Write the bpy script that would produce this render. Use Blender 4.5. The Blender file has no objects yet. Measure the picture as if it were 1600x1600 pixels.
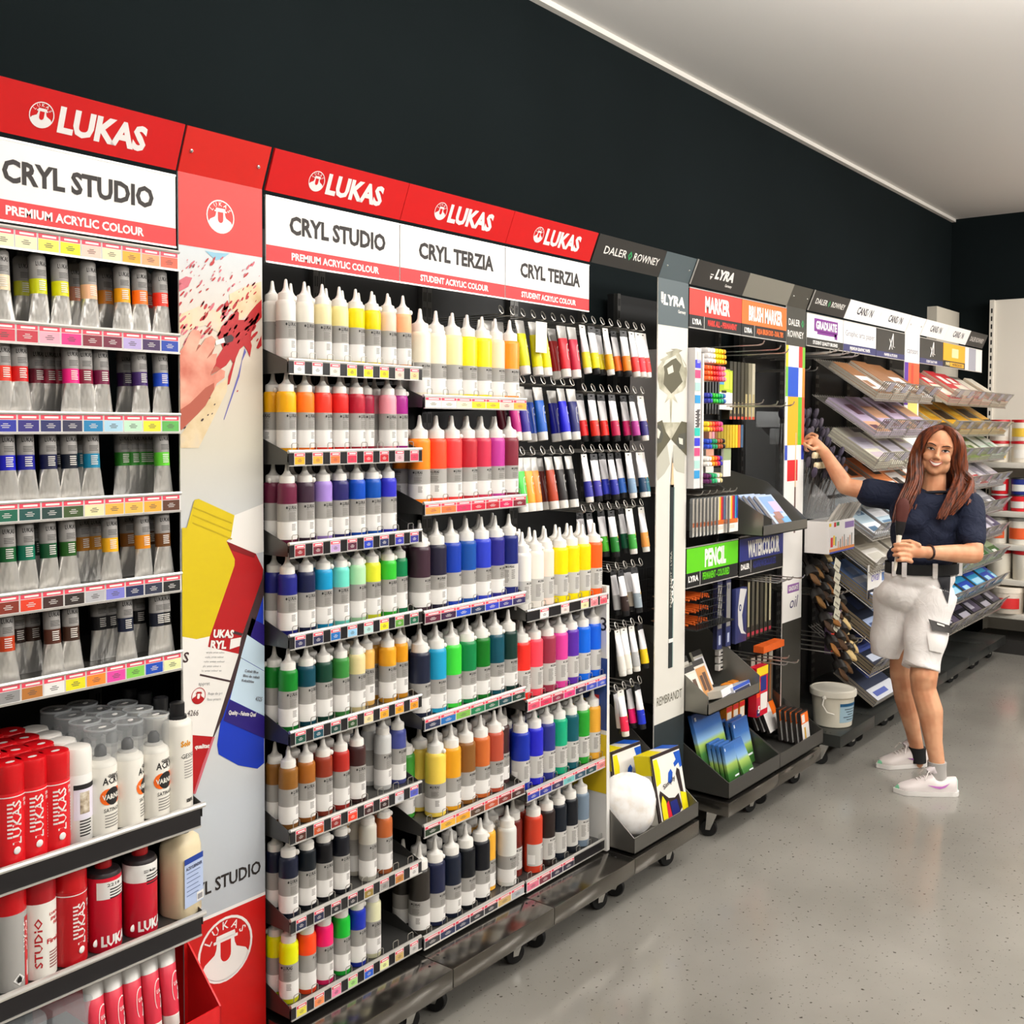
import bpy, bmesh, math, random
from mathutils import Vector, Matrix
from math import pi, sin, cos, radians as RAD
random.seed(7)
SC = bpy.context.scene
COL = SC.collection

# ---------------------------------------------------------------- camera, light, exposure
cd = bpy.data.cameras.new('camera')
cd.sensor_width = 36.0
cd.lens = 36.0 * 1639.2 / 1600
cd.shift_y = -(800 - 728.5) / 1600
cd.clip_start = 0.05
cam = bpy.data.objects.new('camera', cd)
COL.objects.link(cam)
_yaw, _pit, _rol = RAD(38.379), RAD(-2.249), RAD(0.2556)
_f = Vector((cos(_yaw) * cos(_pit), sin(_yaw) * cos(_pit), sin(_pit)))
_r = Vector((sin(_yaw), -cos(_yaw), 0)); _u = _r.cross(_f)
_r2, _u2 = _r * cos(_rol) + _u * sin(_rol), _u * cos(_rol) - _r * sin(_rol)
cam.matrix_world = Matrix(((_r2.x, _u2.x, -_f.x, 0), (_r2.y, _u2.y, -_f.y, 0), (_r2.z, _u2.z, -_f.z, 1.65), (0, 0, 0, 1)))
SC.camera = cam

SC.view_settings.view_transform = 'Standard'
SC.view_settings.look = 'None'
SC.view_settings.gamma = 1
SC.view_settings.use_curve_mapping = False
SC.view_settings.exposure = -1.25

w = bpy.data.worlds.new('world'); SC.world = w; w.use_nodes = True
w.node_tree.nodes['Background'].inputs[0].default_value = (1, .96, .9, 1)
w.node_tree.nodes['Background'].inputs[1].default_value = 0.05

def area(name, loc, sx, sy, power, col=(1, .965, .92), rot=(0, 0, 0)):
    l = bpy.data.lights.new(name, 'AREA'); l.shape = 'RECTANGLE'; l.size = sx; l.size_y = sy
    l.energy = power; l.color = col
    o = bpy.data.objects.new(name, l); o.location = loc; o.rotation_euler = rot; COL.objects.link(o)
    return o
# rows of ceiling lamps over the aisle
for i, x in enumerate((-0.4, 1.4, 3.2, 5.0, 6.8)):
    area('ceiling_lamp', (x, 0.3, 3.2), 1.3, 0.25, (22, 27, 40, 55, 80)[i])
for i, x in enumerate((-0.8, 1.2, 3.2, 5.2, 7.2)):
    area('ceiling_lamp', (x, -1.9, 2.9), 1.5, 0.4, (36, 46, 74, 118, 150)[i], rot=(RAD(62), 0, 0))
# unseen upward area lights, added to brighten the ceiling
for i, (x, y, p) in enumerate(((1.8, 0.2, 200), (2.9, 0.0, 200), (6.4, -0.9, 90))):
    area('ceiling_fill_light', (x, y, 2.45), 1.5, 0.5, p, rot=(pi, 0, 0))

# ---------------------------------------------------------------- materials
def lin(h):
    c = [int(h[i:i + 2], 16) / 255 for i in (0, 2, 4)]
    return tuple(x / 12.92 if x <= .04045 else ((x + .055) / 1.055) ** 2.4 for x in c) + (1,)
_M = {}
def M(h, r=.5, metal=0., spec=.5, coat=0., tr=0., em=0., al=1., ior=1.45):
    k = (h, r, metal, spec, coat, tr, em, al)
    if k in _M: return _M[k]
    m = bpy.data.materials.new('mat_' + h); m.use_nodes = True
    b = m.node_tree.nodes['Principled BSDF'].inputs
    b['Base Color'].default_value = lin(h); b['Roughness'].default_value = r; b['Metallic'].default_value = metal
    b['Specular IOR Level'].default_value = spec; b['Coat Weight'].default_value = coat
    b['Transmission Weight'].default_value = tr; b['Alpha'].default_value = al; b['IOR'].default_value = ior
    if em: b['Emission Color'].default_value = lin(h); b['Emission Strength'].default_value = em
    _M[k] = m
    return m
def nodes(m):
    nt = m.node_tree
    return nt, nt.nodes, nt.links, nt.nodes['Principled BSDF'].inputs
WHITE, BLACK, RED, REDH = M('f2efec', .45), M('141414', .5), M('e12f30', .45), M('c80f12', .4)
INK = M('241d1b', .6); DARKMET = M('3a3b3d', .35, .7); CHROME = M('c9c8c6', .22, 1.); WIRE = M('bdb9b2', .3, .8)
PLAST = M('2a2a2c', .4); CLEAR = M('ffffff', .05, 0, .5, 0, .95, 0, 1)
FILM = M('d4d8da', .1, 0, .6, 0, 0, 0, .17)

# ---------------------------------------------------------------- text cache
_T = {}
def text_geo(s, bold=0.0, res=2):
    k = (s, bold, res)
    if k not in _T:
        c = bpy.data.curves.new('t', 'FONT'); c.body = s; c.size = 1; c.offset = bold; c.resolution_u = res; c.fill_mode = 'FRONT'
        o = bpy.data.objects.new('t', c)
        me = bpy.data.meshes.new_from_object(o)
        vs = [(v.co.x, v.co.y) for v in me.vertices]; fs = [tuple(p.vertices) for p in me.polygons]
        bpy.data.objects.remove(o); bpy.data.meshes.remove(me); bpy.data.curves.remove(c)
        x0 = min((v[0] for v in vs), default=0); x1 = max((v[0] for v in vs), default=1)
        h = .682
        _T[k] = ([((a - x0) / h, b / h) for a, b in vs], fs, (x1 - x0) / h)
    return _T[k]

# ---------------------------------------------------------------- mesh builder
class MB:
    def __init__(s): s.v = []; s.f = []; s.m = []; s.t = None
    def add(s, vs, fs, m=0):
        b = len(s.v)
        s.v.extend([s.t @ Vector(p) for p in vs] if s.t else [Vector(p) for p in vs])
        for f in fs: s.f.append(tuple(b + i for i in f)); s.m.append(m)
        return s
    def box(s, x0, y0, z0, x1, y1, z1, m=0, bev=0):
        if bev <= 0:
            p = [(x, y, z) for x in (x0, x1) for y in (y0, y1) for z in (z0, z1)]
            return s.add(p, [(0, 1, 3, 2), (4, 6, 7, 5), (0, 4, 5, 1), (2, 3, 7, 6), (0, 2, 6, 4), (1, 5, 7, 3)], m)
        bm = bmesh.new(); bmesh.ops.create_cube(bm, size=1)
        for v in bm.verts: v.co = Vector(((x0 + x1) / 2 + v.co.x * (x1 - x0), (y0 + y1) / 2 + v.co.y * (y1 - y0), (z0 + z1) / 2 + v.co.z * (z1 - z0)))
        bmesh.ops.bevel(bm, geom=bm.edges[:], offset=bev, segments=2, affect='EDGES', profile=.5)
        bm.verts.index_update()
        s.add([v.co.copy() for v in bm.verts], [tuple(v.index for v in f.verts) for f in bm.faces], m); bm.free(); return s
    def poly(s, pts, m=0): return s.add(pts, [tuple(range(len(pts)))], m)
    def prism(s, pts, d, m=0):
        n = len(pts); d = Vector(d); a = [Vector(p) for p in pts]
        return s.add(a + [p + d for p in a], [tuple(range(n)), tuple(range(2 * n - 1, n - 1, -1))] + [(i, (i + 1) % n, n + (i + 1) % n, n + i) for i in range(n)], m)
    def lathe(s, prof, seg=20, c=(0, 0, 0), mats=None, m=0, cap=True, sx=1, sy=1, axis=None):
        vs = []; fs = []; ms = []
        for r, z in prof:
            for i in range(seg):
                a = 2 * pi * i / seg; vs.append((c[0] + r * sx * cos(a), c[1] + r * sy * sin(a), c[2] + z))
        for j in range(len(prof) - 1):
            for i in range(seg):
                fs.append((j * seg + i, j * seg + (i + 1) % seg, (j + 1) * seg + (i + 1) % seg, (j + 1) * seg + i)); ms.append(mats[j] if mats else m)
        if cap:
            if prof[0][0] > 1e-5: fs.append(tuple(range(seg - 1, -1, -1))); ms.append(mats[0] if mats else m)
            if prof[-1][0] > 1e-5: fs.append(tuple((len(prof) - 1) * seg + i for i in range(seg))); ms.append(mats[-1] if mats else m)
        b = len(s.v)
        s.v.extend([s.t @ Vector(p) for p in vs] if s.t else [Vector(p) for p in vs])
        for f, mm in zip(fs, ms): s.f.append(tuple(b + i for i in f)); s.m.append(mm)
        return s
    def tube(s, pts, r=.003, seg=6, m=0, cap=True):
        pts = [Vector(p) for p in pts]; n = len(pts); rs = r if isinstance(r, (list, tuple)) else [r] * n
        vs = []; fs = []; prev = None
        for i in range(n):
            d = (pts[min(i + 1, n - 1)] - pts[max(i - 1, 0)]).normalized()
            if prev is None:
                a = Vector((0, 0, 1)) if abs(d.z) < .9 else Vector((1, 0, 0)); u = d.cross(a).normalized()
            else: u = (prev - d * prev.dot(d)).normalized()
            prev = u; v = d.cross(u)
            for k in range(seg):
                t = 2 * pi * k / seg; vs.append(pts[i] + (u * cos(t) + v * sin(t)) * rs[i])
        for i in range(n - 1):
            for k in range(seg): fs.append((i * seg + k, i * seg + (k + 1) % seg, (i + 1) * seg + (k + 1) % seg, (i + 1) * seg + k))
        if cap: fs += [tuple(range(seg - 1, -1, -1)), tuple((n - 1) * seg + k for k in range(seg))]
        return s.add(vs, fs, m)
    def ball(s, c, r, m=0, seg=12, ring=8, sc=(1, 1, 1)):
        c = Vector(c); vs = [(0, 0, -1)]; fs = []
        for j in range(1, ring):
            p = -pi / 2 + pi * j / ring
            for i in range(seg): a = 2 * pi * i / seg; vs.append((cos(p) * cos(a), cos(p) * sin(a), sin(p)))
        vs.append((0, 0, 1)); n = len(vs)
        for i in range(seg): fs.append((0, 1 + (i + 1) % seg, 1 + i)); fs.append((n - 1, n - 1 - seg + i, n - 1 - seg + (i + 1) % seg))
        for j in range(ring - 2):
            for i in range(seg): b = 1 + j * seg; fs.append((b + i, b + (i + 1) % seg, b + seg + (i + 1) % seg, b + seg + i))
        return s.add([c + Vector((p[0] * r * sc[0], p[1] * r * sc[1], p[2] * r * sc[2])) for p in vs], fs, m)
    def grid(s, fn, nu, nv, m=0, closed=False):
        vs = [fn(i / nu, j / nv) for j in range(nv + 1) for i in range(nu + (0 if closed else 1))]
        w_ = nu if closed else nu + 1
        fs = [(j * w_ + i, j * w_ + (i + 1) % w_, (j + 1) * w_ + (i + 1) % w_, (j + 1) * w_ + i) for j in range(nv) for i in range(nu)]
        return s.add(vs, fs, m)
    def text(s, t, o, u, v, h, m=0, w=None, bold=0., al='c', shear=0., map=None, res=2):
        vs, fs, tw = text_geo(t, bold, res)
        kx = h if w is None else w / tw; W = tw * kx; dx = {'c': -W / 2, 'l': 0, 'r': -W}[al]
        if map: return s.add([map(a * kx + dx + shear * b * h, b * h) for a, b in vs], fs, m)
        o = Vector(o); u = Vector(u); v = Vector(v)
        return s.add([o + u * (a * kx + dx + shear * b * h) + v * (b * h) for a, b in vs], fs, m)
    def build(s, name, mats, parent=None, sharp=.7, flat=False):
        me = bpy.data.meshes.new(name)
        me.from_pydata([tuple(p) for p in s.v], [], s.f)
        for mt in (mats if isinstance(mats, (list, tuple)) else [mats]): me.materials.append(mt)
        me.polygons.foreach_set('material_index', s.m)
        bm = bmesh.new(); bm.from_mesh(me)
        if len(bm.faces): bmesh.ops.recalc_face_normals(bm, faces=bm.faces)
        bm.to_mesh(me); bm.free()
        if not flat:
            me.polygons.foreach_set('use_smooth', [True] * len(me.polygons)); me.set_sharp_from_angle(angle=sharp)
        me.update()
        o = bpy.data.objects.new(name, me); COL.objects.link(o)
        if parent: o.parent = parent
        return o

def tag(o, label=None, cat=None, group=None, kind=None):
    for k, v_ in (('label', label), ('category', cat), ('group', group), ('kind', kind)):
        if v_: o[k] = v_
    return o
def thing(name, label, cat, loc=(0, 0, 0), rz=0., group=None):
    o = bpy.data.objects.new(name, None); COL.objects.link(o); o.location = loc; o.rotation_euler = (0, 0, rz); o.empty_display_size = .05
    return tag(o, label, cat, group)
_KIDS = {}
def dup(root, loc=None, rot=None, label=None, group=None, cat=None, parent=None):
    r = root.copy(); COL.objects.link(r)
    if loc is not None: r.location = loc
    if rot is not None: r.rotation_euler = rot
    if parent: r.parent = parent
    tag(r, label, cat, group)
    for ch in root.children:
        c = ch.copy(); COL.objects.link(c); c.parent = r
        for g in ch.children: d = g.copy(); COL.objects.link(d); d.parent = c
    return r
def paint(o, i, m):
    o.material_slots[i].link = 'OBJECT'; o.material_slots[i].material = m
def kid(o, stem):
    for c in o.children:
        if c.name.split('.')[0] == stem: return c
def hide_proto(o):
    for c in list(o.children):
        for g in list(c.children): bpy.data.objects.remove(g)
        bpy.data.objects.remove(c)
    bpy.data.objects.remove(o)
ORD = ['first', 'second', 'third', 'fourth', 'fifth', 'sixth', 'seventh', 'eighth', 'ninth', 'tenth', 'eleventh', 'twelfth', 'thirteenth', 'fourteenth', 'fifteenth', 'sixteenth', 'seventeenth', 'eighteenth', 'nineteenth', 'twentieth']
X_, Y_, Z_ = Vector((1, 0, 0)), Vector((0, 1, 0)), Vector((0, 0, 1))

_R3 = cam.matrix_world.to_3x3()
def at(px, py, X=None, Y=None, Z=None):
    d = _R3 @ Vector(((px - 800) / 1639.2, -(py - 728.5) / 1639.2, -1))
    o = Vector((0, 0, 1.65)); t = X / d.x if X is not None else Y / d.y if Y is not None else (Z - 1.65) / d.z
    return o + d * t
def dep(px, py, D):
    return Vector((0, 0, 1.65)) + _R3 @ Vector(((px - 800) / 1639.2, -(py - 728.5) / 1639.2, -1)) * D
# ---------------------------------------------------------------- room shell
def struct(name, mb, mats, **k): return tag(mb.build(name, mats, **k), kind='structure')
XE, YW, ZC = 8.70, 2.47, 3.285
mfl = M('8a877f', .3, 0, .5); nt, nd, lk, b = nodes(mfl)
tc = nd.new('ShaderNodeTexCoord')
n1 = nd.new('ShaderNodeTexNoise'); n1.inputs['Scale'].default_value = 1.1; n1.inputs['Detail'].default_value = 5
n2 = nd.new('ShaderNodeTexNoise'); n2.inputs['Scale'].default_value = 75; n2.inputs['Detail'].default_value = 2
r1 = nd.new('ShaderNodeValToRGB'); r1.color_ramp.elements[0].position = .3; r1.color_ramp.elements[0].color = lin('76736c'); r1.color_ramp.elements[1].position = .7; r1.color_ramp.elements[1].color = lin('8f8c85')
r2 = nd.new('ShaderNodeValToRGB'); r2.color_ramp.elements[0].position = .285; r2.color_ramp.elements[0].color = (.22, .2, .18, 1); r2.color_ramp.elements[1].position = .34; r2.color_ramp.elements[1].color = (1, 1, 1, 1)
mx = nd.new('ShaderNodeMixRGB'); mx.blend_type = 'MULTIPLY'; mx.inputs[0].default_value = 1
for a_ in (n1, n2): lk.new(tc.outputs['Object'], a_.inputs['Vector'])
lk.new(n1.outputs[0], r1.inputs[0]); lk.new(n2.outputs[0], r2.inputs[0]); lk.new(r1.outputs[0], mx.inputs[1]); lk.new(r2.outputs[0], mx.inputs[2]); lk.new(mx.outputs[0], b['Base Color'])
r3 = nd.new('ShaderNodeMapRange'); r3.inputs['From Min'].default_value = .3; r3.inputs['From Max'].default_value = .7; r3.inputs['To Min'].default_value = .10; r3.inputs['To Max'].default_value = .24
lk.new(n1.outputs[0], r3.inputs[0]); lk.new(r3.outputs[0], b['Roughness'])
bp_ = nd.new('ShaderNodeBump'); bp_.inputs['Strength'].default_value = .06; bp_.inputs['Distance'].default_value = .01
n4 = nd.new('ShaderNodeTexNoise'); n4.inputs['Scale'].default_value = 6; lk.new(tc.outputs['Object'], n4.inputs['Vector']); lk.new(n4.outputs[0], bp_.inputs['Height']); lk.new(bp_.outputs[0], b['Normal'])
struct('floor', MB().box(-3, -4, -.1, XE, YW, 0), mfl)
mwl = M('24292a', .85, 0, .08); nt, nd, lk, b = nodes(mwl)
tc = nd.new('ShaderNodeTexCoord'); n1 = nd.new('ShaderNodeTexNoise'); n1.inputs['Scale'].default_value = 1.5
r1 = nd.new('ShaderNodeValToRGB'); r1.color_ramp.elements[0].color = lin('0f1516'); r1.color_ramp.elements[1].color = lin('171e20')
lk.new(tc.outputs['Object'], n1.inputs['Vector']); lk.new(n1.outputs[0], r1.inputs[0]); lk.new(r1.outputs[0], b['Base Color'])
struct('wall_back', MB().box(-3, YW, 0, XE + .1, YW + .1, ZC), mwl)
struct('wall_end', MB().box(XE, -4, 0, XE + .1, YW, ZC), mwl)
struct('wall_front', MB().box(-3, -4.1, 0, XE + .1, -4, ZC), M('d8d4cc', .8))
struct('wall_left', MB().box(-3.1, -4.1, 0, -3, YW + .1, ZC), M('d8d4cc', .8))
struct('ceiling', MB().box(-3.1, -4.1, ZC, XE + .1, YW + .1, ZC + .1), M('e4e2de', .85))
# pale bead between the dark wall and the ceiling
struct('trim_1', MB().box(-3, YW - .03, ZC - .022, XE, YW, ZC), M('e6e2da', .7))
# ---------------------------------------------------------------- bottle bays: gondolas
STEEL = M('7d7973', .16, .95); STEELD = M('5a5957', .34, .7); BACKP = M('1b1c1d', .5, .2); SLOT = M('060606', .8)
LIP = M('d2cfca', .28, .6); SMOKE = M('1f1d1f', .3); RUB = M('0c0c0c', .6)
BX = [0.918, 1.385, 1.622, 2.09, 2.556, 3.021, 3.475, 3.711, 4.18, 4.645]
def caster(parent, x, y, ztop, steel=CHROME, rz=.4):
    c = MB(); c.t = Matrix.Translation((x, y, 0)) @ Matrix.Rotation(rz, 4, 'Z')
    c.box(-.028, -.028, ztop - .006, .028, .028, ztop).prism([(-.02, .024, ztop - .006), (-.02, -.02, ztop - .006), (-.02, .012, .03), (-.02, .03, .03)], (.003, 0, 0)).prism([(.017, .024, ztop - .006), (.017, -.02, ztop - .006), (.017, .012, .03), (.017, .03, .03)], (.003, 0, 0))
    o = c.build('caster', steel, parent)
    w_ = MB(); w_.t = Matrix.Translation((x, y, 0)) @ Matrix.Rotation(rz, 4, 'Z') @ Matrix.Translation((0, .018, .0342)) @ Matrix.Rotation(pi / 2, 4, 'Y')
    w_.lathe([(.012, -.012), (.030, -.012), (.034, -.007), (.034, .007), (.030, .012), (.012, .012)], 20)
    w_.build('wheel', RUB, o)
def gondola(label, x0, x1, yf=1.85, zt=.176, zb=.12, zh=2.2, steel=STEEL, casters=(.12, .88), back=BACKP):
    t = thing('gondola_shelving', label, 'shop shelf', ((x0 + x1) / 2, 2.15, 0), 0, 'gondola units along the dark wall')
    t0 = -(x0 + x1) / 2
    w_ = (x1 - x0) / 2
    m = MB().box(-w_ + .001, yf - 2.15, zb, w_ - .001, .29, zt, 0, .002)
    for sx in (-w_ + .03, w_ - .03):
        for dy in (.05, .075): m.lathe([(.004, 0), (.004, .0006)], 10, (sx, yf - 2.15 + dy + .01, zt), m=1)
    m.build('base', [steel, SLOT], t)
    b = MB().box(-w_, .255, zt, w_, .285, zh, 0)
    b.build('back_panel', back, t)
    for sx in (-w_ + .012, w_ - .012):
        u = MB().box(sx - .011, .235, zt, sx + .011, .256, zh, 0)
        for k in range(int((zh - zt) / .05)):
            z = zt + .03 + k * .05
            for q in (-.005, .003): u.box(sx + q, .2342, z, sx + q + .003, .2352, z + .03, 1)
        u.build('upright', [STEELD, SLOT], t)
    for c in casters: caster(t, -w_ + c * 2 * w_, yf - 2.15 + .095, zb, rz=.3 + c)
    return t
# price card, centred, facing -Y
def card_mesh(w_, h, border=.0012):
    m = MB().box(-w_ / 2, 0, -h / 2, w_ / 2, .0008, h / 2, 0)
    y = -.0003
    q = lambda a, b_, c, d, i: m.poly([(a, y, c), (b_, y, c), (b_, y, d), (a, y, d)], i)
    q(-w_ / 2 + border, w_ / 2 - border, h * .2, h / 2 - border, 1)
    q(-w_ / 2 + border, w_ / 2 - border, -h / 2 + border, h * .17, 2)
    y = -.0006
    q(-w_ * .3, w_ * .35, h * .27, h * .38, 0)
    for k, ww in enumerate((.16, .3, .22)): q(-w_ * ww * .7, w_ * ww * .7, -h * (.06 + .1 * k), -h * (.02 + .1 * k), 3)
    return m
PR_RED, PR_INK = M('e0455a', .5), M('55504c', .6)
_cards = {}
def card(parent, loc, w_, h, col, dark=False):
    k = (round(w_, 4), round(h, 4))
    if k not in _cards:
        _cards[k] = card_mesh(w_, h).build('price_card', [WHITE, PR_RED, WHITE, PR_INK])
        o = _cards[k]
    else:
        o = _cards[k].copy(); COL.objects.link(o)
    o.parent = parent; o.location = loc; paint(o, 2, M(col, .5))
    if dark: paint(o, 3, M('d8d4d0', .6))
    return o
def lum(h): return sum(int(h[i:i + 2], 16) for i in (0, 2, 4))
_wire = None
def shelf(t, z, w_, yf, depth, cards, cw, ch, nslot, cont=False, h=.036, back=True):
    """z: top of the front lip; coordinates local to thing t (its origin lies at y 2.15)."""
    global _wire
    y0 = yf - 2.15; y1 = y0 + depth
    m = MB().box(-w_ + .004, y0 + .004, z - .014, w_ - .004, y1, z - .008, 0)
    for sx in (-w_ + .003, w_ - .004): m.prism([(sx, y0 + .006, z - .004), (sx, y0 + .006, z - .034), (sx, y1, z - .04), (sx, y1, z + .03), (sx, y0 + .10, z + .028)], (.0012, 0, 0), 0)
    s_ = m.build('shelf', STEELD, t)
    l = MB().tube([(-w_ + .003, y0 + .002, z - .003), (w_ - .003, y0 + .002, z - .003)], .0045, 8, 0)
    l.box(-w_ + .003, y0 - .0005, z - h, w_ - .003, y0 + .0015, z - .004, 1)
    l.box(-w_ + .003, y0 - .003, z - h - .002, w_ - .003, y0 + .0015, z - h + .0005, 0)
    l.build('price_rail', [LIP, SMOKE], s_)
    n = len(cards); p = 2 * (w_ - .006) / n if n else 0
    for i, c in enumerate(cards):
        if c: card(s_, (-w_ + .006 + p * (i + .5), y0 - .0018, z - .0205), p - .0008 if cont else cw, ch, c, lum(c) < 330)
    for x in nslot:
        if _wire is None:
            _wire = MB().tube([(-.010, 0, 0), (-.010, 0, .024), (-.007, 0, .027), (.007, 0, .027), (.010, 0, .024), (.010, 0, 0)], .0011, 5).build('wire_divider', WIRE, s_); o = _wire
        else: o = _wire.copy(); COL.objects.link(o); o.parent = s_
        o.location = (x, y0 + .0085, z - .010)
    return s_
# ---------------------------------------------------------------- paint bottles
PW = M('f1ede6', .35, 0, .5); GRY = M('a09d98', .5); GRYL = M('c6c3be', .5); LBW = M('efece8', .5); TXT = M('1c1a1a', .6)
def cyl(r, off=0.): return lambda a, z: (r * sin((a + off) / r), -r * cos((a + off) / r), z)
def sleeve(m, r, z0, z1, mi, a0=-pi, a1=pi, n=24):
    m.grid(lambda u, v: (r * sin(a0 + (a1 - a0) * u), -r * cos(a0 + (a1 - a0) * u), z0 + (z1 - z0) * v), n, 1, mi, closed=(a1 - a0 > 6.28))
def lines(m, r, z, n, dz, w_, mi, x=0.):
    for k in range(n):
        a0 = (x - w_ / 2) / r; a1 = (x + w_ / 2 * (1 - .25 * (k % 3 == 2))) / r; zz = z - k * dz
        m.grid(lambda u, v: (r * sin(a0 + (a1 - a0) * u), -r * cos(a0 + (a1 - a0) * u), zz + dz * .45 * v), 4, 1, mi)
def bottle_proto(kind):
    t = thing('paint_bottle', 'paint bottle', 'paint bottle')
    if kind == 's': R, zs, zc, zn = .0238, .150, .167, .200
    else: R, zs, zc, zn = .0305, .182, .205, .246
    MB().lathe([(R * .9, 0), (R, .003), (R, zs - .012), (R * .97, zs - .006), (R * .86, zs - .0015), (R * .6, zs)], 24).build('body', M('ffffff', .32), t)
    l = MB()
    if kind == 's':
        sleeve(l, R + .0003, .013, .056, 1); sleeve(l, R + .0003, .056, .099, 0)
        l.text('LUKAS', (0,) * 3, 0, 0, .0085, 2, .0225, .03, map=lambda a, b: cyl(R + .0006)(a + .003, .0865 + b), res=1)
        l.ball((*cyl(R + .0003)(-.0125, 0)[:2], .0905), .0032, 2, 8, 5, (1, .3, 1))
        l.text('CRYL STUDIO', (0,) * 3, 0, 0, .0026, 2, .024, map=lambda a, b: cyl(R + .0006)(a + .002, .0818 + b), res=1)
        lines(l, R + .0006, .078, 8, .0026, .019, 3, .001); lines(l, R + .0006, .049, 5, .0034, .012, 3, .005)
    elif kind == 't':
        sleeve(l, R + .0003, .014, .055, 1); sleeve(l, R + .0003, .055, .096, 0)
        l.text('LUKAS', (0,) * 3, 0, 0, .0068, 2, .021, .03, map=lambda a, b: cyl(R + .0006)(a + .004, .084 + b), res=1)
        l.ball((*cyl(R + .0003)(-.0105, 0)[:2], .0872), .003, 2, 8, 5, (1, .3, 1))
        l.text('CRYL TERZIA', (0,) * 3, 0, 0, .0024, 2, .022, map=lambda a, b: cyl(R + .0006)(a + .002, .0792 + b), res=1)
        lines(l, R + .0006, .074, 6, .0028, .022, 3, .001); lines(l, R + .0006, .047, 5, .0036, .012, 3, .008)
    else:
        sleeve(l, R + .0003, .024, .094, 4, -2.2, 1.35)
        l.text('LUKAS', (0,) * 3, 0, 0, .0066, 2, .021, .03, map=lambda a, b: cyl(R + .0006)(a + .006, .083 + b), res=1)
        l.ball((*cyl(R + .0003)(-.0085, 0)[:2], .086), .003, 2, 8, 5, (1, .3, 1))
        lines(l, R + .0006, .074, 9, .0045, .017, 3, -.010); lines(l, R + .0006, .074, 5, .006, .012, 3, .013)
        sleeve(l, R + .0005, .03, .06, 1, -2.1, -1.3, 4)
    l.build('label', [GRY, LBW, TXT, M('75716c', .6), GRYL], t)
    c = MB().lathe([(R * .78, zs - .001), (R * .78, zc - .005), (R * .74, zc - .001), (R * .5, zc + .002), (R * .36, zc + .006), (R * .25, zc + .012), (R * .14, zn - .002), (R * .07, zn)], 20)
    c.build('nozzle_cap', PW, t)
    d = MB().ball((R * .82, -R * .35, zs + .004), .0062, 0, 10, 6, (1, 1, 1.15)).tube([(R * .7, -R * .3, zs + .006), (R * .5, -R * .2, zs + .012), (0, 0, zc + .006)], .0012, 5)
    d.build('tip_cap', PW, t)
    return t
PROTO = {k: bottle_proto(k) for k in 'stu'}
def put_bottle(kind, x, y, z, col, label, group, rz=0., tip=None):
    o = dup(PROTO[kind], (x, y, z), (0, 0, rz), label, group)
    for c in list(o.children):
        st = c.name.split('.')[0]
        if st == 'body': paint(c, 0, M(col, .3, 0, .5))
        if st == 'tip_cap' and not (tip if tip is not None else random.random() < .45): bpy.data.objects.remove(c)
    return o
def row(kind, x0, pitch, z, yf, spec, bay, shelfno, backs=True, rr=.03):
    R = .0238 if kind == 's' else .0305
    k = 0
    for i, e in enumerate(spec.split(',')):
        e = e.strip()
        if not e: continue
        col, nm, *opt = e.split(':'); opt = dict(p.split('=') for p in opt)
        dy = float(opt.get('y', 0)) ; dx = float(opt.get('x', 0)); rz = float(opt.get('r', random.uniform(-.25, .25)))
        x = x0 + pitch * (i + .5) + dx + random.uniform(-.001, .001)
        k += 1
        put_bottle(opt.get('k', kind), x, yf + .014 + R + dy + random.uniform(0, .003), z - .0075, col, f'{nm} paint bottle, {ORD[k-1]} on the {shelfno} shelf of {bay}', f'front bottles of {bay}', rz)
        if backs and 'b' not in opt:
            b_ = put_bottle(kind, x + .001, yf + .016 + 3 * R + .004 + dy, z - .0075, col, f'bottle behind the {nm} one, {shelfno} shelf, {bay}', f'rear bottles of {bay}', random.uniform(-3, 3), True)
YF = 1.965
g2 = gondola('left bottle bay, steel base under eight shelves of small paint bottles', BX[2], BX[3])
g3 = gondola('middle bottle bay, steel base under six shelves of tall paint bottles', BX[3], BX[4])
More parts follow.
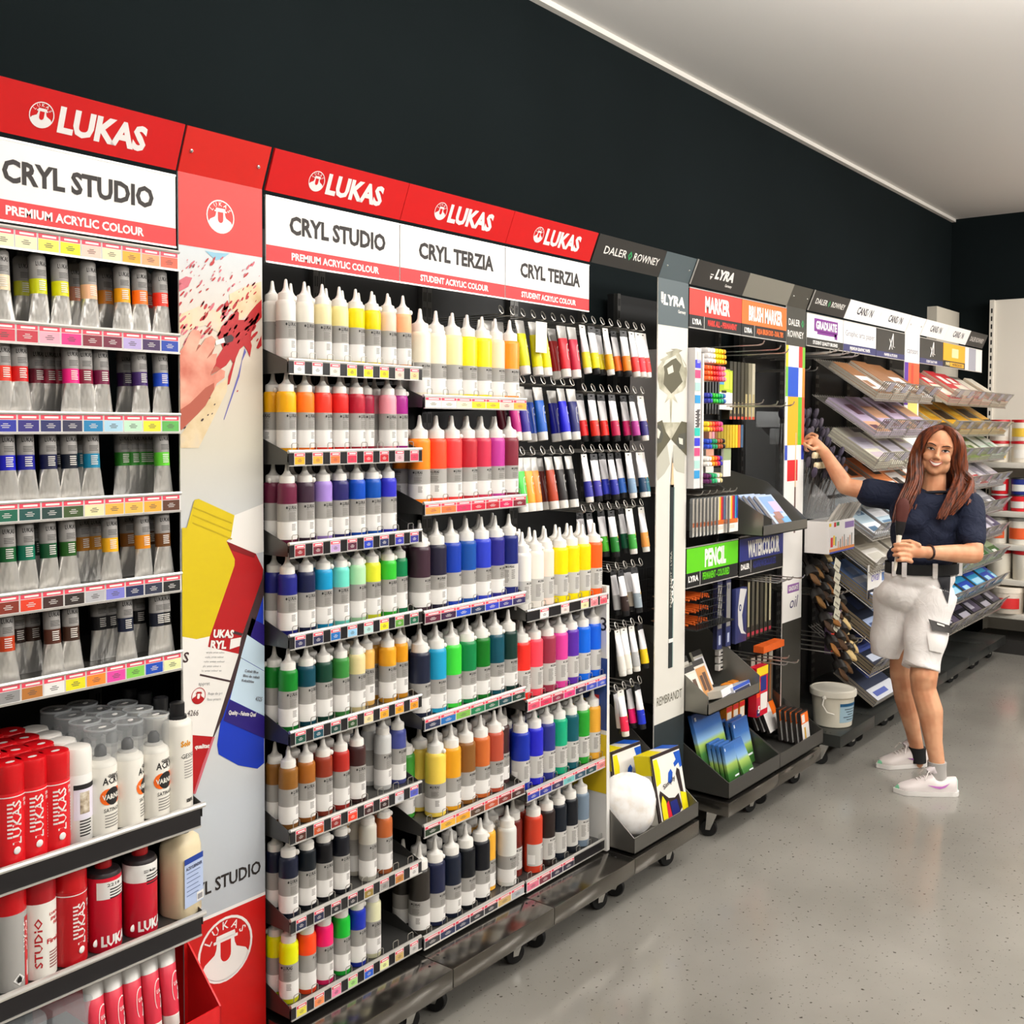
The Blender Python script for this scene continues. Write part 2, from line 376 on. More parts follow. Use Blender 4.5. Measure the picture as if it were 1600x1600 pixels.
S2 = [(1.806, 'f4f2f0,f4f2f0,f2ecd8,f0dc20,f2d800,f4d408,f6c8b8,f6c890', 'f0ece4:white,efe9dc:off-white,f0e2b0:cream,f2e6a0:pale yellow,f2de10:lemon yellow,ecd600:bright yellow,f2d0b8:pale pink,f8b080:peach'),
 (1.587, 'f0a818,f8a838,f07038,e02848,d02030,b81828,f0b0b8,e03858', 'f4ae08:golden yellow,fa7a20:orange,ea3a28:vermilion,d82420:scarlet,ae1a30:crimson,9c1838:dark crimson:y=.025,f8a0ac:pink,a02484:magenta:y=.012'),
 (1.366, '8a2028,6a2030,c0a0d0,582038,1838b0,1c2858,3434a8,302c88', '68203c:burgundy,3c2838:dark plum,a284d0:lilac,2a2664:dark violet,0c48b4:cobalt blue,0c4eac:royal blue,3030bc:ultramarine'),
 (1.145, '2c2c54,262a4c,1868b0,90c4e4,b8dcd8,f0dc18,5c9838,105c40', '20247c:deep blue,1a2044:midnight blue,1492c4:turquoise,6cd8c4:aqua,b4e4b4:pale green,e2e434:lime yellow,36bc34:bright green,0a7a48:emerald green:y=.015'),
 (.911, '144c3c,104858,103c34,2c4c28,f0dca8,f0a828,e09c18,e09418', '0c7c24:green,084454:petrol blue,0a3c2c:bottle green,38883c:leaf green,ead8a0:cream,ecb860:sand:y=.025,e2a024:ochre,d89214:dark ochre:y=.012'),
 (.67, '4c2418,b84c20,882420,e83c20,3c1c1c,342020,c8c8cc,5058b8', '8c5c24:brown ochre,a05e20:caramel,8e3420:sienna,b02a22:brick red,3c2020:dark brown,38383a:dark grey:y=.1,d2d2d0:silver grey:y=.02,444c90:slate blue:y=.02'),
 (.45, '242c48,282c48,28282c,2c2c30,907838,989490,b87838,e8e4e0', '141a30:ink blue,0c141c:jet black,0c0c12:carbon black,10121c:soft black,c08c2c:gold:y=.04:x=-.02,cac6ba:pearl grey:x=-.018,b86030:copper:x=-.014'),
 (.236, 'ece050,f49058,f080a8,a8dc80,2058c8,ecf0a8,c8a868,c8c4c0', 'eef000:neon yellow:r=-.9,ff4a18:neon orange:r=.6,f0186c:neon pink,12b830:neon green,102cac:bright blue,e6e4bc:ivory')]
for i, (z, cc, bb) in enumerate(S2):
    w_ = (BX[3] - BX[2]) / 2
    shelf(g2, z, w_ - .001, YF, .44, cc.split(','), .033, .029, [1.652 + .057 * k - (BX[2] + BX[3]) / 2 for k in range(8)])
    row('s', 1.652 - .0285, .057, z, YF, bb, 'the leftmost bottle bay', ORD[i])
S3 = [(1.732, 'f4f0e4,f6f2e0,f4ecc8,f2da18,f2d400,f6c8b8,f6a838', 'f2e8d0:cream white,f2ead4:ivory,f2e4a8:pale yellow,f0e018:lemon yellow,f0dc04:yellow,f6d4b4:pale peach,ff8e10:orange'),
 (1.438, 'f89040,f47038,e02858,c81c38,b01828,c81850,781828', 'fa8618:orange:r=-1,f24a26:red-orange:r=-1,e63a3a:red,b41e2c:deep red,c42a48:crimson,b4308c:magenta,7a2032:maroon'),
 (1.138, '581830,38183c,1848c0,182c58,2838b8,2c2880,282454', '3a2430:dark plum,201c30:indigo black,1238a4:royal blue:r=.5,104a9c:cobalt blue:r=.5,2a3cbc:ultramarine,262480:violet blue,14206c:navy blue:k=u:r=-.8'),
 (.842, '202848,1868b0,78b048,107848,106040,0c4048,143c30', '181e34:ink blue,1a96c0:turquoise,3acc3a:light green:r=.4,0a7c42:emerald green,0a6c1a:green,084858:petrol blue,082e28:bottle green'),
 (.542, '243420,e8b038,e8a428,503828,b84c2c,7c2824,442420', '38882e:green:y=.06,f2d254:yellow:r=-.9,dc9a1c:ochre,825424:brown,c4642c:orange-brown,b04a34:brick red,3c2424:dark brown:y=.03'),
 (.227, '38383a,283050,242c4c,303034,343438,c8a868,a8acb0', '2e2a26:dark umber:r=-1.2,181e3c:navy blue,141c2e:blue-black,0c1016:black,0c0e16:jet black,eaaa30:ochre:y=.03,dcdcd6:pearl white')]
for i, (z, cc, bb) in enumerate(S3):
    w_ = (BX[4] - BX[3]) / 2
    shelf(g3, z, w_ - .001, YF, .44, cc.split(','), .033, .029, [2.126 + .066 * k - (BX[3] + BX[4]) / 2 for k in range(7)], True)
    row('t', 2.126 - .033, .066, z, YF, bb, 'the middle bottle bay', ORD[i])
# third bay: bottles below, tubes on hooks above
g4 = gondola('third bottle bay, white side panel at its far end, hooks above four shelves', BX[4], BX[5])
S4 = [(1.077, ',f4f0ec,,f4d8d0,,f0e0a8,f08088,e05060', 'f2eee6:white,f2ece2:bright white,f6dccc:blush white:y=.01,f0de04:yellow,eed804:bright yellow,ecd400:canary yellow,fa5c1c:orange-red'),
 (.796, 'e0506c,d83058,8c2040,dc3878,302448,3848b0,3c50b8', 'ea2c22:red,e84456:coral,923044:maroon,d63c92:pink magenta,54269a:violet,0c62d6:blue,0e5ad0:bright blue'),
 (.51, '2838a0,2c3490,2c2850,70b8b8,284c60,184048,d88080', '102aa0:royal blue,2424bc:blue-violet,28307e:navy blue,10a074:emerald,08525e:petrol blue,229228:green,e2a234:ochre'),
 (.224, 'd87088,742838,2c2438,2c2838,,,', '661a12:dark red:y=.03,c43a22:red oxide:r=.6,261a18:dark brown,0c1420:blue-black,0c1018:black,6a7a8a:grey-blue')]
for i, (z, cc, bb) in enumerate(S4):
    w_ = (BX[5] - BX[4]) / 2
    shelf(g4, z, w_ - .001, YF, .44, cc.split(','), .045, .029, [2.59 + .067 * k - (BX[4] + BX[5]) / 2 for k in range(7)], i > 0)
    row('u', 2.59 - .0335, .067, z, YF, bb, 'the bay beside the white panel', ORD[i])
# white printed side panel at the end of the third bay
sp = MB().prism([(0, 1.955 - 2.15, .18), (0, .28, .18), (0, .28, 1.10), (0, 1.965 - 2.15, 1.10)], (.018, 0, 0), 0)
for (ya, za), (yb, zb), c_ in (((1.958, .60), (2.20, .85), 2), ((1.958, .38), (2.20, .585), 3), ((1.99, .62), (2.03, .72), 4), ((2.0, .66), (2.06, .70), 3), ((2.0, .45), (2.10, .52), 4), ((1.975, .50), (2.0, .57), 2)):
    sp.poly([(-.0005 - .0004 * c_, ya - 2.15, za), (-.0005 - .0004 * c_, yb - 2.15, za), (-.0005 - .0004 * c_, yb - 2.15, zb), (-.0005 - .0004 * c_, ya - 2.15, zb)], c_)
sp.text('3', (-.001, 1.975 - 2.15, .945), -Y_, Z_, .045, 1, None, .01)
sp.build('side_panel', [M('e2dfda', .45), INK, M('1c3c80', .45), M('d8b814', .45), M('c83030', .45)], g4).location = ((BX[5] - BX[4]) / 2 - .016, 0, 0)
# ---------------------------------------------------------------- signs above the bays
def logo(m, c, u, v, n, R, fg, bg, txt=True):
    """round emblem: ring, lettering on an arc, bearded head with a flat hat. c centre, u right, v up, n towards the viewer."""
    c, u, v, n = Vector(c), Vector(u), Vector(v), Vector(n)
    P = lambda a, b, k: c + u * (a * R) + v * (b * R) + n * (.0003 * k)
    N = 28
    for i in range(N):
        a, b_ = 2 * pi * i / N, 2 * pi * (i + 1) / N
        m.poly([P(cos(a), sin(a), 1), P(cos(b_), sin(b_), 1), P(.92 * cos(b_), .92 * sin(b_), 1), P(.92 * cos(a), .92 * sin(a), 1)], fg)
    low = [P(.93 * cos(t), .93 * sin(t), 1) for t in [pi + .42 + (pi - .84) * k / 16 for k in range(17)]]
    m.poly(low + [P(.74, -.22, 1), P(.40, -.04, 1), P(.34, .1, 1), P(.31, .3, 1), P(-.31, .3, 1), P(-.34, .1, 1), P(-.40, -.04, 1), P(-.74, -.22, 1)], fg)
    m.poly([P(-.19, .3, 2), P(-.19, -.15, 2)] + [P(.19 * cos(t), -.15 + .22 * sin(t), 2) for t in [pi + pi * k / 8 for k in range(1, 8)]] + [P(.19, -.15, 2), P(.19, .3, 2)], bg)
    m.poly([P(-.44, .27, 3), P(.44, .27, 3), P(.44, .36, 3), P(-.44, .36, 3)], fg)
    m.poly([P(-.36, .35, 3), P(.36, .35, 3), P(.33, .5, 3), P(-.33, .5, 3)], fg)
    if txt:
        for k, ch in enumerate('LUKAS'):
            a = pi / 2 + .98 - .49 * k
            uu, vv = u * sin(a) - v * cos(a), u * cos(a) + v * sin(a)
            m.text(ch, P(.63 * cos(a), .63 * sin(a), 1), uu, vv, .24 * R, fg, None, .01, res=1)
HB, HT = Vector((0, 2.05, 2.212)), Vector((0, 2.012, 2.306))
HV = (HT - HB).normalized(); HN = Vector((0, -HV.z, HV.y))
def header(label, x0, x1, mat, art=None, extra=(), group=None, edge=None, name='header_sign'):
    m = MB()
    m.prism([(x0 + .001, HB.y, HB.z), (x1 - .001, HB.y, HB.z), (x1 - .001, HT.y, HT.z), (x0 + .001, HT.y, HT.z)], tuple(-HN * .006), 0)
    if edge: m.tube([(x0 + .002, HB.y - .001, HB.z), (x0 + .002, HT.y - .001, HT.z)], .003, 4, 1)
    o_ = lambda f, g=.05: Vector((x0 + (x1 - x0) * f, HB.y, HB.z)) + HV * g + HN * .0006
    if art: art(m, o_)
    o = m.build(name, [mat, *extra]); tag(o, label, 'sign', group)
    return o
def panel(label, x0, x1, mat, art=None, extra=(), z0=2.043, z1=2.199, y=2.05, group=None, name='shelf_sign', frame=True):
    m = MB().box(x0 + .002, y, z0, x1 - .002, y + .004, z1, 0)
    if frame: m.box(x0 + .001, y - .001, z1 - .001, x1 - .001, y + .006, z1 + .003, 1).box(x0 + .001, y - .001, z0 - .003, x1 - .001, y + .006, z0 + .001, 1)
    q = lambda a, b_, c, d, i, k=1: m.poly([(x0 + (x1 - x0) * a, y - .0004 * k, c), (x0 + (x1 - x0) * b_, y - .0004 * k, c), (x0 + (x1 - x0) * b_, y - .0004 * k, d), (x0 + (x1 - x0) * a, y - .0004 * k, d)], i)
    t = lambda s, f, z, h, i, w=None, b=0., k=2, **kw: m.text(s, (x0 + (x1 - x0) * f, y - .0004 * k, z), X_, Z_, h, i, w, b, **kw)
    if art: art(m, q, t)
    o = m.build(name, [mat, LIP, *extra]); return tag(o, label, 'sign', group)
SX = [(0.918, 1.381, 'CRYL STUDIO', 'PREMIUM ACRYLIC COLOUR', 'above the tube shelves at the left edge'), (1.627, 2.0865, 'CRYL STUDIO', 'PREMIUM ACRYLIC COLOUR', 'above the small bottles, nearest the printed banner'),
      (2.0865, 2.550, 'CRYL TERZIA', 'STUDENT ACRYLIC COLOUR', 'middle one of three in a row'), (2.550, 3.013, 'CRYL TERZIA', 'STUDENT ACRYLIC COLOUR', 'above hanging tubes, beside the black header')]
SGR = M('cc1c22', .45)
for x0, x1, a, b_, wh in SX:
    def art(m, o_):
        logo(m, o_(.317, .049), X_, HV, HN, .0255, 1, 0)
        m.text('LUKAS', o_(.605, .026), X_, HV, .046, 1, .196, .045)
    header('slanted red header board with white lettering, ' + wh, x0, x1, REDH, art, [M('f4f0ee', .45)], 'red header boards')
    def art2(m, q, t):
        q(.004, .996, 2.044, 2.0835, 2); t(b_, .5, 2.0555, .0165, 0, .30, .035); t(a, .52, 2.120, .041, 3, .33, .035)
    panel('white sign over a red strip, ' + wh, x0, x1, WHITE, art2, [SGR, INK], group='white and red bay signs')
# bracket strips between header and panel
# ---------------------------------------------------------------- black/coloured signs further along
DRK = M('2a2825', .5); DRKT = M('efece6', .5); GRN = M('2aa05a', .5)
def daler(two=False):
    def art(m, o_, g=.05, s=1., cx=.5):
        pass
    return art
def diamond(m, c, u, v, n, r, fg, bg):
    c, u, v, n = Vector(c), Vector(u), Vector(v), Vector(n)
    for k, (s, i) in enumerate(((1, fg), (.45, bg))): m.poly([c - u * r * .75 * s + n * .0004 * k, c - v * r * s + n * .0004 * k, c + u * r * .75 * s + n * .0004 * k, c + v * r * s + n * .0004 * k], i)
def art_dr(m, o_):
    m.text('DALER', o_(.28, .04), X_, HV, .026, 1, .145, .012); m.text('ROWNEY', o_(.74, .04), X_, HV, .026, 1, .175, .012)
    diamond(m, o_(.488, .052), X_, HV, HN, .017, 2, 0)
header('black header board lettered white around a green diamond, above the hanging blister tubes', BX[5], BX[6], DRK, art_dr, [DRKT, GRN])
header('black header board with green diamond, above the brush rack', 4.88, 5.352, DRK, art_dr, [DRKT, GRN, CHROME], edge=None)
def art_ly(m, o_):
    m.text('LYRA', o_(.56, .045), X_, HV, .036, 1, .165, .05, shear=.12); m.text('Germany', o_(.68, .02), X_, HV, .011, 1, .06, .02)
    for k in range(3): p = o_(.3 + k * .018, .055); m.box(p.x, p.y - .001, p.z, p.x + .006, p.y, p.z + .028, 1)
    m.poly([o_(.295, .05), o_(.345, .05), o_(.32, .035)], 1)
header('black header board lettered white, above the marker display', 3.714, 4.182, DRK, art_ly, [DRKT], edge=None)
header('blank grey metal header board beside the black one, above the brush markers', 4.182, 4.645, M('8e8c82', .4, .5))
for x in (3.712, 4.878):
    e = MB().tube([(x, HB.y - .004, HB.z), (x, HT.y - .004, HT.z)], .004, 4).build('header_edge_strip', LIP); tag(e, 'thin bright metal strip on the left end of a black header, ' + ('by the pencil banner' if x < 4 else 'by the brush rack'), 'metal strip')
# LYRA marker panels
def art_mk(txt, sub, w1, w2, c1):
    def f(m, q, t):
        q(.004, .996, 2.094, 2.197, 2); t(txt, .52, 2.115, .058, 3, w1, .05, 3); q(.27, .276, 2.045, 2.094, 3)
        t('LYRA', .14, 2.058, .02, 3, .075, .05); t(sub, .62, 2.06, .022, 2, w2, .04)
    return f
panel('red sign reading MARKER over a black strip', 3.716, 4.180, BLACK, art_mk('MARKER', 'MARK ALL - PERMANENT', .22, .26, 0), [M('e0382e', .45), DRKT], group='marker signs')
panel('orange sign reading BRUSH MARKER over a black strip', 4.180, 4.645, BLACK, art_mk('BRUSH MARKER', 'AQUA BRUSH DUO - DUAL TIPS', .35, .28, 0), [M('f0702a', .45), DRKT], group='marker signs')
# white paper signs
OFFW = M('f3f1ee', .45); NAVY = M('35366a', .45)
def art_cs(m, o_):
    m.text('CANS', o_(.44, .036), X_, HV, .038, 1, .145, .02); m.text('N', o_(.72, .036), X_, HV, .038, 1, .038, .02); m.poly([o_(.595, .036), o_(.607, .036), o_(.655, .072), o_(.645, .072)], 1)
for (x0, x1), wh in zip(((5.354, 5.842), (5.842, 6.328), (6.612, 7.088), (7.088, 7.588)), ('beside the black header', 'just left of the tall white post', 'just right of the tall white post', 'next to the last dark header')):
    header('white header board with dark blue lettering, ' + wh, x0, x1, OFFW, art_cs, [M('1c1c34', .5)], 'white header boards')
header('small black header board at the far end of the paper racks', 7.588, 8.02, DRK, lambda m, o_: m.text('DALER ROWNEY', o_(.5, .036), X_, HV, .03, 1, .33, .02), [M('c8c4be', .5)])
def art_gr(m, q, t):
    q(.0, 1, 2.044, 2.082, 3); t('STUDENT QUALITY BRUSHES', .5, 2.055, .016, 0, .32, .03)
    q(.19, .84, 2.118, 2.182, 2, 1); q(.27, .8, 2.105, 2.12, 2, 1); q(.75, .83, 2.092, 2.12, 2, 1); t('GRADUATE', .52, 2.132, .036, 0, .27, .05, 3)
panel('white sign with a purple paint-stroke patch reading GRADUATE', 4.882, 5.352, OFFW, art_gr, [M('7a2a88', .5), DRK])
panel('white sign reading Graphic arts paper over a navy strip', 5.356, 5.842, OFFW, lambda m, q, t: (q(0, 1, 2.044, 2.082, 2), t('PREMIUM GRAPHIC PAPER', .5, 2.055, .016, 0, .3, .03), t('Graphic arts paper', .5, 2.125, .03, 3, .43, 0)), [NAVY, M('8a8894', .5)])
def art_xl(sub):
    def f(m, q, t):
        q(0, 1, 2.044, 2.075, 2); t(sub, .5, 2.053, .014, 3, .22, .03)
        m.tube([(*X(m, .44, 2.15),), (*X(m, .54, 2.095),)], .003, 4, 3)
        m.tube([X(m, .43, 2.09), X(m, .56, 2.18)], .003, 4, 3); m.tube([X(m, .56, 2.185), X(m, .565, 2.11), X(m, .62, 2.108)], .003, 4, 3)
    return f
X = None
def mk_xl(label, x0, x1, sub):
    global X
    X = lambda m, f, z: (x0 + (x1 - x0) * f, 2.0485, z)
    panel(label, x0, x1, M('3a3733', .5), art_xl(sub), [NAVY, OFFW], group='dark letter signs')
mk_xl('dark sign with thin white XL strokes, left of the tall white post', 5.846, 6.328, 'PAPIER & STUDIO')
mk_xl('dark sign with thin white XL strokes, right of the tall white post', 6.612, 7.088, 'STUDENT QUALITY PAPER')
panel('yellow sign with a pale square over a black strip, far end of racks', 7.092, 7.588, M('ecae1c', .45), lambda m, q, t: (q(0, 1, 2.044, 2.085, 3), q(.38, .68, 2.11, 2.17, 2), t('PAPER', .2, 2.055, .02, 2, .09, .03), q(.3, .95, 2.05, 2.078, 0, 2), t('WATERCOLOUR', .62, 2.056, .016, 3, .22, .02, 3)), [M('f6e2a8', .5), DRK])
panel('white sign with a grey portrait patch, last in the row', 7.592, 8.02, OFFW, lambda m, q, t: (q(.2, .62, 2.045, 2.197, 2)), [M('a9a9b4', .6)])
# ---------------------------------------------------------------- printed banner between the tube bay and the bottle bays
def wash(name, base, cols, scale=(3, 3, 3), stops=None, r=.4):
    m = bpy.data.materials.new(name); m.use_nodes = True; nt, nd, lk, b = nodes(m)
    tc = nd.new('ShaderNodeTexCoord'); mp = nd.new('ShaderNodeMapping'); mp.inputs['Scale'].default_value = scale
    n = nd.new('ShaderNodeTexNoise'); n.inputs['Detail'].default_value = 4; n.inputs['Scale'].default_value = 1
    rp = nd.new('ShaderNodeValToRGB'); cr = rp.color_ramp
    while len(cr.elements) < len(cols): cr.elements.new(.5)
    for i, c in enumerate(cols): cr.elements[i].position = stops[i] if stops else .3 + .4 * i / (len(cols) - 1); cr.elements[i].color = lin(c)
    lk.new(tc.outputs['Object'], mp.inputs[0]); lk.new(mp.outputs[0], n.inputs['Vector']); lk.new(n.outputs[0], rp.inputs[0]); lk.new(rp.outputs[0], b['Base Color'])
    b['Roughness'].default_value = r
    return m
def zgrad(name, stops, r=.4):
    """artwork that changes with height on a printed board: stops [(z, colour)] in world metres"""
    m = bpy.data.materials.new(name); m.use_nodes = True; nt, nd, lk, b = nodes(m)
    tc = nd.new('ShaderNodeTexCoord'); sx = nd.new('ShaderNodeSeparateXYZ'); mr = nd.new('ShaderNodeMapRange')
    z0, z1 = stops[0][0], stops[-1][0]; mr.inputs['From Min'].default_value = z0; mr.inputs['From Max'].default_value = z1
    rp = nd.new('ShaderNodeValToRGB'); cr = rp.color_ramp
    while len(cr.elements) < len(stops): cr.elements.new(.5)
    for i, (z, c) in enumerate(stops): cr.elements[i].position = (z - z0) / (z1 - z0); cr.elements[i].color = lin(c)
    lk.new(tc.outputs['Object'], sx.inputs[0]); lk.new(sx.outputs['Z'], mr.inputs[0]); lk.new(mr.outputs[0], rp.inputs[0]); lk.new(rp.outputs[0], b['Base Color']); b['Roughness'].default_value = r
    return m
YB = 2.05
def pick(ox, oy, s, pts, k, x0, x1, Y=YB):
    out = []
    for a, b_ in pts:
        p = at(ox + a / s, oy + b_ / s, Y=Y); out.append((min(max(p.x, x0), x1), Y - .0004 * k, p.z))
    return out
bn = thing('display_banner', 'tall red and white printed banner with tubes of paint, between tube shelves and bottle bays', 'banner', (1.5, YB, 0))
def loc_mb(mb, o):
    for p in mb.v: p.x -= 1.5; p.y -= YB
    return mb
b = MB()
x0, x1 = 1.386, 1.617
b.box(x0, YB, .15, x1, YB + .004, 2.212, 0)
b.prism([(x0, HB.y, HB.z), (x1, HB.y, HB.z), (x1, HT.y, HT.z), (x0, HT.y, HT.z)], (0, .004, .001), 1)
q = lambda z0, z1, i, k=1: b.poly([(x0, YB - .0004 * k, z0), (x1, YB - .0004 * k, z0), (x1, YB - .0004 * k, z1), (x0, YB - .0004 * k, z1)], i)
q(2.05, 2.212, 1); q(.15, .492, 2); q(.492, .5, 3, 2)
PA = lambda pts, i, k: b.poly(pick(270, 380, 5, pts, k, x0, x1), i)
PB = lambda pts, i, k: b.poly(pick(270, 760, 3.333, pts, k, x0, x1), i)
# washes and splatter
PA([(250, 58), (330, 75), (440, 80), (400, 110), (340, 135), (290, 95)], 9, 2)
PA([(440, 400), (560, 340), (690, 300), (690, 600), (600, 560), (520, 600), (440, 500)], 5, 2)
PA([(45, 560), (230, 480), (400, 560), (360, 700), (250, 640), (45, 700)], 5, 2)
PA([(320, 1130), (430, 1050), (420, 1160), (200, 1600), (60, 1600), (60, 1500)], 5, 2)
PA([(45, 290), (100, 260), (150, 270), (120, 340), (45, 380)], 8, 2)
PA([(345, 720), (380, 650), (440, 590), (495, 520), (515, 545), (510, 600), (560, 600), (600, 540), (650, 480), (692, 440), (692, 580), (640, 640), (612, 700), (605, 760), (615, 800), (600, 890), (580, 840), (555, 800), (520, 830), (490, 900), (470, 940), (450, 905), (415, 955), (370, 985), (330, 985), (300, 1020), (340, 900), (390, 820)], 4, 3)
PA([(380, 560), (400, 480), (425, 445), (438, 480), (420, 530), (395, 570)], 4, 3); PA([(470, 930), (490, 900), (440, 1100), (425, 1108), (432, 1040)], 4, 3)
PA([(650, 820), (690, 720), (692, 800), (665, 826)], 4, 3); PA([(560, 820), (572, 850), (540, 920), (520, 1040), (400, 1380), (395, 1378), (512, 1020)], 15, 2)
rs = random.Random(4)
for n_ in range(150):
    x, y = rs.uniform(50, 685), rs.uniform(110, 800)
    s = rs.uniform(2.5, 11) * (1.5 if y > 420 else 1); a = -.95 + rs.uniform(-.2, .2); e = rs.uniform(1.6, 2.8)
    col = 4 if (y > 330 or rs.random() < .3) and rs.random() < .72 else 8
    PA([(x + s * (e * cos(t) * cos(a) - .7 * sin(t) * sin(a)), y + s * (e * cos(t) * sin(a) + .7 * sin(t) * cos(a))) for t in [pi * j / 4 for j in range(8)]], col, 3)
for x, y, s in ((300, 157, 24), (575, 425, 18), (225, 1380, 14), (270, 1342, 9), (303, 1332, 8), (322, 1260, 9), (280, 1210, 12), (88, 1440, 12), (500, 1155, 9)):
    PA([(x + s * (cos(t) * .8 + .2), y + s * (sin(t) * .7 - cos(t) * .5)) for t in [pi * j / 4 for j in range(8)]], 4 if y < 1000 or x == 500 else 12, 4)
# hand holding a brush
PA([(45, 850), (90, 790), (128, 705), (150, 676), (200, 682), (220, 722), (192, 800), (175, 850), (215, 800), (252, 745), (300, 722), (332, 752), (320, 810), (258, 905), (300, 868), (342, 862), (332, 940), (290, 1020), (300, 1034), (335, 1010), (372, 982), (405, 1000), (400, 1050), (340, 1095), (320, 1140), (250, 1270), (190, 1335), (60, 1462), (45, 1450)], 6, 5)
PA([(175, 850), (215, 800), (200, 790)], 7, 6); PA([(258, 905), (300, 868), (330, 800), (318, 815)], 7, 6); PA([(290, 1030), (335, 1005), (372, 982), (330, 960), (300, 1000)], 7, 6); PA([(45, 1300), (130, 1250), (250, 1130), (318, 1090), (320, 1140), (250, 1270), (190, 1335), (60, 1462), (45, 1450)], 7, 6)
PA([(328, 762), (395, 738), (402, 776), (332, 797)], 10, 7); PA([(392, 735), (450, 714), (474, 738), (462, 766), (405, 786)], 12, 7)
# printed paint tubes
PB([(320, 150), (470, 90), (475, 340), (430, 350), (276, 285), (300, 262)], 10, 2)
PB([(470, 520), (475, 1440), (440, 1470), (340, 1452), (238, 1395), (230, 1345), (255, 1180), (310, 980), (415, 660)], 11, 2)
PB([(470, 430), (475, 560), (430, 700), (260, 1200), (210, 1310), (200, 1300), (360, 780)], 12, 3)
PB([(410, 685), (475, 720), (475, 830), (385, 770)], 14, 3); PB([(385, 772), (475, 832), (475, 960), (352, 890)], 13, 4); PB([(352, 893), (475, 963), (475, 1195), (296, 1108)], 13, 4); PB([(296, 1112), (475, 1197), (475, 1312), (262, 1218)], 14, 4)
PB([(276, 285), (430, 350), (468, 430), (462, 480), (350, 800), (340, 872), (180, 835), (190, 780), (320, 400)], 4, 5); PB([(276, 285), (430, 350), (420, 372), (300, 330)], 17, 6)
PB([(45, 215), (70, 215), (110, 70), (132, 65), (318, 150), (300, 262), (276, 285), (320, 380), (318, 412), (190, 780), (120, 795), (45, 782)], 16, 6)
for y in (118, 160, 200): PB([(100, y - 14), (305, y + 70), (303, y + 77), (98, y - 7)], 18, 7)
PB([(45, 782), (120, 795), (190, 780), (180, 835), (340, 872), (205, 1302), (55, 1290)], 10, 6)
PB([(52, 1290), (205, 1303), (150, 1450), (105, 1600), (95, 1600), (60, 1300)], 4, 6); PB([(205, 1303), (215, 1303), (115, 1600), (105, 1600), (150, 1450)], 8, 7)
PB([(138, 975), (300, 1010), (297, 1020), (136, 985)], 12, 7); PB([(310, 750), (362, 765), (355, 778), (306, 765)], 12, 7); PB([(298, 795), (352, 785), (345, 830), (292, 848)], 10, 7)
UT = (at(370, 1008, Y=YB) - at(320, 998, Y=YB)).normalized(); VT = Vector((-UT.z, 0, UT.x))
def TB(s, x, y, h, i, w=None, bd=0., al='l', k=8, u=None):
    p = at(270 + x / 3.333, 760 + y / 3.333, Y=YB); p.y -= .0004 * k; uu = u or UT; b.text(s, p, uu, Vector((-uu.z, 0, uu.x)), h, i, w, bd, al)
UA = Vector((cos(-.17), 0, sin(-.17)))
TB('UKAS', 205, 785, .017, 10, .058, .05, u=UA); TB('RYL', 190, 842, .017, 10, .045, .05, u=UA)
for k_, w_ in enumerate((.05, .052, .058, .05, .055)): TB('acrylic artist colour extra fine'[k_:k_ + 20], 170 - k_ * 6, 868 + k_ * 24, .0045, 19, w_, u=UA)
TB('appret', 130, 1035, .008, 19, u=UA); TB('4266', 70, 1195, .013, 12, .03, 0, u=UA); TB('Rojo de pri', 180, 1085, .006, 19, u=UA); TB('Rosso primario', 175, 1115, .006, 19, .038, u=UA); TB('S', 48, 915, .022, 12, None, .02, u=UA)
UB = Vector((cos(-.28), 0, sin(-.28)))
TB('Quality - Feinste Qual', 285, 1185, .009, 10, .082, .03, u=UB); TB('4325', 425, 1115, .010, 12, .02, 0, u=UB)
for k_, (s_, y_) in enumerate((('Cobalt Blue', 965), ('Bleu de cobalt', 990), ('Kobaltblau', 1015))): TB(s_, 370 - 8 * k_, y_, .006, 12, None, .01, u=UB)
TB('qualitat', 110, 1365, .009, 10, .04, .04, u=UA)
pl = at(270 + 130 / 3.333, 760 + 1090 / 3.333, Y=YB); logo(b, pl - Y_ * .0028, UA, Vector((-UA.z, 0, UA.x)), -Y_, .019, 4, 10, False)
b.text('CRYL STUDIO', (1.603, YB - .001, .553), X_, Z_, .030, 20, .232, .02, 'r')
logo(b, (1.4975, YB - .0008, 2.128), X_, Z_, -Y_, .0385, 3, 1); logo(b, (1.499, YB - .0008, .402), X_, Z_, -Y_, .078, 3, 2)
for p in ((1.408, 2.258), (1.592, 2.258)):
    c_ = HB + HV * ((p[1] - HB.z) / HV.z); b.ball((p[0], c_.y, p[1]), .005, 21, 8, 6)
mart = zgrad('banner_art', [(.5, 'b4b9bf'), (.75, 'c2c8cf'), (1.0, 'd2d0ca'), (1.35, 'c6cbd0'), (1.6, 'c8c2b2'), (1.85, 'cfc0ae'), (2.05, 'c6ccd0')])
loc_mb(b, bn)
b.build('printed_board', [mart, M('cc2018', .4), M('c00e0c', .4), M('f0ece8', .45), M('a80c12', .45), wash('tan_wash', '', ['c4a878', 'd8c4a0', 'cabfb0'], (12, 12, 12)), wash('skin_print', '', ['b8604a', 'd08872', 'd8a48c'], (14, 14, 14)), M('a4503c', .5), M('c0606c', .5), M('86b6cc', .5), M('eeeae4', .4), M('0f34b0', .4), M('3a2628', .5), M('c6dcec', .4), M('26186e', .4), M('5a58a0', .5), M('cdb410', .4), M('7c1014', .4), M('b49c0c', .4), M('8a8a8c', .5), INK, CHROME], bn, flat=True)
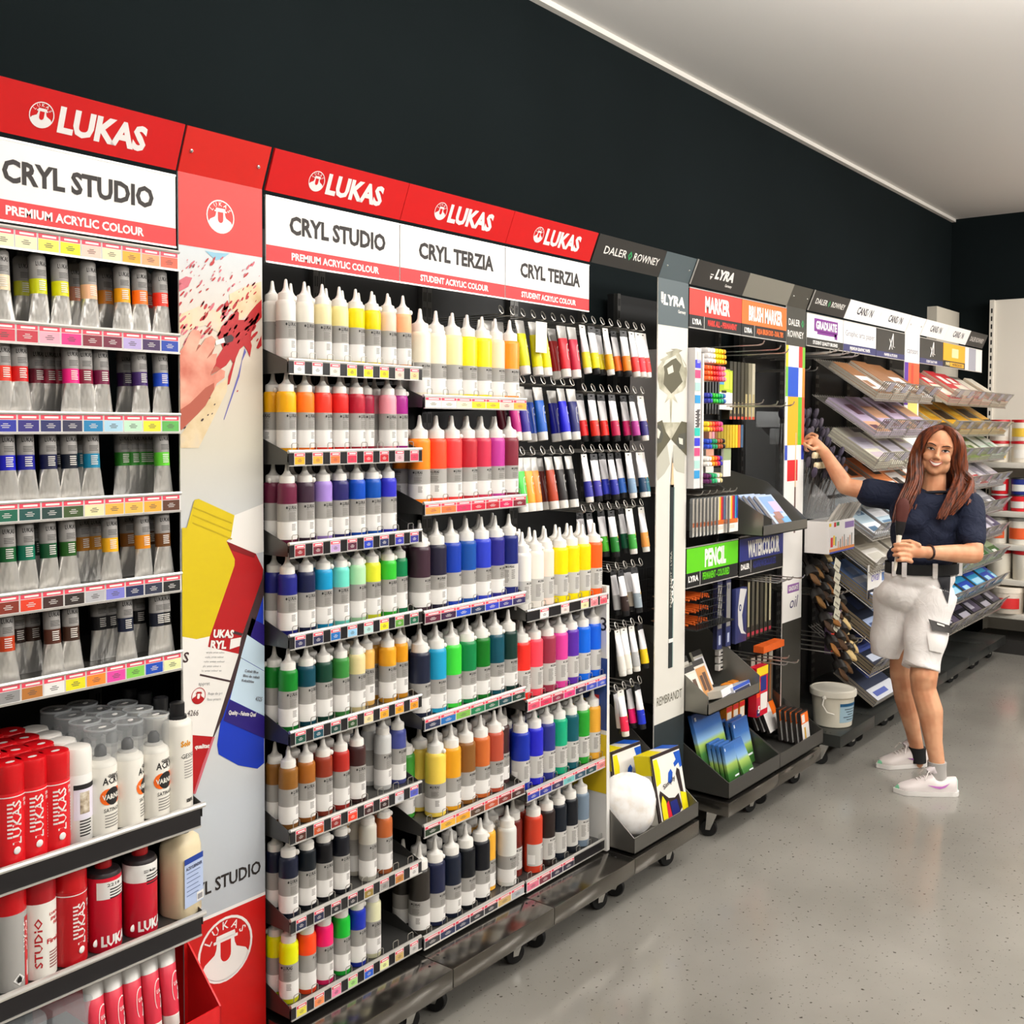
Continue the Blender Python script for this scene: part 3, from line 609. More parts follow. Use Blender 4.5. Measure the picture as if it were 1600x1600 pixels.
# ---------------------------------------------------------------- banners with pencil and colour squares
def post(label, x0, x1, mats, draw, zlo=.15, name='display_banner', tilt=1):
    m = MB().box(x0, YB, zlo, x1, YB + .004, 2.212, 0)
    m.prism([(x0, HB.y, HB.z), (x1, HB.y, HB.z), (x1, HT.y, HT.z), (x0, HT.y, HT.z)], (0, .004, .001), tilt)
    q = lambda z0, z1, i, k=1, a=0., c=1.: m.poly([(x0 + (x1 - x0) * a, YB - .0004 * k, z0), (x0 + (x1 - x0) * c, YB - .0004 * k, z0), (x0 + (x1 - x0) * c, YB - .0004 * k, z1), (x0 + (x1 - x0) * a, YB - .0004 * k, z1)], i)
    t = lambda s, f, z, h, i, w=None, bd=0., k=2, **kw: m.text(s, (x0 + (x1 - x0) * f, YB - .0004 * k, z), X_, Z_, h, i, w, bd, **kw)
    draw(m, q, t, x0, x1)
    for f in (.14, .86):
        c_ = HB + HV * .05; m.ball((x0 + (x1 - x0) * f, c_.y, c_.z), .0045, len(mats) - 1, 8, 6)
    o = m.build(name, mats, flat=True); return tag(o, label, 'banner')
def d_pencil(m, q, t, x0, x1):
    q(2.035, 2.212, 1); q(.15, .495, 2)
    t('LYRA', .52, 2.115, .036, 3, .165, .05, shear=.12); t('Germany', .78, 2.09, .012, 3, .06, .02)
    for k in range(3): m.box(x0 + .02 + k * .006, YB - .002, 2.13, x0 + .024 + k * .006, YB, 2.16, 3)
    m.poly([(x0 + .018, YB - .001, 2.128), (x0 + .04, YB - .001, 2.128), (x0 + .029, YB - .001, 2.115)], 3)
    P = lambda pts, i, k: m.poly(pick(1010, 360, 5.333, pts, k, x0 + .001, x1 - .001), i)
    P([(90, 1140), (130, 1090), (110, 1080), (180, 1040), (160, 1020), (225, 1000), (200, 990), (250, 985), (300, 1000), (270, 1020), (330, 1120), (340, 1180), (325, 1300), (300, 1340), (230, 1370), (260, 1440), (215, 1400), (205, 1600), (335, 1600), (335, 1760), (200, 1740), (85, 1740), (85, 1600), (200, 1600), (195, 1400), (150, 1440), (180, 1370), (110, 1320), (85, 1240)], 4, 2)
    P([(140, 1120), (200, 1080), (240, 1060), (290, 1120), (270, 1180), (300, 1260), (230, 1340), (205, 1360), (140, 1280), (150, 1180)], 5, 3)
    P([(205, 1080), (250, 1060), (240, 1040), (160, 1080), (130, 1140)], 6, 4); P([(280, 1040), (330, 1140), (310, 1140)], 6, 4); P([(170, 1150), (215, 1120), (225, 1180), (180, 1200)], 6, 4)
    P([(85, 1600), (130, 1580), (160, 1680), (200, 1740), (85, 1900)], 5, 3); P([(335, 1600), (290, 1590), (240, 1680), (205, 1740), (335, 1880)], 5, 3)
    Q = lambda pts, i, k: m.poly(pick(1010, 620, 5.333, pts, k, x0 + .001, x1 - .001), i)
    Q([(75, 230), (120, 240), (140, 320), (120, 380), (75, 390)], 7, 4); Q([(330, 300), (270, 310), (245, 380), (270, 430), (320, 440)], 7, 4); Q([(85, 260), (115, 290), (100, 350), (80, 340)], 6, 5); Q([(265, 340), (300, 350), (300, 400), (270, 390)], 6, 5)
    Q([(70, 420), (170, 380), (195, 560), (150, 640), (90, 700), (70, 640)], 8, 2); Q([(320, 440), (225, 400), (215, 560), (250, 620), (315, 640)], 8, 2)
    xm = x0 + (x1 - x0) * .505
    m.poly([(xm - .012, YB - .003, 1.41), (xm + .012, YB - .003, 1.41), (xm + .002, YB - .003, 1.525), (xm - .002, YB - .003, 1.525)], 9)
    m.poly([(xm - .003, YB - .0034, 1.505), (xm + .003, YB - .0034, 1.505), (xm, YB - .0034, 1.55)], 2)
    m.box(xm - .014, YB - .003, .70, xm + .012, YB, 1.42, 2); m.box(xm + .012, YB - .003, .70, xm + .018, YB, 1.41, 10); m.box(xm - .015, YB - .0034, .80, xm + .018, YB, .815, 3)
    m.text('REMBRANDT - LYRA', (xm, YB - .0042, 1.05), Z_, -X_, .012, 8, .22, .01); m.text('LYRA', (xm, YB - .0042, 1.0), -Z_, X_, .014, 3, .1, .04)
    t('REMBRANDT', .5, .565, .034, 5, .195, -.002)
post('white banner with a long dark pencil and stone rosette under a grey top', 3.476, 3.709, [M('dcd9d0', .45), M('4e5a5e', .45), M('262e30', .45), DRKT, wash('stone', '', ['6d6a58', 'a6a28c', 'd2cebc'], (14, 14, 14)), M('56523f', .5), M('d8d4c4', .5), M('4a4a40', .5), M('b4b2a4', .5), M('d8b890', .5), M('7c9a94', .5), CHROME], d_pencil)
def d_squares(m, q, t, x0, x1):
    q(2.03, 2.212, 1); q(.15, .72, 2)
    t('DALER', .40, 2.125, .03, 3, .13, .012); diamond(m, (x0 + .185, YB - .001, 2.14), X_, Z_, -Y_, .02, 4, 1); t('ROWNEY', .48, 2.07, .03, 3, .185, .012)
    for z0, z1, cells in ((1.93, 2.03, ('f2f0ec', 'd2302c', '74b838')), (1.79, 1.93, ('0c4cc0', 'f2f0ec', 'f08830')), (1.56, 1.79, ('f2a810', '5cb428', 'e0502c')), (1.49, 1.56, ('2848b0', 'f2f0ec', '3848b8')), (1.39, 1.49, ('f2f0ec', 'd42a30', 'f2f0ec'))):
        fs = (.12, .66, .86, 1) if len(cells) == 3 else ()
        if z0 == 1.49: fs = (0, .14, .86, 1)
        if z0 == 1.39: fs = (0, .14, .68, 1)
        for k, c in enumerate(cells): q(z0, z1, SQ.index(c), 1, fs[k], fs[k + 1])
    q(1.93, 2.03, SQ.index('e8c81c'), 1, 0, .12); q(1.79, 1.93, SQ.index('74b838'), 1, 0, .12); q(1.56, 1.79, SQ.index('f2f0ec'), 1, 0, .1)
    t('oil', .55, .78, .055, 5, .085, .0, shear=.3); q(.855, .895, 6, 2, .25, .85); t('GRADUATE', .55, .865, .02, 3, .11, .03, 3)
    m.box(x0 + .118, YB - .002, 1.14, x0 + .13, YB, 1.36, SQ.index('6a5048')); m.box(x0 + .12, YB - .002, 1.36, x0 + .128, YB, 1.62, SQ.index('d8b890'))
SQ = ['f0ede8', '3c3a33', '35332d', 'efece6', '2aa05a', '2c2058', '8a5a9a', 'f2f0ec', 'd2302c', '74b838', '0c4cc0', 'f08830', 'f2a810', '5cb428', 'e0502c', '2848b0', '3848b8', 'd42a30', 'e8c81c', '6a5048', 'd8b890']
post('white banner with coloured squares below a dark green-brown top, beside the brush rack', 4.645, 4.866, [M(c, .45) for c in SQ] + [CHROME], d_squares)
def d_cs(m, q, t, x0, x1):
    t('canson', .5, 2.09, .035, 1, .2, .005); 
    q(1.78, 2.035, 2, 1, .0, .25); q(1.9, 2.035, 3, 1, .25, 1); q(1.7, 1.9, 5, 1, .25, .9); q(1.9, 2.03, 4, 2, .45, .6)
post('tall white banner lettered in grey, purple and orange below, between the paper racks', 6.332, 6.606, [M('f1efec', .45), M('8a8a98', .5), M('5a2c9c', .45), M('f06038', .45), M('d84028', .45), M('e8d878', .45), CHROME], d_cs, 1.3, tilt=0)
# ---------------------------------------------------------------- aluminium tube bay at the left edge
ALU = M('e6e4e0', .3, .75); nt, nd, lk, b = nodes(ALU); n1 = nd.new('ShaderNodeTexNoise'); n1.inputs['Scale'].default_value = 90; n1.inputs['Detail'].default_value = 1; bp_ = nd.new('ShaderNodeBump'); bp_.inputs['Strength'].default_value = .7; bp_.inputs['Distance'].default_value = .004; mp = nd.new('ShaderNodeMapping'); mp.inputs['Scale'].default_value = (1, 1, .35); tc = nd.new('ShaderNodeTexCoord'); lk.new(tc.outputs['Object'], mp.inputs[0]); lk.new(mp.outputs[0], n1.inputs['Vector']); lk.new(n1.outputs[0], bp_.inputs['Height']); lk.new(bp_.outputs[0], b['Normal'])
ALU0 = M('b9b7b3', .25, .95); ALUD = M('8d8b88', .5, .2); CAPK = M('2c2c2e', .45)
def tube_proto(name, kind):
    t = thing(name, 'tube', 'paint tube')
    m = MB()
    if kind == 'alu':
        Z = [0, .004, .02, .04, .058, .066, .0661, .096, .0961, .142, .147, .150]
        a = [.0255, .0255, .0235, .021, .0185, .017, .0171, .0167, .0168, .0165, .0125, .008]
        b = [.0006, .0009, .006, .0105, .0145, .0155, .0156, .0165, .0166, .0165, .0125, .008]
        ms = [0, 0, 0, 0, 0, 0, 1, 1, 2, 2, 2]
        n = 20
        vs = [(a[j] * cos(2 * pi * i / n), b[j] * sin(2 * pi * i / n), Z[j]) for j in range(len(Z)) for i in range(n)]
        for j in range(len(Z) - 1):
            for i in range(n): m.f.append((j * n + i, j * n + (i + 1) % n, (j + 1) * n + (i + 1) % n, (j + 1) * n + i)); m.m.append(ms[j])
        m.v = [Vector(p) for p in vs]; m.f.append(tuple(range(n - 1, -1, -1))); m.m.append(0)
        m.text('LUKAS', 0, 0, 0, .0085, 3, .024, .02, map=lambda x, z: cyl(.0168)(x, z + .122), res=1)
        lines(m, .0168, .112, 4, .0032, .02, 4); lines(m, .0173, .09, 5, .0042, .015, 5)
        m.build('body', [ALU, M('ffffff', .4), M('8e8b88', .45), TXT, M('4a4846', .5), M('e8e4dc', .5)], t)
        MB().lathe([(.009, .149), (.0095, .15), (.0095, .164), (.007, .167)], 14).build('cap', CAPK, t)
    elif kind == 'lux':
        Z = [0, -.004, -.02, -.045, -.0451, -.09, -.13, -.150, -.152]
        a = [.0245, .0245, .0235, .0215, .0216, .0195, .0185, .0180, .012]
        b = [.0006, .0012, .006, .011, .0111, .0155, .018, .018, .012]
        ms = [0, 0, 0, 1, 1, 1, 1, 1]
        n = 20
        m.v = [Vector((a[j] * cos(2 * pi * i / n), -b[j] * sin(2 * pi * i / n), Z[j])) for j in range(len(Z)) for i in range(n)]
        for j in range(len(Z) - 1):
            for i in range(n): m.f.append((j * n + i, j * n + (i + 1) % n, (j + 1) * n + (i + 1) % n, (j + 1) * n + i)); m.m.append(ms[j])
        m.f.append(tuple(range(n))); m.m.append(0)
        fr = lambda x, z: (x, -.0012 - (-z) * .235 if z > -.075 else -.0185 * math.sqrt(max(.05, 1 - (x / .0215) ** 2)), z)
        sy = lambda x, z: (x, -(.0014 + min(1, -z / .09) * .0155) * math.sqrt(max(.02, 1 - (x / (.0245 - .045 * -z)) ** 2)) - .0004, z)
        m.text('LUKAS', 0, 0, 0, .0075, 3, .026, .03, map=lambda x, z: sy(x, z - .037), res=1)
        for i in range(20):
            t0, t1 = -1.9 + 3.8 * i / 20, -1.9 + 3.8 * (i + 1) / 20
            m.poly([sy(.012 + -.015 * cos(t) * k, -.098 + .036 * sin(t) * k) for t, k in ((t0, 1), (t1, 1), (t1, .92), (t0, .92))], 2)
        m.poly([sy(x, z) for x, z in ((.004, -.13), (.011, -.118), (.014, -.105), (.011, -.1), (.015, -.094), (.016, -.13), (.010, -.14))], 2)
        m.text('LUK', 0, 0, 0, .007, 2, .012, .02, map=lambda x, z: sy(x + .009, z - .09), res=1)
        m.build('body', [M('a9a7a3', .32, .4), M('ffffff', .35), M('f2f0ec', .4), TXT], t)
        MB().lathe([(.0165, -.178), (.0175, -.176), (.0178, -.152), (.016, -.15)], 18).build('cap', PW, t)
    else:
        Z = [0, -.003, -.03, -.075, -.0751, -.118, -.130, -.1305]
        a = [.0215, .0215, .020, .0175, .0176, .0162, .016, .011]
        b = [.0006, .001, .008, .0135, .0136, .0158, .016, .011]
        ms = [0, 0, 0, 1, 1, 1, 1]
        n = 18
        m.v = [Vector((a[j] * cos(2 * pi * i / n), -b[j] * sin(2 * pi * i / n), Z[j])) for j in range(len(Z)) for i in range(n)]
        for j in range(len(Z) - 1):
            for i in range(n): m.f.append((j * n + i, j * n + (i + 1) % n, (j + 1) * n + (i + 1) % n, (j + 1) * n + i)); m.m.append(ms[j])
        m.f.append(tuple(range(n))); m.m.append(0)
        sy = lambda x, z: (x, -(.0014 + min(1, -z / .09) * .0138) * math.sqrt(max(.02, 1 - (x / (.0215 - .045 * -z)) ** 2)) - .0005, z)
        m.poly([sy(x, z) for x, z in ((-.006, -.03), (.001, -.02), (.005, -.026), (.003, -.036), (.006, -.045), (-.001, -.055), (-.005, -.047), (-.002, -.04))], 2)
        m.poly([sy(x, z) for x, z in ((.004, -.066), (.010, -.058), (.0125, -.07), (.012, -.082), (.006, -.08))], 3)
        m.text('acrylic', 0, 0, 0, .0035, 4, .014, map=lambda x, z: sy(x, z - .095), res=1)
        m.build('body', [M('eae8ea', .4), M('ffffff', .38), M('2c9cd0', .45), M('f0b838', .5), M('f0eeee', .5)], t)
        MB().lathe([(.0125, -.150), (.014, -.148), (.0145, -.131), (.013, -.1295)], 16).build('cap', PW, t)
        h = MB().box(-.020, -.0007, -.002, .020, .0007, .012).box(-.020, -.0007, .016, .020, .0007, .022).box(-.020, -.0007, .012, -.006, .0007, .016).box(.006, -.0007, .012, .020, .0007, .016)
        h.build('hang_tab', CAPK, t)
    return t
PROTO['alu'] = tube_proto('aluminium_paint_tube', 'alu'); PROTO['lux'] = tube_proto('hanging_paint_tube', 'lux'); PROTO['dr'] = tube_proto('blister_paint_tube', 'dr')
def put_tube(kind, loc, rot, col, label, group, cap=None):
    o = dup(PROTO[kind], loc, rot, label, group)
    for c in o.children:
        st = c.name.split('.')[0]
        if st == 'body': paint(c, 1, M(col, .38))
        if cap and st in ('cap',): paint(c, 0, cap)
        if kind == 'dr' and st == 'hang_tab' and cap is None: paint(c, 0, PW)
    return o
g1 = gondola('tube bay at the left edge: rails of aluminium tubes over shelves of cans', BX[0], BX[1])
RZ = [2.032, 1.848, 1.671, 1.495, 1.314, 1.137]; YR = 2.045
w1 = (BX[1] - BX[0]) / 2
RC = ['f0e8c0,e8e060,dce020,f4c8b8,f0e4b8,f0a830,f0a070,e86048', 'c8384c,b83040,e8a8b8,d83080,7c2434,6c2038,b0a0d0,402854,2040a0', '182878,28309c,302878,282c60,30304c,1878a8,a8d0e4,bce0c4,e8dc30,58a850', '147850,146048,184c48,203c38,3c5028,f0e4b0,e8b048,f0b850,e8a838,583424', '98401c,7c2c1c,dc3c20,3c2420,2c2420,b0b0b4,7878c8,202850,2c3044,202020', 'b08040,8c8c8c,b07030,f0f0ec,e8e020,f08830,e048a0,80c850,1848b0,e8ecb0']
for z, cc in zip(RZ, RC):
    y0 = YR - 2.15
    s_ = MB().box(-w1 + .004, y0 + .01, z - .012, w1 - .004, .25, z - .006).build('tube_shelf', STEELD, g1)
    l = MB().box(-w1 + .001, y0 + .001, z - .041, w1 - .001, y0 + .006, z - .002, 1).tube([(-w1 + .001, y0, z - .001), (w1 - .001, y0, z - .001)], .004, 6, 0).box(-w1 + .001, y0 - .002, z - .0435, w1 - .001, y0 + .003, z - .040, 0)
    l.build('price_rail', [LIP, M('d8d4d2', .4)], s_)
    cs = cc.split(','); p = 2 * (w1 - .004) / 10
    cs = [cs[0]] * (10 - len(cs)) + cs
    for i, c in enumerate(cs): card(s_, (-w1 + .004 + p * (i + .5), y0 - .0004, z - .0215), p - .001, .036, c, lum(c) < 330)
TUBES = ['20 e8d4b0 cream;150 b8b820 olive:b;245 ccd000 yellow-green;375 dcd800 yellow;455 b87050 tan:b;545 f0b890 peach;640 e08820 amber:b;740 f4a400 golden;845 f4700c orange;925 c83024 vermilion:b;1010 e4321c bright red',
 '30 e43420 red;130 c81818 scarlet;230 701028 wine:b;300 901030 crimson:b;360 a81838 carmine:b;435 f01c80 hot pink;515 7c1030 burgundy;615 700c3c claret;755 38184c plum:b;845 3c2060 violet;970 1040b4 blue',
 '50 1018b4 ultramarine;165 181c88 deep blue;300 141840 navy;350 101430 indigo:b;425 0c1424 blue-black;490 0c6074 teal:b;555 107ca0 turquoise;740 2c7c20 leaf green:b;800 2c8424 moss:b;850 308c24 grass:b;905 2c8020 meadow:b;1010 5cc42c light green',
 '50 0a5428 green;165 0a6850 teal green;230 102c24 dark teal:b;300 0c4a28 forest green;415 205418 olive green;500 a86c10 mustard:b;570 c08010 dark yellow:b;665 f4b018 warm yellow;770 8c5418 bronze:b;860 d48410 ochre;945 503010 umber:b;1025 643c14 brown',
 '40 b83c18 rust;110 30201c smoke:b;200 3c2418 sepia:b;320 50281a chestnut;430 40281c walnut;600 18181c soot:b;660 1c1c20 graphite:b;755 141c34 ink;830 101014 onyx:b;945 141828 blue-black;1010 101010 black']
OYS = [100, 500, 500, 500, 880]
for r_, line in enumerate(TUBES):
    z = RZ[r_ + 1] + .0005; k = 0
    for e in line.split(';'):
        px, hx, nm = e.split(' ', 2); back = nm.endswith(':b'); nm = nm[:-2] if back else nm
        Y = 2.125 if back else 2.066
        py = 728.5 - (z - 1.65) * 560
        x = max(at(float(px) / 3.81, py, Y=Y).x, .918 + .0285)
        x = min(x, BX[1] - .032); k += 1
        put_tube('alu', (x, Y, z - .006), (-.07, 0, random.uniform(-.12, .12)), hx, f'{nm} tube of paint, {"set back, " if back else ""}{ORD[k-1]} in {ORD[r_]} row at the left edge', 'aluminium tubes hanging in rows')
# shelves for cans
def canshelf(z):
    y0 = YF - 2.15
    s_ = MB().box(-w1 + .004, y0 + .004, z - .012, w1 - .004, .25, z - .008).prism([(w1 - .004, y0 + .006, z), (w1 - .004, y0 + .006, z - .03), (w1 - .004, .25, z - .05), (w1 - .004, .25, z + .05), (w1 - .004, y0 + .1, z + .028)], (.0012, 0, 0)).build('shelf', STEELD, g1)
    MB().tube([(-w1 + .003, y0 + .001, z - .002), (w1 - .001, y0 + .001, z - .002)], .0065, 8, 0).box(-w1 + .003, y0 - .001, z - .046, w1 - .012, y0 + .002, z - .004, 1).box(-w1 + .003, y0 - .003, z - .050, w1 - .012, y0 + .002, z - .046, 0).build('price_rail', [LIP, SMOKE], s_)
canshelf(.805); canshelf(.56)
LBR = M('d01820', .3); CANW = M('eceae6', .3); TINW = M('d8d6d0', .3, .3)
def disc_on(m, R, off, z, r, i):
    for k in range(8): m.add([cyl(R)(off + r * cos(pi + pi * k / 8), z + r * sin(pi * k / 8)), cyl(R)(off + r * cos(pi + pi * (k + 1) / 8), z + r * sin(pi * (k + 1) / 8)), cyl(R)(off + r * cos(pi + pi * (k + 1) / 8), z - r * sin(pi * (k + 1) / 8)), cyl(R)(off + r * cos(pi + pi * k / 8), z - r * sin(pi * k / 8))], [(0, 1, 2, 3)], i)
def spray(name, label, x, y, z, kind, group=None, rz=0., R=.0325, H=.198):
    t = thing(name, label, 'spray can', (x, y, z), rz, group)
    hb = H * {'varnish': .64, 'gesso': .80}.get(kind, .72)
    m = MB().lathe([(R * .92, 0), (R, .003), (R, hb), (R * .9, hb + .008), (R * .62, hb + .014)], 24, m=0)
    tx = lambda s, z_, h, i, w_, bd=.03, off=0., R_=R + .0006: m.text(s, 0, 0, 0, h, i, w_, bd, map=lambda a, b_: cyl(R_)(a + off, b_ + z_), res=1)
    vt = lambda s, zc, h, i, w_, off=0., bd=.02: m.text(s, 0, 0, 0, h, i, w_, bd, map=lambda a, b_: cyl(R + .0006)(off - b_, zc + a), res=1)
    if kind in ('red', 'redfilm', 'firnis', 'marble'):
        bodym = {'red': LBR, 'redfilm': M('b0141c', .3), 'firnis': M('e6e2da', .35), 'marble': M('9c9a96', .4)}[kind]
        ci = 1
        if kind in ('red', 'redfilm'):
            vt('LUKAS', .085, .017, 1, .085, .006); tx('SPRÜH', .122, .006, 1, .02, .03, .022); tx('FILM', .113, .006, 1, .016, .03, .022)
            m.ball((*cyl(R + .0004)(-.003, 0)[:2], .03), .0075, 1, 10, 6, (1, .25, 1)); lines(m, R + .0006, .1, 12, .006, .008, 1, .024)
            sleeve(m, R + .0004, hb - .008, hb - .006, 1); lines(m, R + .0006, .12, 9, .008, .01, 1, -.016)
        elif kind == 'firnis':
            vt('STUDIO', .075, .014, 2, .10, -.016); tx('LUKAS', .125, .005, 2, .026, .03, .012); tx('SPRÜH', .114, .006, 2, .026, .03, .014); tx('FILM', .104, .006, 2, .018, .03, .018); tx('Firnis', .07, .009, 2, .034, .03, .010); lines(m, R + .0006, .05, 6, .006, .024, 4, .01)
        else:
            sleeve(m, R + .0005, .0, hb - .012, 2, .25, .75, 5); vt('LUKAS', .10, .013, 1, .06, .018); sleeve(m, R + .0005, .02, .05, 1, .45, .7, 3)
            m.poly([cyl(R + .001)(a, b_) for a, b_ in ((-.018, .022), (-.006, .01), (.006, .022), (-.006, .034))], 1); m.poly([cyl(R + .0015)(a, b_) for a, b_ in ((-.010, .016), (-.002, .016), (-.001, .022), (-.006, .031), (-.011, .022))], 5)
        o = m.build('can', [bodym, CANW, M('b81c24', .4), TXT, M('8a5050', .5), BLACK], t)
        MB().lathe([(R * .98, hb - .004), (R, hb), (R, H - .008), (R * .94, H - .002), (R * .8, H)], 24).ball((0, -R * .3, H), .006, 1, 8, 4, (1.6, 1, .12)).build('cap', [M('c41018' if kind != 'firnis' else 'a81820', .25), CANW], t)
    elif kind == 'white':
        sleeve(m, R + .0004, .05, .112, 1, -.8, .9, 10); sleeve(m, R + .0006, .112, .122, 2, -.8, .9, 10); sleeve(m, R + .0007, .062, .106, 3, -.4, .3, 6); lines(m, R + .0006, .046, 6, .006, .026, 2)
        m.build('can', [CANW, M('e8e2f0', .4), TXT, wash('photo_print', '', ['5a4a40', 'b8a890', 'e8e0d0'], (60, 60, 60))], t)
        MB().lathe([(R * .98, hb - .004), (R, hb), (R, H - .012), (R * .9, H - .002), (R * .7, H)], 24).build('cap', PW, t)
    elif kind in ('varnish', 'blank'):
        if kind == 'varnish':
            tx('GHIANT', .122, .006, 2, .028, .03, .003); tx('ACRYL', .108, .014, 2, .052, .02, .004)
            sleeve(m, R + .0005, 0, 0, 0) if 0 else None
            for off, i, r in ((-.011, 3, .017), (.013, 3, .017), (.001, 2, .0185)):
                disc_on(m, R + .0007 + (.0004 if i == 2 else 0), off, .082, r, i)
            tx('VARNISH', .077, .010, 0, .052, .03, .002, R + .0016); tx('SATINGVL', .05, .008, 2, .046, .005, .003); lines(m, R + .0006, .042, 5, .006, .036, 4)
        m.build('can', [M('e8e4da', .35), CANW, TXT, M('f06818', .45), M('8a8680', .5)], t)
        MB().lathe([(R * .62, hb + .012), (R * .6, hb + .018), (R * .45, hb + .020)], 16, m=1).lathe([(.0125, hb + .018), (.0125, hb + .034), (.007, hb + .042)], 12, m=0).build('nozzle', [CAPK, TINW], t)
        c = MB().lathe([(R * .99, hb), (R, hb + .004), (R, H - .002), (R * .96, H)], 24, cap=False); c.poly([(R * .96 * cos(2 * pi * k / 24), R * .96 * sin(2 * pi * k / 24), H) for k in range(24)])
        c.ball((0, -R * .2, H + .0005), .006, 1, 8, 4, (1.7, 1, .12)); c.lathe([(R * .95, H - .004), (R * 1.01, H - .003), (R * 1.01, H), (R * .95, H + .0008)], 24, m=2, cap=False); c.build('clear_cap', [FILM, CANW, M('c2c6c8', .2, 0, .6, 0, 0, 0, .55)], t)
    else:
        tx('Solo', .145, .012, 4, .026, .05, -.006); tx('GESSO', .118, .010, 2, .04, .0, .002); lines(m, R + .0006, .11, 7, .006, .026, 3, .002); tx('KREUL', .02, .007, 2, .02, .05, .004)
        m.build('can', [M('e4e0d6', .35), CANW, TXT, M('a09c96', .5), M('d8901c', .5)], t)
        MB().lathe([(R * .66, hb + .010), (R * .62, hb + .020), (R * .5, hb + .020), (R * .5, H), (R * .4, H + .002)], 18).build('cap', M('18181a', .35), t)
    return t
ZS = .805 - .0078
def canx(px, py, Y): return at(px, py, Y=Y).x
RED_PX = [13, 48, 84]
for k, px in enumerate(RED_PX): spray('spray_can', f'red spray can in the front of the upper can shelf, {ORD[k]} from left', canx(px, 1290, 2.01), 2.012, ZS, 'red', 'red spray cans on the upper can shelf', .15)
for r_ in range(1, 4):
    for k in range(3):
        spray('spray_can', f'red spray can with red cap, {ORD[r_]} row back, {ORD[k]} from left', canx(RED_PX[k], 1290, 2.01) + .004 * r_, 2.012 + .0665 * r_, ZS, 'red', 'red spray cans on the upper can shelf', random.uniform(-.5, .5))
x_ = canx(121, 1280, 2.01)
for r_ in range(4): spray('spray_can', 'slim white spray can with a small photo label, ' + ('front of its row' if r_ == 0 else f'{ORD[r_]} behind the front one'), x_ - .001 + .003 * r_, 2.010 + .063 * r_, ZS, 'white', 'slim white spray cans', .1, .030, .196)
for k, px in enumerate((158, 200, 241)):
    for r_ in range(4 if k < 2 else 3):
        spray('spray_can', f'clear-capped varnish spray can, {ORD[k]} column after the slim white cans, ' + ('front' if r_ == 0 else f'{ORD[r_]} behind'), canx(px, 1270, 2.01) + .004 * r_, 2.010 + .067 * r_, ZS, 'varnish', 'varnish spray cans', .25 + (.6 if k == 1 else 0), .0325, .222)
for r_ in range(4): spray('spray_can', 'tall white spray can with black cap, right end of the shelf, ' + ('front' if r_ == 0 else f'{ORD[r_]} behind'), canx(280, 1250, 2.0) + .002 * r_, 2.005 + .066 * r_, ZS, 'gesso', 'tall white spray cans', .2, .0322, .236)
ZS2 = .56 - .0078
spray('spray_can', 'grey marbled spray can with a red cap on the lower can shelf', canx(14, 1480, 2.01), 2.011, ZS2, 'marble', None, .3, .033, .21)
spray('spray_can', 'white varnish spray can with dark red cap on the lower can shelf', canx(61, 1470, 2.01), 2.011, ZS2, 'firnis', None, .2, .033, .212)
spray('spray_can', 'dark red spray can beside the white varnish can, lower can shelf', canx(110, 1455, 2.01), 2.011, ZS2, 'redfilm', None, .3, .033, .212)
def flask(label, px, txt, top):
    R = .036; t = thing('medium_bottle', label, 'bottle', (canx(px, 1430, 2.012), 2.0145, ZS2), .2)
    m = MB().lathe([(R * .95, 0), (R, .003), (R, .118), (R, .156), (R * .9, .164), (R * .5, .170)], 28, mats=[0, 0, 1 if top else 0, 2, 2, 2])
    T = lambda s, z_, h, i, w_, bd=.03, off=0.: m.text(s, 0, 0, 0, h, i, w_, bd, map=lambda a, b_: cyl(R + .0006)(a + off, b_ + z_), res=1)
    if not top: sleeve(m, R + .0004, .112, .148, 1, -1.1, 1.2, 10)
    T('LUKAS', .014, .020, 1, .072, .05, .004); T(txt, .138, .006, 3, .03, .02, -.004); lines(m, R + .0006, .130, 4, .006, .035, 3, .004); m.ball((*cyl(R + .0004)(-.042, 0)[:2], .022), .008, 1, 10, 6, (1, .25, 1))
    m.build('body', [M('c8102c', .3), CANW, M('2c2628', .4), TXT], t)
    MB().lathe([(.0165, .168), (.017, .170), (.017, .190), (.014, .193)], 18).build('cap', M('b81018', .3), t)
flask('red bottle with white label, left of two on the lower can shelf', 163, '2218', False); flask('red bottle with black shoulder, right of two', 220, '2221 Medium', True)
t = thing('binder_bottle', 'cream square-shouldered bottle of binder with a pale blue label', 'bottle', (canx(283, 1400, 2.02), 2.022, ZS2), .25)
def sq(r, k=.62):
    pts = []
    for i in range(24):
        a = 2 * pi * i / 24; c_, s_ = cos(a), sin(a); q_ = (abs(c_) ** 4 + abs(s_) ** 4) ** -.25; pts.append((r * c_ * (q_ * k + 1 - k), r * s_ * (q_ * k + 1 - k)))
    return pts
m = MB(); prof = [(.036, 0), (.0385, .004), (.0385, .150), (.034, .172), (.022, .184), (.0185, .187)]
for r, z in prof: m.v += [Vector((x, y, z)) for x, y in sq(r, .9 if r > .03 else .3)]
for j in range(5):
    for i in range(24): m.f.append((j * 24 + i, j * 24 + (i + 1) % 24, (j + 1) * 24 + (i + 1) % 24, (j + 1) * 24 + i)); m.m.append(0)
m.f.append(tuple(range(23, -1, -1))); m.m.append(0)
m.build('body', M('e8d8b4', .35), t)
m = MB(); yq = -.0385
m.poly([(-.03, yq - .0002, .025), (.03, yq - .0002, .025), (.03, yq - .0002, .135), (-.03, yq - .0002, .135)], 0); m.poly([(-.03, yq - .0006, .122), (.03, yq - .0006, .122), (.03, yq - .0006, .135), (-.03, yq - .0006, .135)], 1)
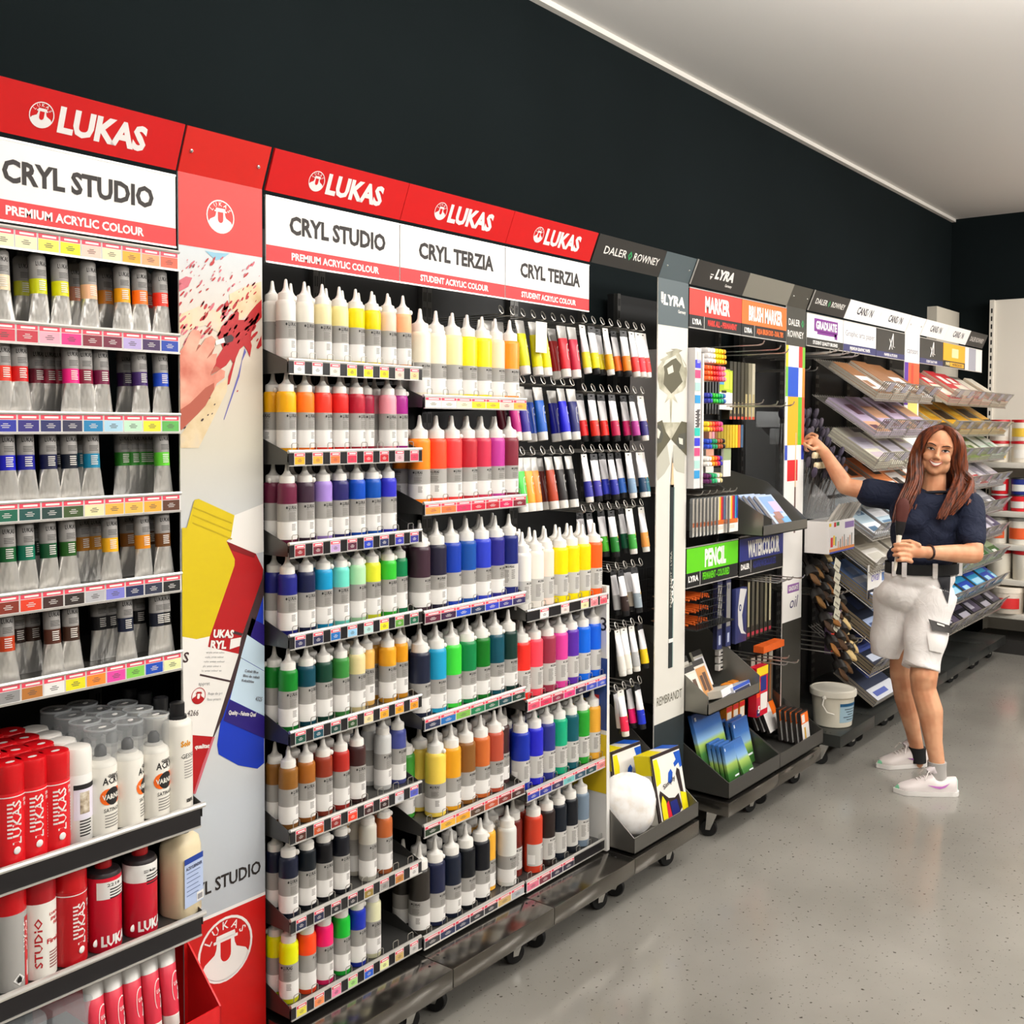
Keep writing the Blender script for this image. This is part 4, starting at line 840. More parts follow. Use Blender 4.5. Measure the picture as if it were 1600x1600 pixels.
m.text('ACRYLBINDER', (0, yq - .0008, .108), X_, Z_, .007, 2, .052, .02)
for k in range(6): m.poly([(-.024, yq - .0008, .1 - k * .01), (.02 - .006 * (k % 2), yq - .0008, .1 - k * .01), (.02 - .006 * (k % 2), yq - .0008, .102 - k * .01), (-.024, yq - .0008, .102 - k * .01)], 3)
m.poly([(.008, yq - .001, .028), (.03, yq - .001, .028), (.03, yq - .001, .048), (.008, yq - .001, .048)], 4)
for k in range(8): m.poly([(.011 + k * .002, yq - .0012, .031), (.012 + k * .002, yq - .0012, .031), (.012 + k * .002, yq - .0012, .043), (.011 + k * .002, yq - .0012, .043)], 2)
m.build('label', [M('b4c4e4', .45), M('1c3c94', .45), M('23264a', .5), M('6a78a0', .5), CANW], t)
MB().lathe([(.022, .183), (.0225, .185), (.0225, .213), (.02, .216)], 20).build('cap', M('1c1a1c', .4), t)
# bottom: red carton of student tubes, and wrapped blocks on the base
bx = thing('display_carton', 'red display carton of grey student tubes at the bottom of the tube bay', 'carton', (1.25, 2.02, .176), .05)
m = MB().box(-.15, -.09, 0, .15, .16, .004, 0); m.box(-.15, -.09, 0, .15, -.086, .17, 0); m.box(.146, -.09, 0, .15, .16, .17, 0).prism([(.146, -.09, .17), (.146, .16, .17), (.146, .16, .34), (.146, .06, .32)], (.004, 0, 0), 0).box(-.15, -.09, 0, -.146, .16, .17, 0).box(-.15, .156, 0, .15, .16, .35, 0)
m.box(-.13, -.035, .325, .10, -.03, .355, 0); m.text('LUKAS', (-.06, -.0355, .332), X_, Z_, .018, 1, .08, .04)
m.text('TERZIA', (.06, -.0908, .10), X_, Z_, .03, 1, .16, .05); m.text('LUKAS', (-.06, .1552, .305), X_, Z_, .022, 1, .09, .05)
m.build('carton', [M('d81c20', .4), CANW], bx)
for k in range(5):
    o = put_tube('lux', (1.135 + .043 * k, 2.005, .505), (-.12, 0, .05), 'd8384c', 'grey-topped student tube standing in the red carton, ' + ['leftmost', 'second', 'middle', 'fourth', 'rightmost'][k], 'tubes in the red carton')
for k in range(2):
    m = MB(); 
    m.box(-.05, -.06, 0, .05, .06, .30, 0, .012)
    m.box(-.04, -.05, .02, .04, .05, .22, 1)
    o = m.build('wrapped_block', [M('dfe6ea', .06, 0, .6, 0, 0, 0, .3), M(['3a3c3e', 'b8bcc0', '707478'][k], .4)]); o.location = (.985 + .055 * k * 1.9, 2.05, .177); tag(o, 'clear-wrapped block at the foot of the tube bay, ' + ['leftmost of three', 'middle of three', 'beside the red carton'][k], 'packet', 'wrapped blocks')
# ---------------------------------------------------------------- hooks with hanging tubes
_hook = {}
def hook(t, x, z, length=.32, y=None):
    """double-wire hook from the back panel to the aisle; x, z in world; t a gondola"""
    if length not in _hook:
        L = length; r = .011
        loop = [(r * sin(a), -L + .006 * (1 - cos(a)), r * .9 - r * 1.2 * cos(a)) for a in [pi * 2 * k / 10 for k in range(11)]]
        m = MB().tube([(-.004, 0, 0), (-.004, -L + .02, 0), (-.004, -L + .006, -.002)] + [(.9 * p[0], p[1], p[2] + .004) for p in loop] + [(.004, -L + .02, 0), (.004, 0, 0)], .0016, 5)
        o = m.build('hook', WIRE, t); _hook[length] = o
    else: o = _hook[length].copy(); COL.objects.link(o); o.parent = t
    o.location = Vector((x, 2.40, z)) - t.location
    return o
g5 = gondola('hook bay, steel base with a box bin under rows of hanging blister tubes', BX[5], BX[6])
ROW4 = [(838, 494), (855, 597), (855, 706)]
U4T = ['760 b8b4a8 grey:b;775 c8c0a8 sand:b;808 e4e410 lime yellow;829 eae000 yellow;842 ece000 bright yellow;858 b01c1c deep red:b;873 d82030 red;889 c42440 crimson',
 '776 5c1024 maroon:b;795 b81c78 magenta;809 2c1c88 violet;820 1c50c0 blue:b;836 1858b4 cobalt blue;858 141894 ultramarine:b;872 1818c8 bright blue;888 1c2064 navy',
 '806 48c848 light green;818 e8a030 ochre;828 d88028 orange ochre;838 6c1c14 oxblood:b;853 a83c20 sienna;868 282424 dark brown;884 141416 black']
for r_, line in enumerate(U4T):
    hp = at(*ROW4[r_], Y=2.085)
    for k in range(8): hook(g4, 2.575 + .0555 * k, hp.z - .008)
    k = 0
    for e in line.split(';'):
        px, hx, nm = e.split(' ', 2); back = nm.endswith(':b'); nm = nm[:-2] if back else nm
        Y = 2.155 if back else 2.105; k += 1
        x = min(max(at(float(px) + 3, ROW4[r_][1] + 55, Y=Y).x, BX[4] + .03), BX[5] - .03)
        put_tube('lux', (x, Y, hp.z - .018 - (.006 if back else 0)), (-.15, 0, random.uniform(-.12, .1)), hx, f'{nm} tube with white ring emblem hanging {ORD[k-1]} in the {["top", "second", "third"][r_]} hook row', 'tubes hung above the third bottle bay', M('eeeae4', .4))
ROW5 = [(960, 507), (960, 610), (958, 702), (957, 792), (970, 886), (995, 972), (984, 1070)]
NB = M('1a1a1c', .4)
U5T = ['899 f0e830 pale yellow w;921 ecdc10 yellow;930 e4d010 lemon;943 f0a818 ochre w;956 f07020 orange;971 f08018 bright orange;984 e83c38 coral w;994 e83040 red w;1005 ec2c2c scarlet w',
 '903 d81c20 red;921 e02818 vermilion;936 e82c24 bright red;953 b81448 wine;971 c81c60 cerise;984 a83088 magenta;998 2c2470 navy w',
 '910 2c2c90 indigo w;925 3c349c violet;938 2c38b8 ultramarine;951 242c98 royal blue;963 2c60b4 cobalt;979 7c98b4 grey-blue w;996 143858 prussian w;1005 146070 teal w',
 '903 90c828 lime;918 80c020 grass;936 48a828 light green;952 1c7828 green;967 0c5034 dark green;980 3c9c3c leaf green w;999 e89848 copper w',
 '955 b8b8b8 grey;967 30201c umber;977 b0a494 stone;988 8c98a0 slate;1001 201c24 black',
 '962 e8e4dc white w;972 ece8dc ivory w;984 b4b4b4 silver w;1000 f0c820 golden',
 '960 f0e4e4 blush;967 f02c50 pink-red w;979 f01c70 hot pink;993 1c30b8 blue']
for r_, line in enumerate(U5T):
    hp = at(*ROW5[r_], Y=2.085)
    for k in range(8): hook(g5, 3.038 + .0555 * k, hp.z - .008)
    for k, e in enumerate(line.split(';')):
        px, hx, *nm = e.split(' '); wcap = nm[-1] == 'w'; nm = ' '.join(nm[:-1] if wcap else nm)
        Y = 2.10 if wcap or k % 2 else 2.135
        x = min(max(at(float(px) + 3, ROW5[r_][1] + 45, Y=Y).x, BX[5] + .025), BX[6] - .022)
        put_tube('dr', (x, Y, hp.z - .037), (-.16, 0, random.uniform(-.12, .1)), hx, f'{nm}-tipped white tube hanging {ORD[k]} in the {ORD[r_]} row beside the pencil banner', 'white tubes hung beside the pencil banner', None if wcap else NB)
# a paper price flag over the yellow tubes
o = MB().box(-.03, 0, -.05, .03, .001, .05).build('price_flag', M('e4e2dc', .5)); o.location = at(846, 527, Y=2.06); tag(o, 'pale paper price flag hanging over the yellow tubes', 'price tag')
# low bin with boxed sets
def bin_(label, x0, x1, y0, y1, z0, hf, hb, steel, side=True, parent=None):
    t = thing('display_bin', label, 'bin', ((x0 + x1) / 2, y0, z0))
    w_ = (x1 - x0) / 2; d = y1 - y0
    m = MB().box(-w_, 0, 0, w_, d, .004).box(-w_, 0, 0, w_, .004, hf).box(-w_, d - .004, 0, w_, d, hb)
    for sx in (-w_, w_ - .004): m.prism([(sx, 0, 0), (sx, d, 0), (sx, d, hb), (sx, .004, hf)], (.004, 0, 0))
    m.build('tray', steel, t)
    return t
BINST = M('6f6d68', .32, .75); BIND = M('3f403f', .38, .6)
bin_('steel bin holding the yellow and blue boxed paint sets, beside the white side panel', BX[5] + .004, BX[6] + .0, 1.855, 2.25, .187, .056, .36, BINST)
def boxset(label, c, rz, tilt):
    t = thing('boxed_paint_set', label, 'box', c); t.rotation_euler = (tilt, 0, rz)
    w_, d, h = .095, .037, .25
    m = MB().box(-w_, 0, 0, w_, d * 2, h, 0)
    F = lambda pts, i, k=1: m.poly([(x * w_, -.0005 * k, z * h) for x, z in pts], i)
    F([(-1, 0), (-.88, 0), (-.88, 1), (-1, 1)], 3); F([(-1, .95), (1, .95), (1, 1), (-1, 1)], 3)
    F([(-.86, .55), (-.55, .58), (-.5, .75), (-.6, .93), (-.86, .93)], 1); F([(.55, .93), (1, .93), (1, .7), (.85, .68), (.8, .76), (.5, .72), (.45, .78), (.65, .82)], 2)
    F([(.5, .62), (.62, .70), (.78, .66), (.84, .3), (.7, .25), (.6, .4)], 3, 2); F([(-.8, .05), (-.8, .42), (-.7, .48), (-.5, .42), (-.2, .33), (.2, .3), (.5, .34), (.6, .12), (.3, .05)], 3, 2)
    F([(-.75, .06), (-.75, .30), (-.6, .4), (-.42, .3), (-.42, .06)], 1, 3); F([(-.4, .06), (-.42, .26), (-.25, .3), (-.15, .06)], 4, 3); F([(-.12, .06), (-.15, .27), (.3, .27), (.42, .06)], 5, 3); F([(.6, .05), (.62, .35), (1, .3), (1, .05)], 1, 3); F([(-.8, 0), (1, 0), (1, .05), (-.8, .05)], 0, 4)
    F([(-.1, .55), (.02, .68), (.2, .72), (.3, .66), (.22, .58), (.12, .53), (.0, .52)], 2, 3)
    m.text('Simply', (-.01 * w_, -.002, .515 * h), Vector((cos(.25), 0, sin(.25))), Vector((-sin(.25), 0, cos(.25))), .016, 3, .085, .01)
    S = lambda pts, i: m.poly([(-w_ - .0005, d * 2 * y, z * h) for y, z in pts], i)
    S([(0, .72), (1, .72), (1, 1), (0, 1)], 1); S([(.3, .3), (.6, .3), (.7, .45), (.4, .5)], 2); S([(0, 0), (.1, 0), (.1, 1), (0, 1)], 3)
    m.poly([(-w_, 0, h + .0005), (-.2 * w_, 0, h + .0005), (0, d * 2, h + .0005), (-w_, d * 2, h + .0005)], 1); m.poly([(.4 * w_, 0, h + .0005), (w_, 0, h + .0005), (w_, d * 2, h + .0005), (.3 * w_, d * 2, h + .0005)], 2)
    m.build('box', [M('ece8e0', .45), M('ead80c', .45), M('1450b4', .45), M('2a1c1c', .5), M('d02038', .45), M('1c2470', .45)], t, flat=True)
boxset('boxed paint set standing upright at the rear of the steel bin', (3.30, 2.035, .205), -.06, -.14)
boxset('boxed paint set leaning at the front of the steel bin', (3.372, 1.895, .198), -.06, -.20)
# white fluffy round bag
t = thing('white_bag', 'puffy white rounded bag lying against the boxes in the steel bin', 'bag', (3.13, 1.945, .315))
rs = random.Random(2); m = MB()
def fl(u, v):
    a, p = 2 * pi * u, -pi / 2 + pi * v; k = 1 + (.03 * sin(5 * a + 3 * p) + .025 * sin(9 * a - 4 * p)) * cos(p) + .015 * sin(9 * p)
    return (.10 * cos(p) ** .8 * cos(a) * k, .05 * cos(p) * sin(a) * k, .105 * sin(p) * k)
m.grid(fl, 32, 18, 0, True); t.rotation_euler = (-.35, .1, -.75); m.build('bag', wash('fluff', '', ['e6ded4', 'f4f1ee', 'f8f6f4'], (26, 26, 26)), t)
for k, (x, y, z, c, n_) in enumerate(((3.06, 2.05, .33, 'e8e4dc', 'white round packet edged blue behind the puffy bag'), (3.095, 2.16, .40, 'e0dcd8', 'pale round packet at the rear left of the steel bin'))):
    m = MB(); m.grid(fl, 20, 12, 0, True); o = m.build('packet', M(c, .5)); o.scale = (.62, .6, .7); o.location = (x, y, z); o.rotation_euler = (-.3, .1, -.1); tag(o, n_, 'packet')
# ---------------------------------------------------------------- marker and pencil bay (two modules)
g6a = gondola('marker module right of the pencil banner, with a white marker tower', BX[7] + .004, BX[8], 1.85, .169, .113)
g6b = gondola('brush-marker module beside the coloured-squares banner, with long hooks', BX[8], BX[9], 1.85, .169, .113)
def box_thing(name, label, cat, loc, size, mats, art=None, rot=(0, 0, 0), group=None, bev=.001):
    w_, d, h = size; m = MB().box(-w_ / 2, 0, 0, w_ / 2, d, h, 0, bev)
    F = lambda x0, x1, z0, z1, i, k=1: m.poly([(-w_ / 2 + w_ * x0, -.0005 * k, h * z0), (-w_ / 2 + w_ * x1, -.0005 * k, h * z0), (-w_ / 2 + w_ * x1, -.0005 * k, h * z1), (-w_ / 2 + w_ * x0, -.0005 * k, h * z1)], i)
    if art: art(m, F)
    o = m.build(name, mats, flat=True); o.location = loc; o.rotation_euler = rot
    return tag(o, label, cat, group)
# signs in the middle of the bay
def art_lo(txt, sub, brand, w1, c2):
    def f(m, q, t):
        q(.006, .994, 1.056, 1.155, 2); t(txt, .54, 1.072, .066, 3, w1, .05, 3); q(.25, .256, 1.0, 1.056, 3); t(brand, .13, 1.02, .022, 3, .085, .05); t(sub, .56, 1.018, .028, c2, .24, .03)
    return f
panel('green sign reading PENCIL over a black strip', 3.716, 4.176, BLACK, art_lo('PENCIL', 'PERMANENT - COLOURED', 'LYRA', .19, 2), [M('5cc414', .45), DRKT], .998, 1.158)
panel('dark blue sign reading WATERCOLOUR over a black strip', 4.186, 4.645, BLACK, art_lo('WATERCOLOUR', 'AQUAFINE WATERCOLOUR SETS', 'DALER', .33, 2), [M('26307e', .45), DRKT], .992, 1.164)
# marker tower
YT = 2.03
t = thing('marker_tower', 'white marker tower with rows of coloured caps, right of the pencil banner', 'display stand', (3.80, 2.1, 1.40))
m = MB().box(-.085, -.08, 0, -.035, .22, .56, 0).box(-.03, -.085, 0, -.018, .22, .54, 1).box(-.02, .2, 0, .16, .22, .56, 2)
for z in (.0, .085, .19, .27, .36, .46): m.box(-.02, -.06, z, .155, .2, z + .004, 2)
for k, c in enumerate((.03, .07, .12, .16, .2, .33, .38, .43, .47)): m.box(-.083, -.0815, c + .01, -.04, -.08, c + .042, 3 + k % 5)
for k in range(12): m.box(-.076 + (k % 2) * .012, -.082, .245 + k * .006, -.05 + (k % 3) * .004, -.08, .249 + k * .006, 8); m.box(-.07, -.082, .5 + k * .004, -.05 + (k % 3) * .005, -.08, .502 + k * .004, 1)
m.build('tower', [M('d8d4d4', .5), M('e8e4e0', .45), BACKP, M('3090c8', .5), M('a8d0c8', .5), M('d84878', .5), M('3838c8', .5), M('28b8a8', .5), INK], t)
PROTO['mk'] = thing('marker', 'marker', 'marker')
mm = MB(); mm.t = Matrix.Rotation(pi / 2, 4, 'X'); mm.lathe([(.0075, -.10), (.0085, -.09), (.0085, 0)], 12)
mm.build('barrel', M('ece8e2', .4), PROTO['mk']); mm = MB(); mm.t = Matrix.Rotation(pi / 2, 4, 'X'); mm.lathe([(.0103, 0), (.0103, .030), (.008, .038), (.003, .0395)], 12); mm.build('cap', M('ffffff', .3), PROTO['mk'])
MK = [(1.9, 3, 'f4f0ee,f4f0ee,f4f0ee,f0e028,f4dc10,f0d820,f0a820', 'pale and yellow'), (1.83, 3, 'f06830,f46a28,e83828,e02828,e84060,f06888,f088a0', 'orange to pink'), (1.74, 2, '2c3498,3040a8,20b030,28b838,18a860,10a078,3068b0', 'blue and green'),
      (1.625, 2, 'f4d028,f49028,f06030,e82830,f04860,d04888', 'warm coloured'), (1.555, 2, '2848b8,3050c0,18885c,189060,a05030,984828,202020', 'blue to brown'), (1.485, 2, 'f0ece4,f0ece4,f8a028,f07828,e83050,4038a8', 'white and bright'), (1.415, 2, '582050,582050,28a068,30a870,e8e4dc,d8c890', 'purple to tan')]
for gi, (z, n, cols, nm) in enumerate(MK):
    cl = cols.split(',')
    for r_ in range(n):
        for k, c in enumerate(cl):
            o = dup(PROTO['mk'], (3.793 + .0235 * k, 2.035 + .002 * r_, z + .0115 + .0215 * r_), (0, 0, 0), f'marker with {nm} caps around it, {ORD[k]} of its line, {["lowest", "second", "third"][r_]} line of {ORD[gi]} block', 'markers in the white tower')
            o['label'] = f'marker {ORD[k]} in the {["bottom", "second", "third"][r_]} line of the {nm} block in the tower'
            paint(kid(o, 'cap'), 0, M(c, .3))
# long hooks and hanging packs
def lhook(t, x, z, L=.5):
    k = 'L%.2f' % L
    if k not in _hook:
        o = MB().tube([(0, 0, 0), (0, -L, 0), (0, -L - .012, .006), (0, -L - .018, .018)], .0026, 6).tube([(.008, 0, 0), (.008, -L + .02, 0), (.004, -L - .008, .006)], .0018, 5).build('long_hook', WIRE, t); _hook[k] = o
    else: o = _hook[k].copy(); COL.objects.link(o); o.parent = t
    o.location = Vector((x, 2.40, z)) - t.location
for x, z in ((4.05, 1.985), (4.21, 1.975), (4.29, 1.965), (4.05, 1.742), (4.19, 1.738), (4.36, 1.74), (4.27, 1.735)): lhook(g6b if x > 4.18 else g6a, x, z)
for x, z, L in ((4.3, .965, .48), (4.36, .965, .48), (4.42, .965, .48), (4.5, .965, .5), (4.33, .60, .5), (4.40, .60, .52), (4.46, .6, .45)): lhook(g6b, x, z, L)
def art_pack(m, F): F(0, 1, 0, .42, 1); F(0, 1, .42, .97, 2); F(.1, .5, .6, .9, 3, 2); F(.5, .92, .5, .92, 4, 2); F(.3, .7, .40, .46, 5, 2); F(.55, .8, .72, .95, 4, 3)
for k, x in enumerate((4.16, 4.255)):
    box_thing('marker_pack', ['large', 'smaller'][k] + ' green and blue marker pack hanging under the long hooks, ' + ['left one', 'right one'][k], 'pack', (x, 2.12 + .03 * k, 1.722), (.115 - .02 * k, .02, .18), [BLACK, M('ece8e4', .4), M('a8c020', .45), M('4898c8', .45), M('d4e048', .45), INK], art_pack)
for k in range(5):
    box_thing('hanging_pack', f'dark slim hanging pack, {ORD[k]} beside the white marker tower', 'pack', (3.97 + .026 * k, 2.1, 1.7), (.016, .05, .2), [M('26272a', .35), M('6a6c70', .3)], lambda m, F: (F(.3, .7, .1, .8, 1)), group='dark hanging packs')
for k in range(7):
    box_thing('hanging_pack', f'brownish clear pack on hooks near the squares banner, {ORD[k]} from left', 'pack', (4.31 + .038 * k, 2.16, 1.68), (.03, .04, .26), [M(['2e2c22', '38342a', '2a281e', '403c30', '4a4638', '8a8470', 'c8c0a8'][k], .3), M('b8a878', .4), M('c84830', .4)], lambda m, F: (F(.2, .8, .05, .45, 1) if k > 3 else F(.3, .6, .1, .3, 1), F(.1, .9, 0, .05, 2)), group='clear packs near the squares banner')
# row of slim cases below the tower
CS = ['e8a088', 'd8909c', '8c5830', '988028', 'a08824', 'ac9420', 'b89c20', 'c8a818', 'd8b418', 'e0bc18', 'd86828', '385878']
for k, c in enumerate(CS):
    box_thing('slim_case', f'{["salmon","pink","brown","olive","khaki","dark yellow","mustard","gold","yellow","bright yellow","orange","slate blue"][k]} slim case in the row beside the marker tower', 'case', (3.985 + .027 * k, 2.09, 1.555), (.022, .1, .10), [M(c, .4)])
for k, (x, z, c) in enumerate(((4.0, 1.43, 'd8a088'), (4.16, 1.43, '8a9870'))):
    box_thing('swatch_card', ['white card with a beige swatch on top', 'white card with a grey-green swatch on top'][k] + ', hanging above the steel bin', 'card', (x, 2.1, z), (.07, .012, .13), [M('e8e4dc', .5), M(c, .5)], lambda m, F: F(0, 1, .55, 1, 1))
for k in range(6): box_thing('hanging_pack', f'black hanging pack behind the swatch cards, {ORD[k]} of six', 'pack', (4.02 + .03 * k, 2.2, 1.4), (.02, .05, .16), [M('202124', .35)], group='black packs behind the cards')
# upper steel bin
BINM = M('85837c', .3, .7)
t = thing('display_bin', 'open steel bin holding picture books, above the WATERCOLOUR sign', 'bin', (4.40, 1.93, 1.178))
m = MB().box(-.235, 0, 0, .235, .44, .004).box(-.235, 0, 0, .235, .004, .045).prism([(-.235, 0, 0), (-.235, .44, .0), (-.235, .44, .27), (-.235, .20, .21), (-.235, 0, .09)], (.004, 0, 0)).prism([(.231, 0, 0), (.231, .44, 0), (.231, .44, .27), (.231, .20, .21), (.231, 0, .045)], (.004, 0, 0)).box(-.235, .436, 0, .235, .44, .27).prism([(-.04, .05, 0), (-.04, .43, 0), (-.04, .43, .22), (-.04, .05, .06)], (.003, 0, 0))
m.build('tray', BINM, t)
def art_book(m, F):
    F(0, 1, 0, 1, 1); F(.1, .9, .45, .95, 2, 2); F(.45, .95, .5, .8, 3, 3); F(.15, .6, .08, .4, 4, 3); F(.5, .98, .1, .35, 5, 3); F(.3, .7, .3, .5, 6, 4)
for k in range(4):
    box_thing('picture_book', f'pale blue picture book leaning in the steel bin, {["front", "second", "third", "rear"][k]} of four', 'book', (4.49, 1.955 + .028 * k, 1.186), (.14, .014, .2), [M('d8d4d8', .4), M('b8c8e8', .4), M('88a8e0', .4), M('c8b8e0', .4), M('8a6a58', .4), M('70a8d8', .4), M('a07870', .4)], art_book, (-.75, 0, -.1))
box_thing('leaflet', 'white leaflet with red and blue print at the back of the steel bin', 'leaflet', (4.27, 2.15, 1.19), (.09, .004, .16), [M('e4e2ea', .45), M('4858a8', .45), M('d03040', .45)], lambda m, F: (F(0, .5, .2, .9, 1), F(.6, 1, .3, .9, 2)), (-.8, 0, .2))
# multipen packs on short hooks
def art_pens(warm):
    cs = ['f0c838', 'e03028', '28282c', '1890c0', '1c3c98', '902c30']
    def f(m, F):
        F(0, 1, 0, .34, 1)
        for k in range(6): F(.04 + .155 * k, .17 + .155 * k, .36, .98, 2 + k if warm else 1 + 7)
        F(.05, .95, .24, .36, 9, 2); F(.1, .6, .1, .2, 8, 2)
    return f
PM = [FILM, M('ece8e0', .4)] + [M(c, .35) for c in ('f4e8d0', 'f0c038', 'dc2c28', '8c2850', '1890c0', '1c3c98')] + [M('d8cfc0', .4), M('c8682c', .4)]
for k in range(12):
    x = 3.735 + .027 * k
    box_thing('pen_pack', f'clear pack of pens with {"coloured" if k % 6 > 3 or k > 9 else "pale"} caps, {ORD[k]} on the short hooks', 'pack', (x + (.01 if k > 8 else 0), 2.03 - .002 * k, 1.205), (.085 if k in (8, 11) else .05, .012, .155), PM, art_pens(k in (8, 11)), (0, 0, .35 if k not in (8, 11) else 0), 'pen packs on the short hooks')
for k in range(6): lhook(g6a, 3.76 + .06 * k, 1.372, .38)
# wire basket with orange pencils
t = thing('wire_basket', 'black wire basket of orange pencils below the PENCIL sign', 'basket', (3.83, 2.0, .83))
m = MB().box(-.115, 0, 0, .215, .38, .005, 0)
for k in range(12): m.tube([(-.115 + .02 * k, 0, 0), (-.115 + .02 * k, -.02, .16)], .0014, 4)
for z in (.03, .06, .09, .12, .16): m.tube([(-.115, -.02 * z / .16, z), (.105, -.02 * z / .16, z), (.105, .36, z)], .0014, 4)
for k in range(14): m.tube([(-.11 + .023 * k, .37, 0), (-.11 + .023 * k, .37, .2)], .0012, 4)
for z in (.05, .1, .15, .2): m.tube([(-.11, .37, z), (.21, .37, z)], .0012, 4)
m.build('basket', M('232526', .4, .5), t)
for r_ in range(3):
    for k in range(10):
        o = MB(); o.t = Matrix.Rotation(pi / 2, 4, 'X'); o.lathe([(.002, .0), (.0042, .012), (.0042, .17)], 8, mats=[1, 0]); o = o.build('pencil', [M('c85a20', .4), M('d8b890', .5)])
        o.location = (3.735 + .018 * k + .004 * r_, 2.22 - .006 * (k % 3), .845 + .05 * r_ + .006 * (k % 2)); tag(o, f'orange pencil, {ORD[k]} across in the {["lowest","middle","upper"][r_]} layer of the wire basket', 'pencil', 'orange pencils in the basket')
# blue hanging sets and dark sets
def art_blue(m, F): F(0, 1, 0, .28, 2); F(.1, .9, .3, .95, 1); F(.4, .6, .86, .92, 0, 2); F(.3, .7, .06, .2, 3, 2)
for k, x in enumerate((4.03, 4.11)): box_thing('hanging_set', 'slim grey and navy boxed set hanging, ' + ['left of two', 'right of two'][k] + ' above the lower steel bin', 'box', (x, 2.06, .70), (.045, .02, .29), [M('23264a', .4), M('7c7a76', .4), M('28305c', .4), M('a8b0c8', .4)], art_blue)
t = thing('hanging_set', 'navy hanging pack with a curved white label, beside the two slim sets', 'pack', (4.215, 2.05, .70))
m = MB().box(-.055, 0, 0, .055, .02, .24, 0, .002); m.poly([(-.03, -.0005, .08), (-.035, -.0005, .15), (-.015, -.0005, .24), (.05, -.0005, .23), (.03, -.0005, .19), (.005, -.0005, .12), (.02, -.0005, .05), (.05, -.0005, .03), (0, -.0005, .04)], 1)
m.poly([(-.013 + .012 * cos(a), -.001, .155 + .016 * sin(a)) for a in [2 * pi * k / 12 for k in range(12)]], 0); m.poly([(-.013 + .006 * cos(a), -.0015, .155 + .008 * sin(a)) for a in [2 * pi * k / 12 for k in range(12)]], 1); m.build('pack', [M('2a3060', .4), M('c8c6c4', .4)], t)
for k in range(6): box_thing('hanging_pack', f'dark brush pack hanging by the squares banner, {ORD[k]} of six', 'pack', (4.35 + .045 * k, 2.08, .69), (.032, .02, .27), [M('2e2c26', .35), M(['b0a880', '5a5648', '6a6450', '3a362c', '8a8468', 'c0b898'][k], .4), M('a83040', .4)], lambda m, F: (F(.2, .7, .2, .95, 1), F(.1, .9, .04, .1, 2)), group='dark brush packs')
# lower steel bin with cards
t = thing('display_bin', 'open steel bin with art cards below the wire basket', 'bin', (3.95, 1.945, .50))
m = MB().box(-.235, 0, 0, .235, .44, .004).box(-.235, 0, 0, .235, .004, .045).box(-.235, .436, 0, .235, .44, .28)
for sx in (-.235, .231): m.prism([(sx, 0, 0), (sx, .44, 0), (sx, .44, .30), (sx, .30, .28), (sx, 0, .075)], (.004, 0, 0))
m.build('tray', BINM, t)
def art_card(i):
    def f(m, F): F(.05, .95, .05, .8, i); F(.2, .45, .2, .6, 4, 2); F(.5, .8, .15, .65, 4, 2); F(0, 1, .86, 1, 5)
    return f
CM = [M('d8d4c8', .45), M('e4dfd2', .45), M('c08850', .45), M('dcd8a8', .45), M('5a4438', .5), M('34322f', .5), M('e8e6ea', .45), M('2848a8', .45)]
for k, (x, y, z, i, nm) in enumerate(((3.80, 2.04, .56, 1, 'white card with brown feather prints'), (3.855, 2.10, .58, 1, 'second white card with brown prints'), (3.90, 2.05, .57, 2, 'orange-brown art card'), (3.92, 2.2, .64, 3, 'large pale yellow art card with a brown figure'), (3.80, 2.2, .62, 0, 'grey card at the bin rear'), (4.02, 2.12, .58, 6, 'pale card with a black header'))):
    box_thing('art_card', nm + ' in the lower steel bin', 'card', (x, y - .02, z - .045), (.10 if k < 4 else .09, .012, .16 if k != 3 else .2), CM, art_card(i), (-.42, 0, .05))
box_thing('boxed_set', 'white box lying flat in the lower steel bin', 'box', (3.95, 1.975, .535), (.13, .09, .03), CM, lambda m, F: F(0, 1, 0, 1, 6), (-.3, 0, .1))
box_thing('boxed_set', 'blue and white box at the front of the lower steel bin', 'box', (4.07, 1.965, .525), (.17, .07, .035), [M('dcdce4', .45), M('2c4cac', .45), M('34364a', .45)], lambda m, F: (F(0, 1, .6, 1, 1), F(.05, .95, .05, .55, 2)), (-.35, 0, .05))
# paint boxes beside it
def art5(m, F):
    F(0, 1, .82, 1, 1); F(0, .28, .4, .82, 2); F(0, .3, .1, .4, 3); F(.35, .85, .5, .8, 4); F(0, .28, .55, .7, 1, 2); F(.35, .95, .12, .45, 5); F(.02, .3, .02, .16, 6, 2)
    m.text('5', (-.035, -.002, .02), X_, Z_, .028, 5, None, .05)
box_thing('paint_set_box', 'colour-block box with a white number 5, behind the bottom bins', 'box', (4.33, 2.0, .36), (.115, .04, .22), [M('c8102c', .4), M('f0d018', .4), M('e84818', .4), M('c01c38', .4), M('182a78', .4), M('ece8e2', .4), M('241c50', .4)], art5)
for k in range(3): box_thing('paint_set_box', f'orange and red striped slim box, {["left", "middle", "right"][k]} of three behind the bottom bins', 'box', (4.09 + .062 * k, 2.04, .37), (.05, .03, .17), [M('e08828', .4), M('d02828', .4), M('e8e0d0', .4)], lambda m, F: (F(0, 1, .3, .42, 1), F(.1, .9, 0, .28, 2), F(0, 1, .46, .52, 1)))
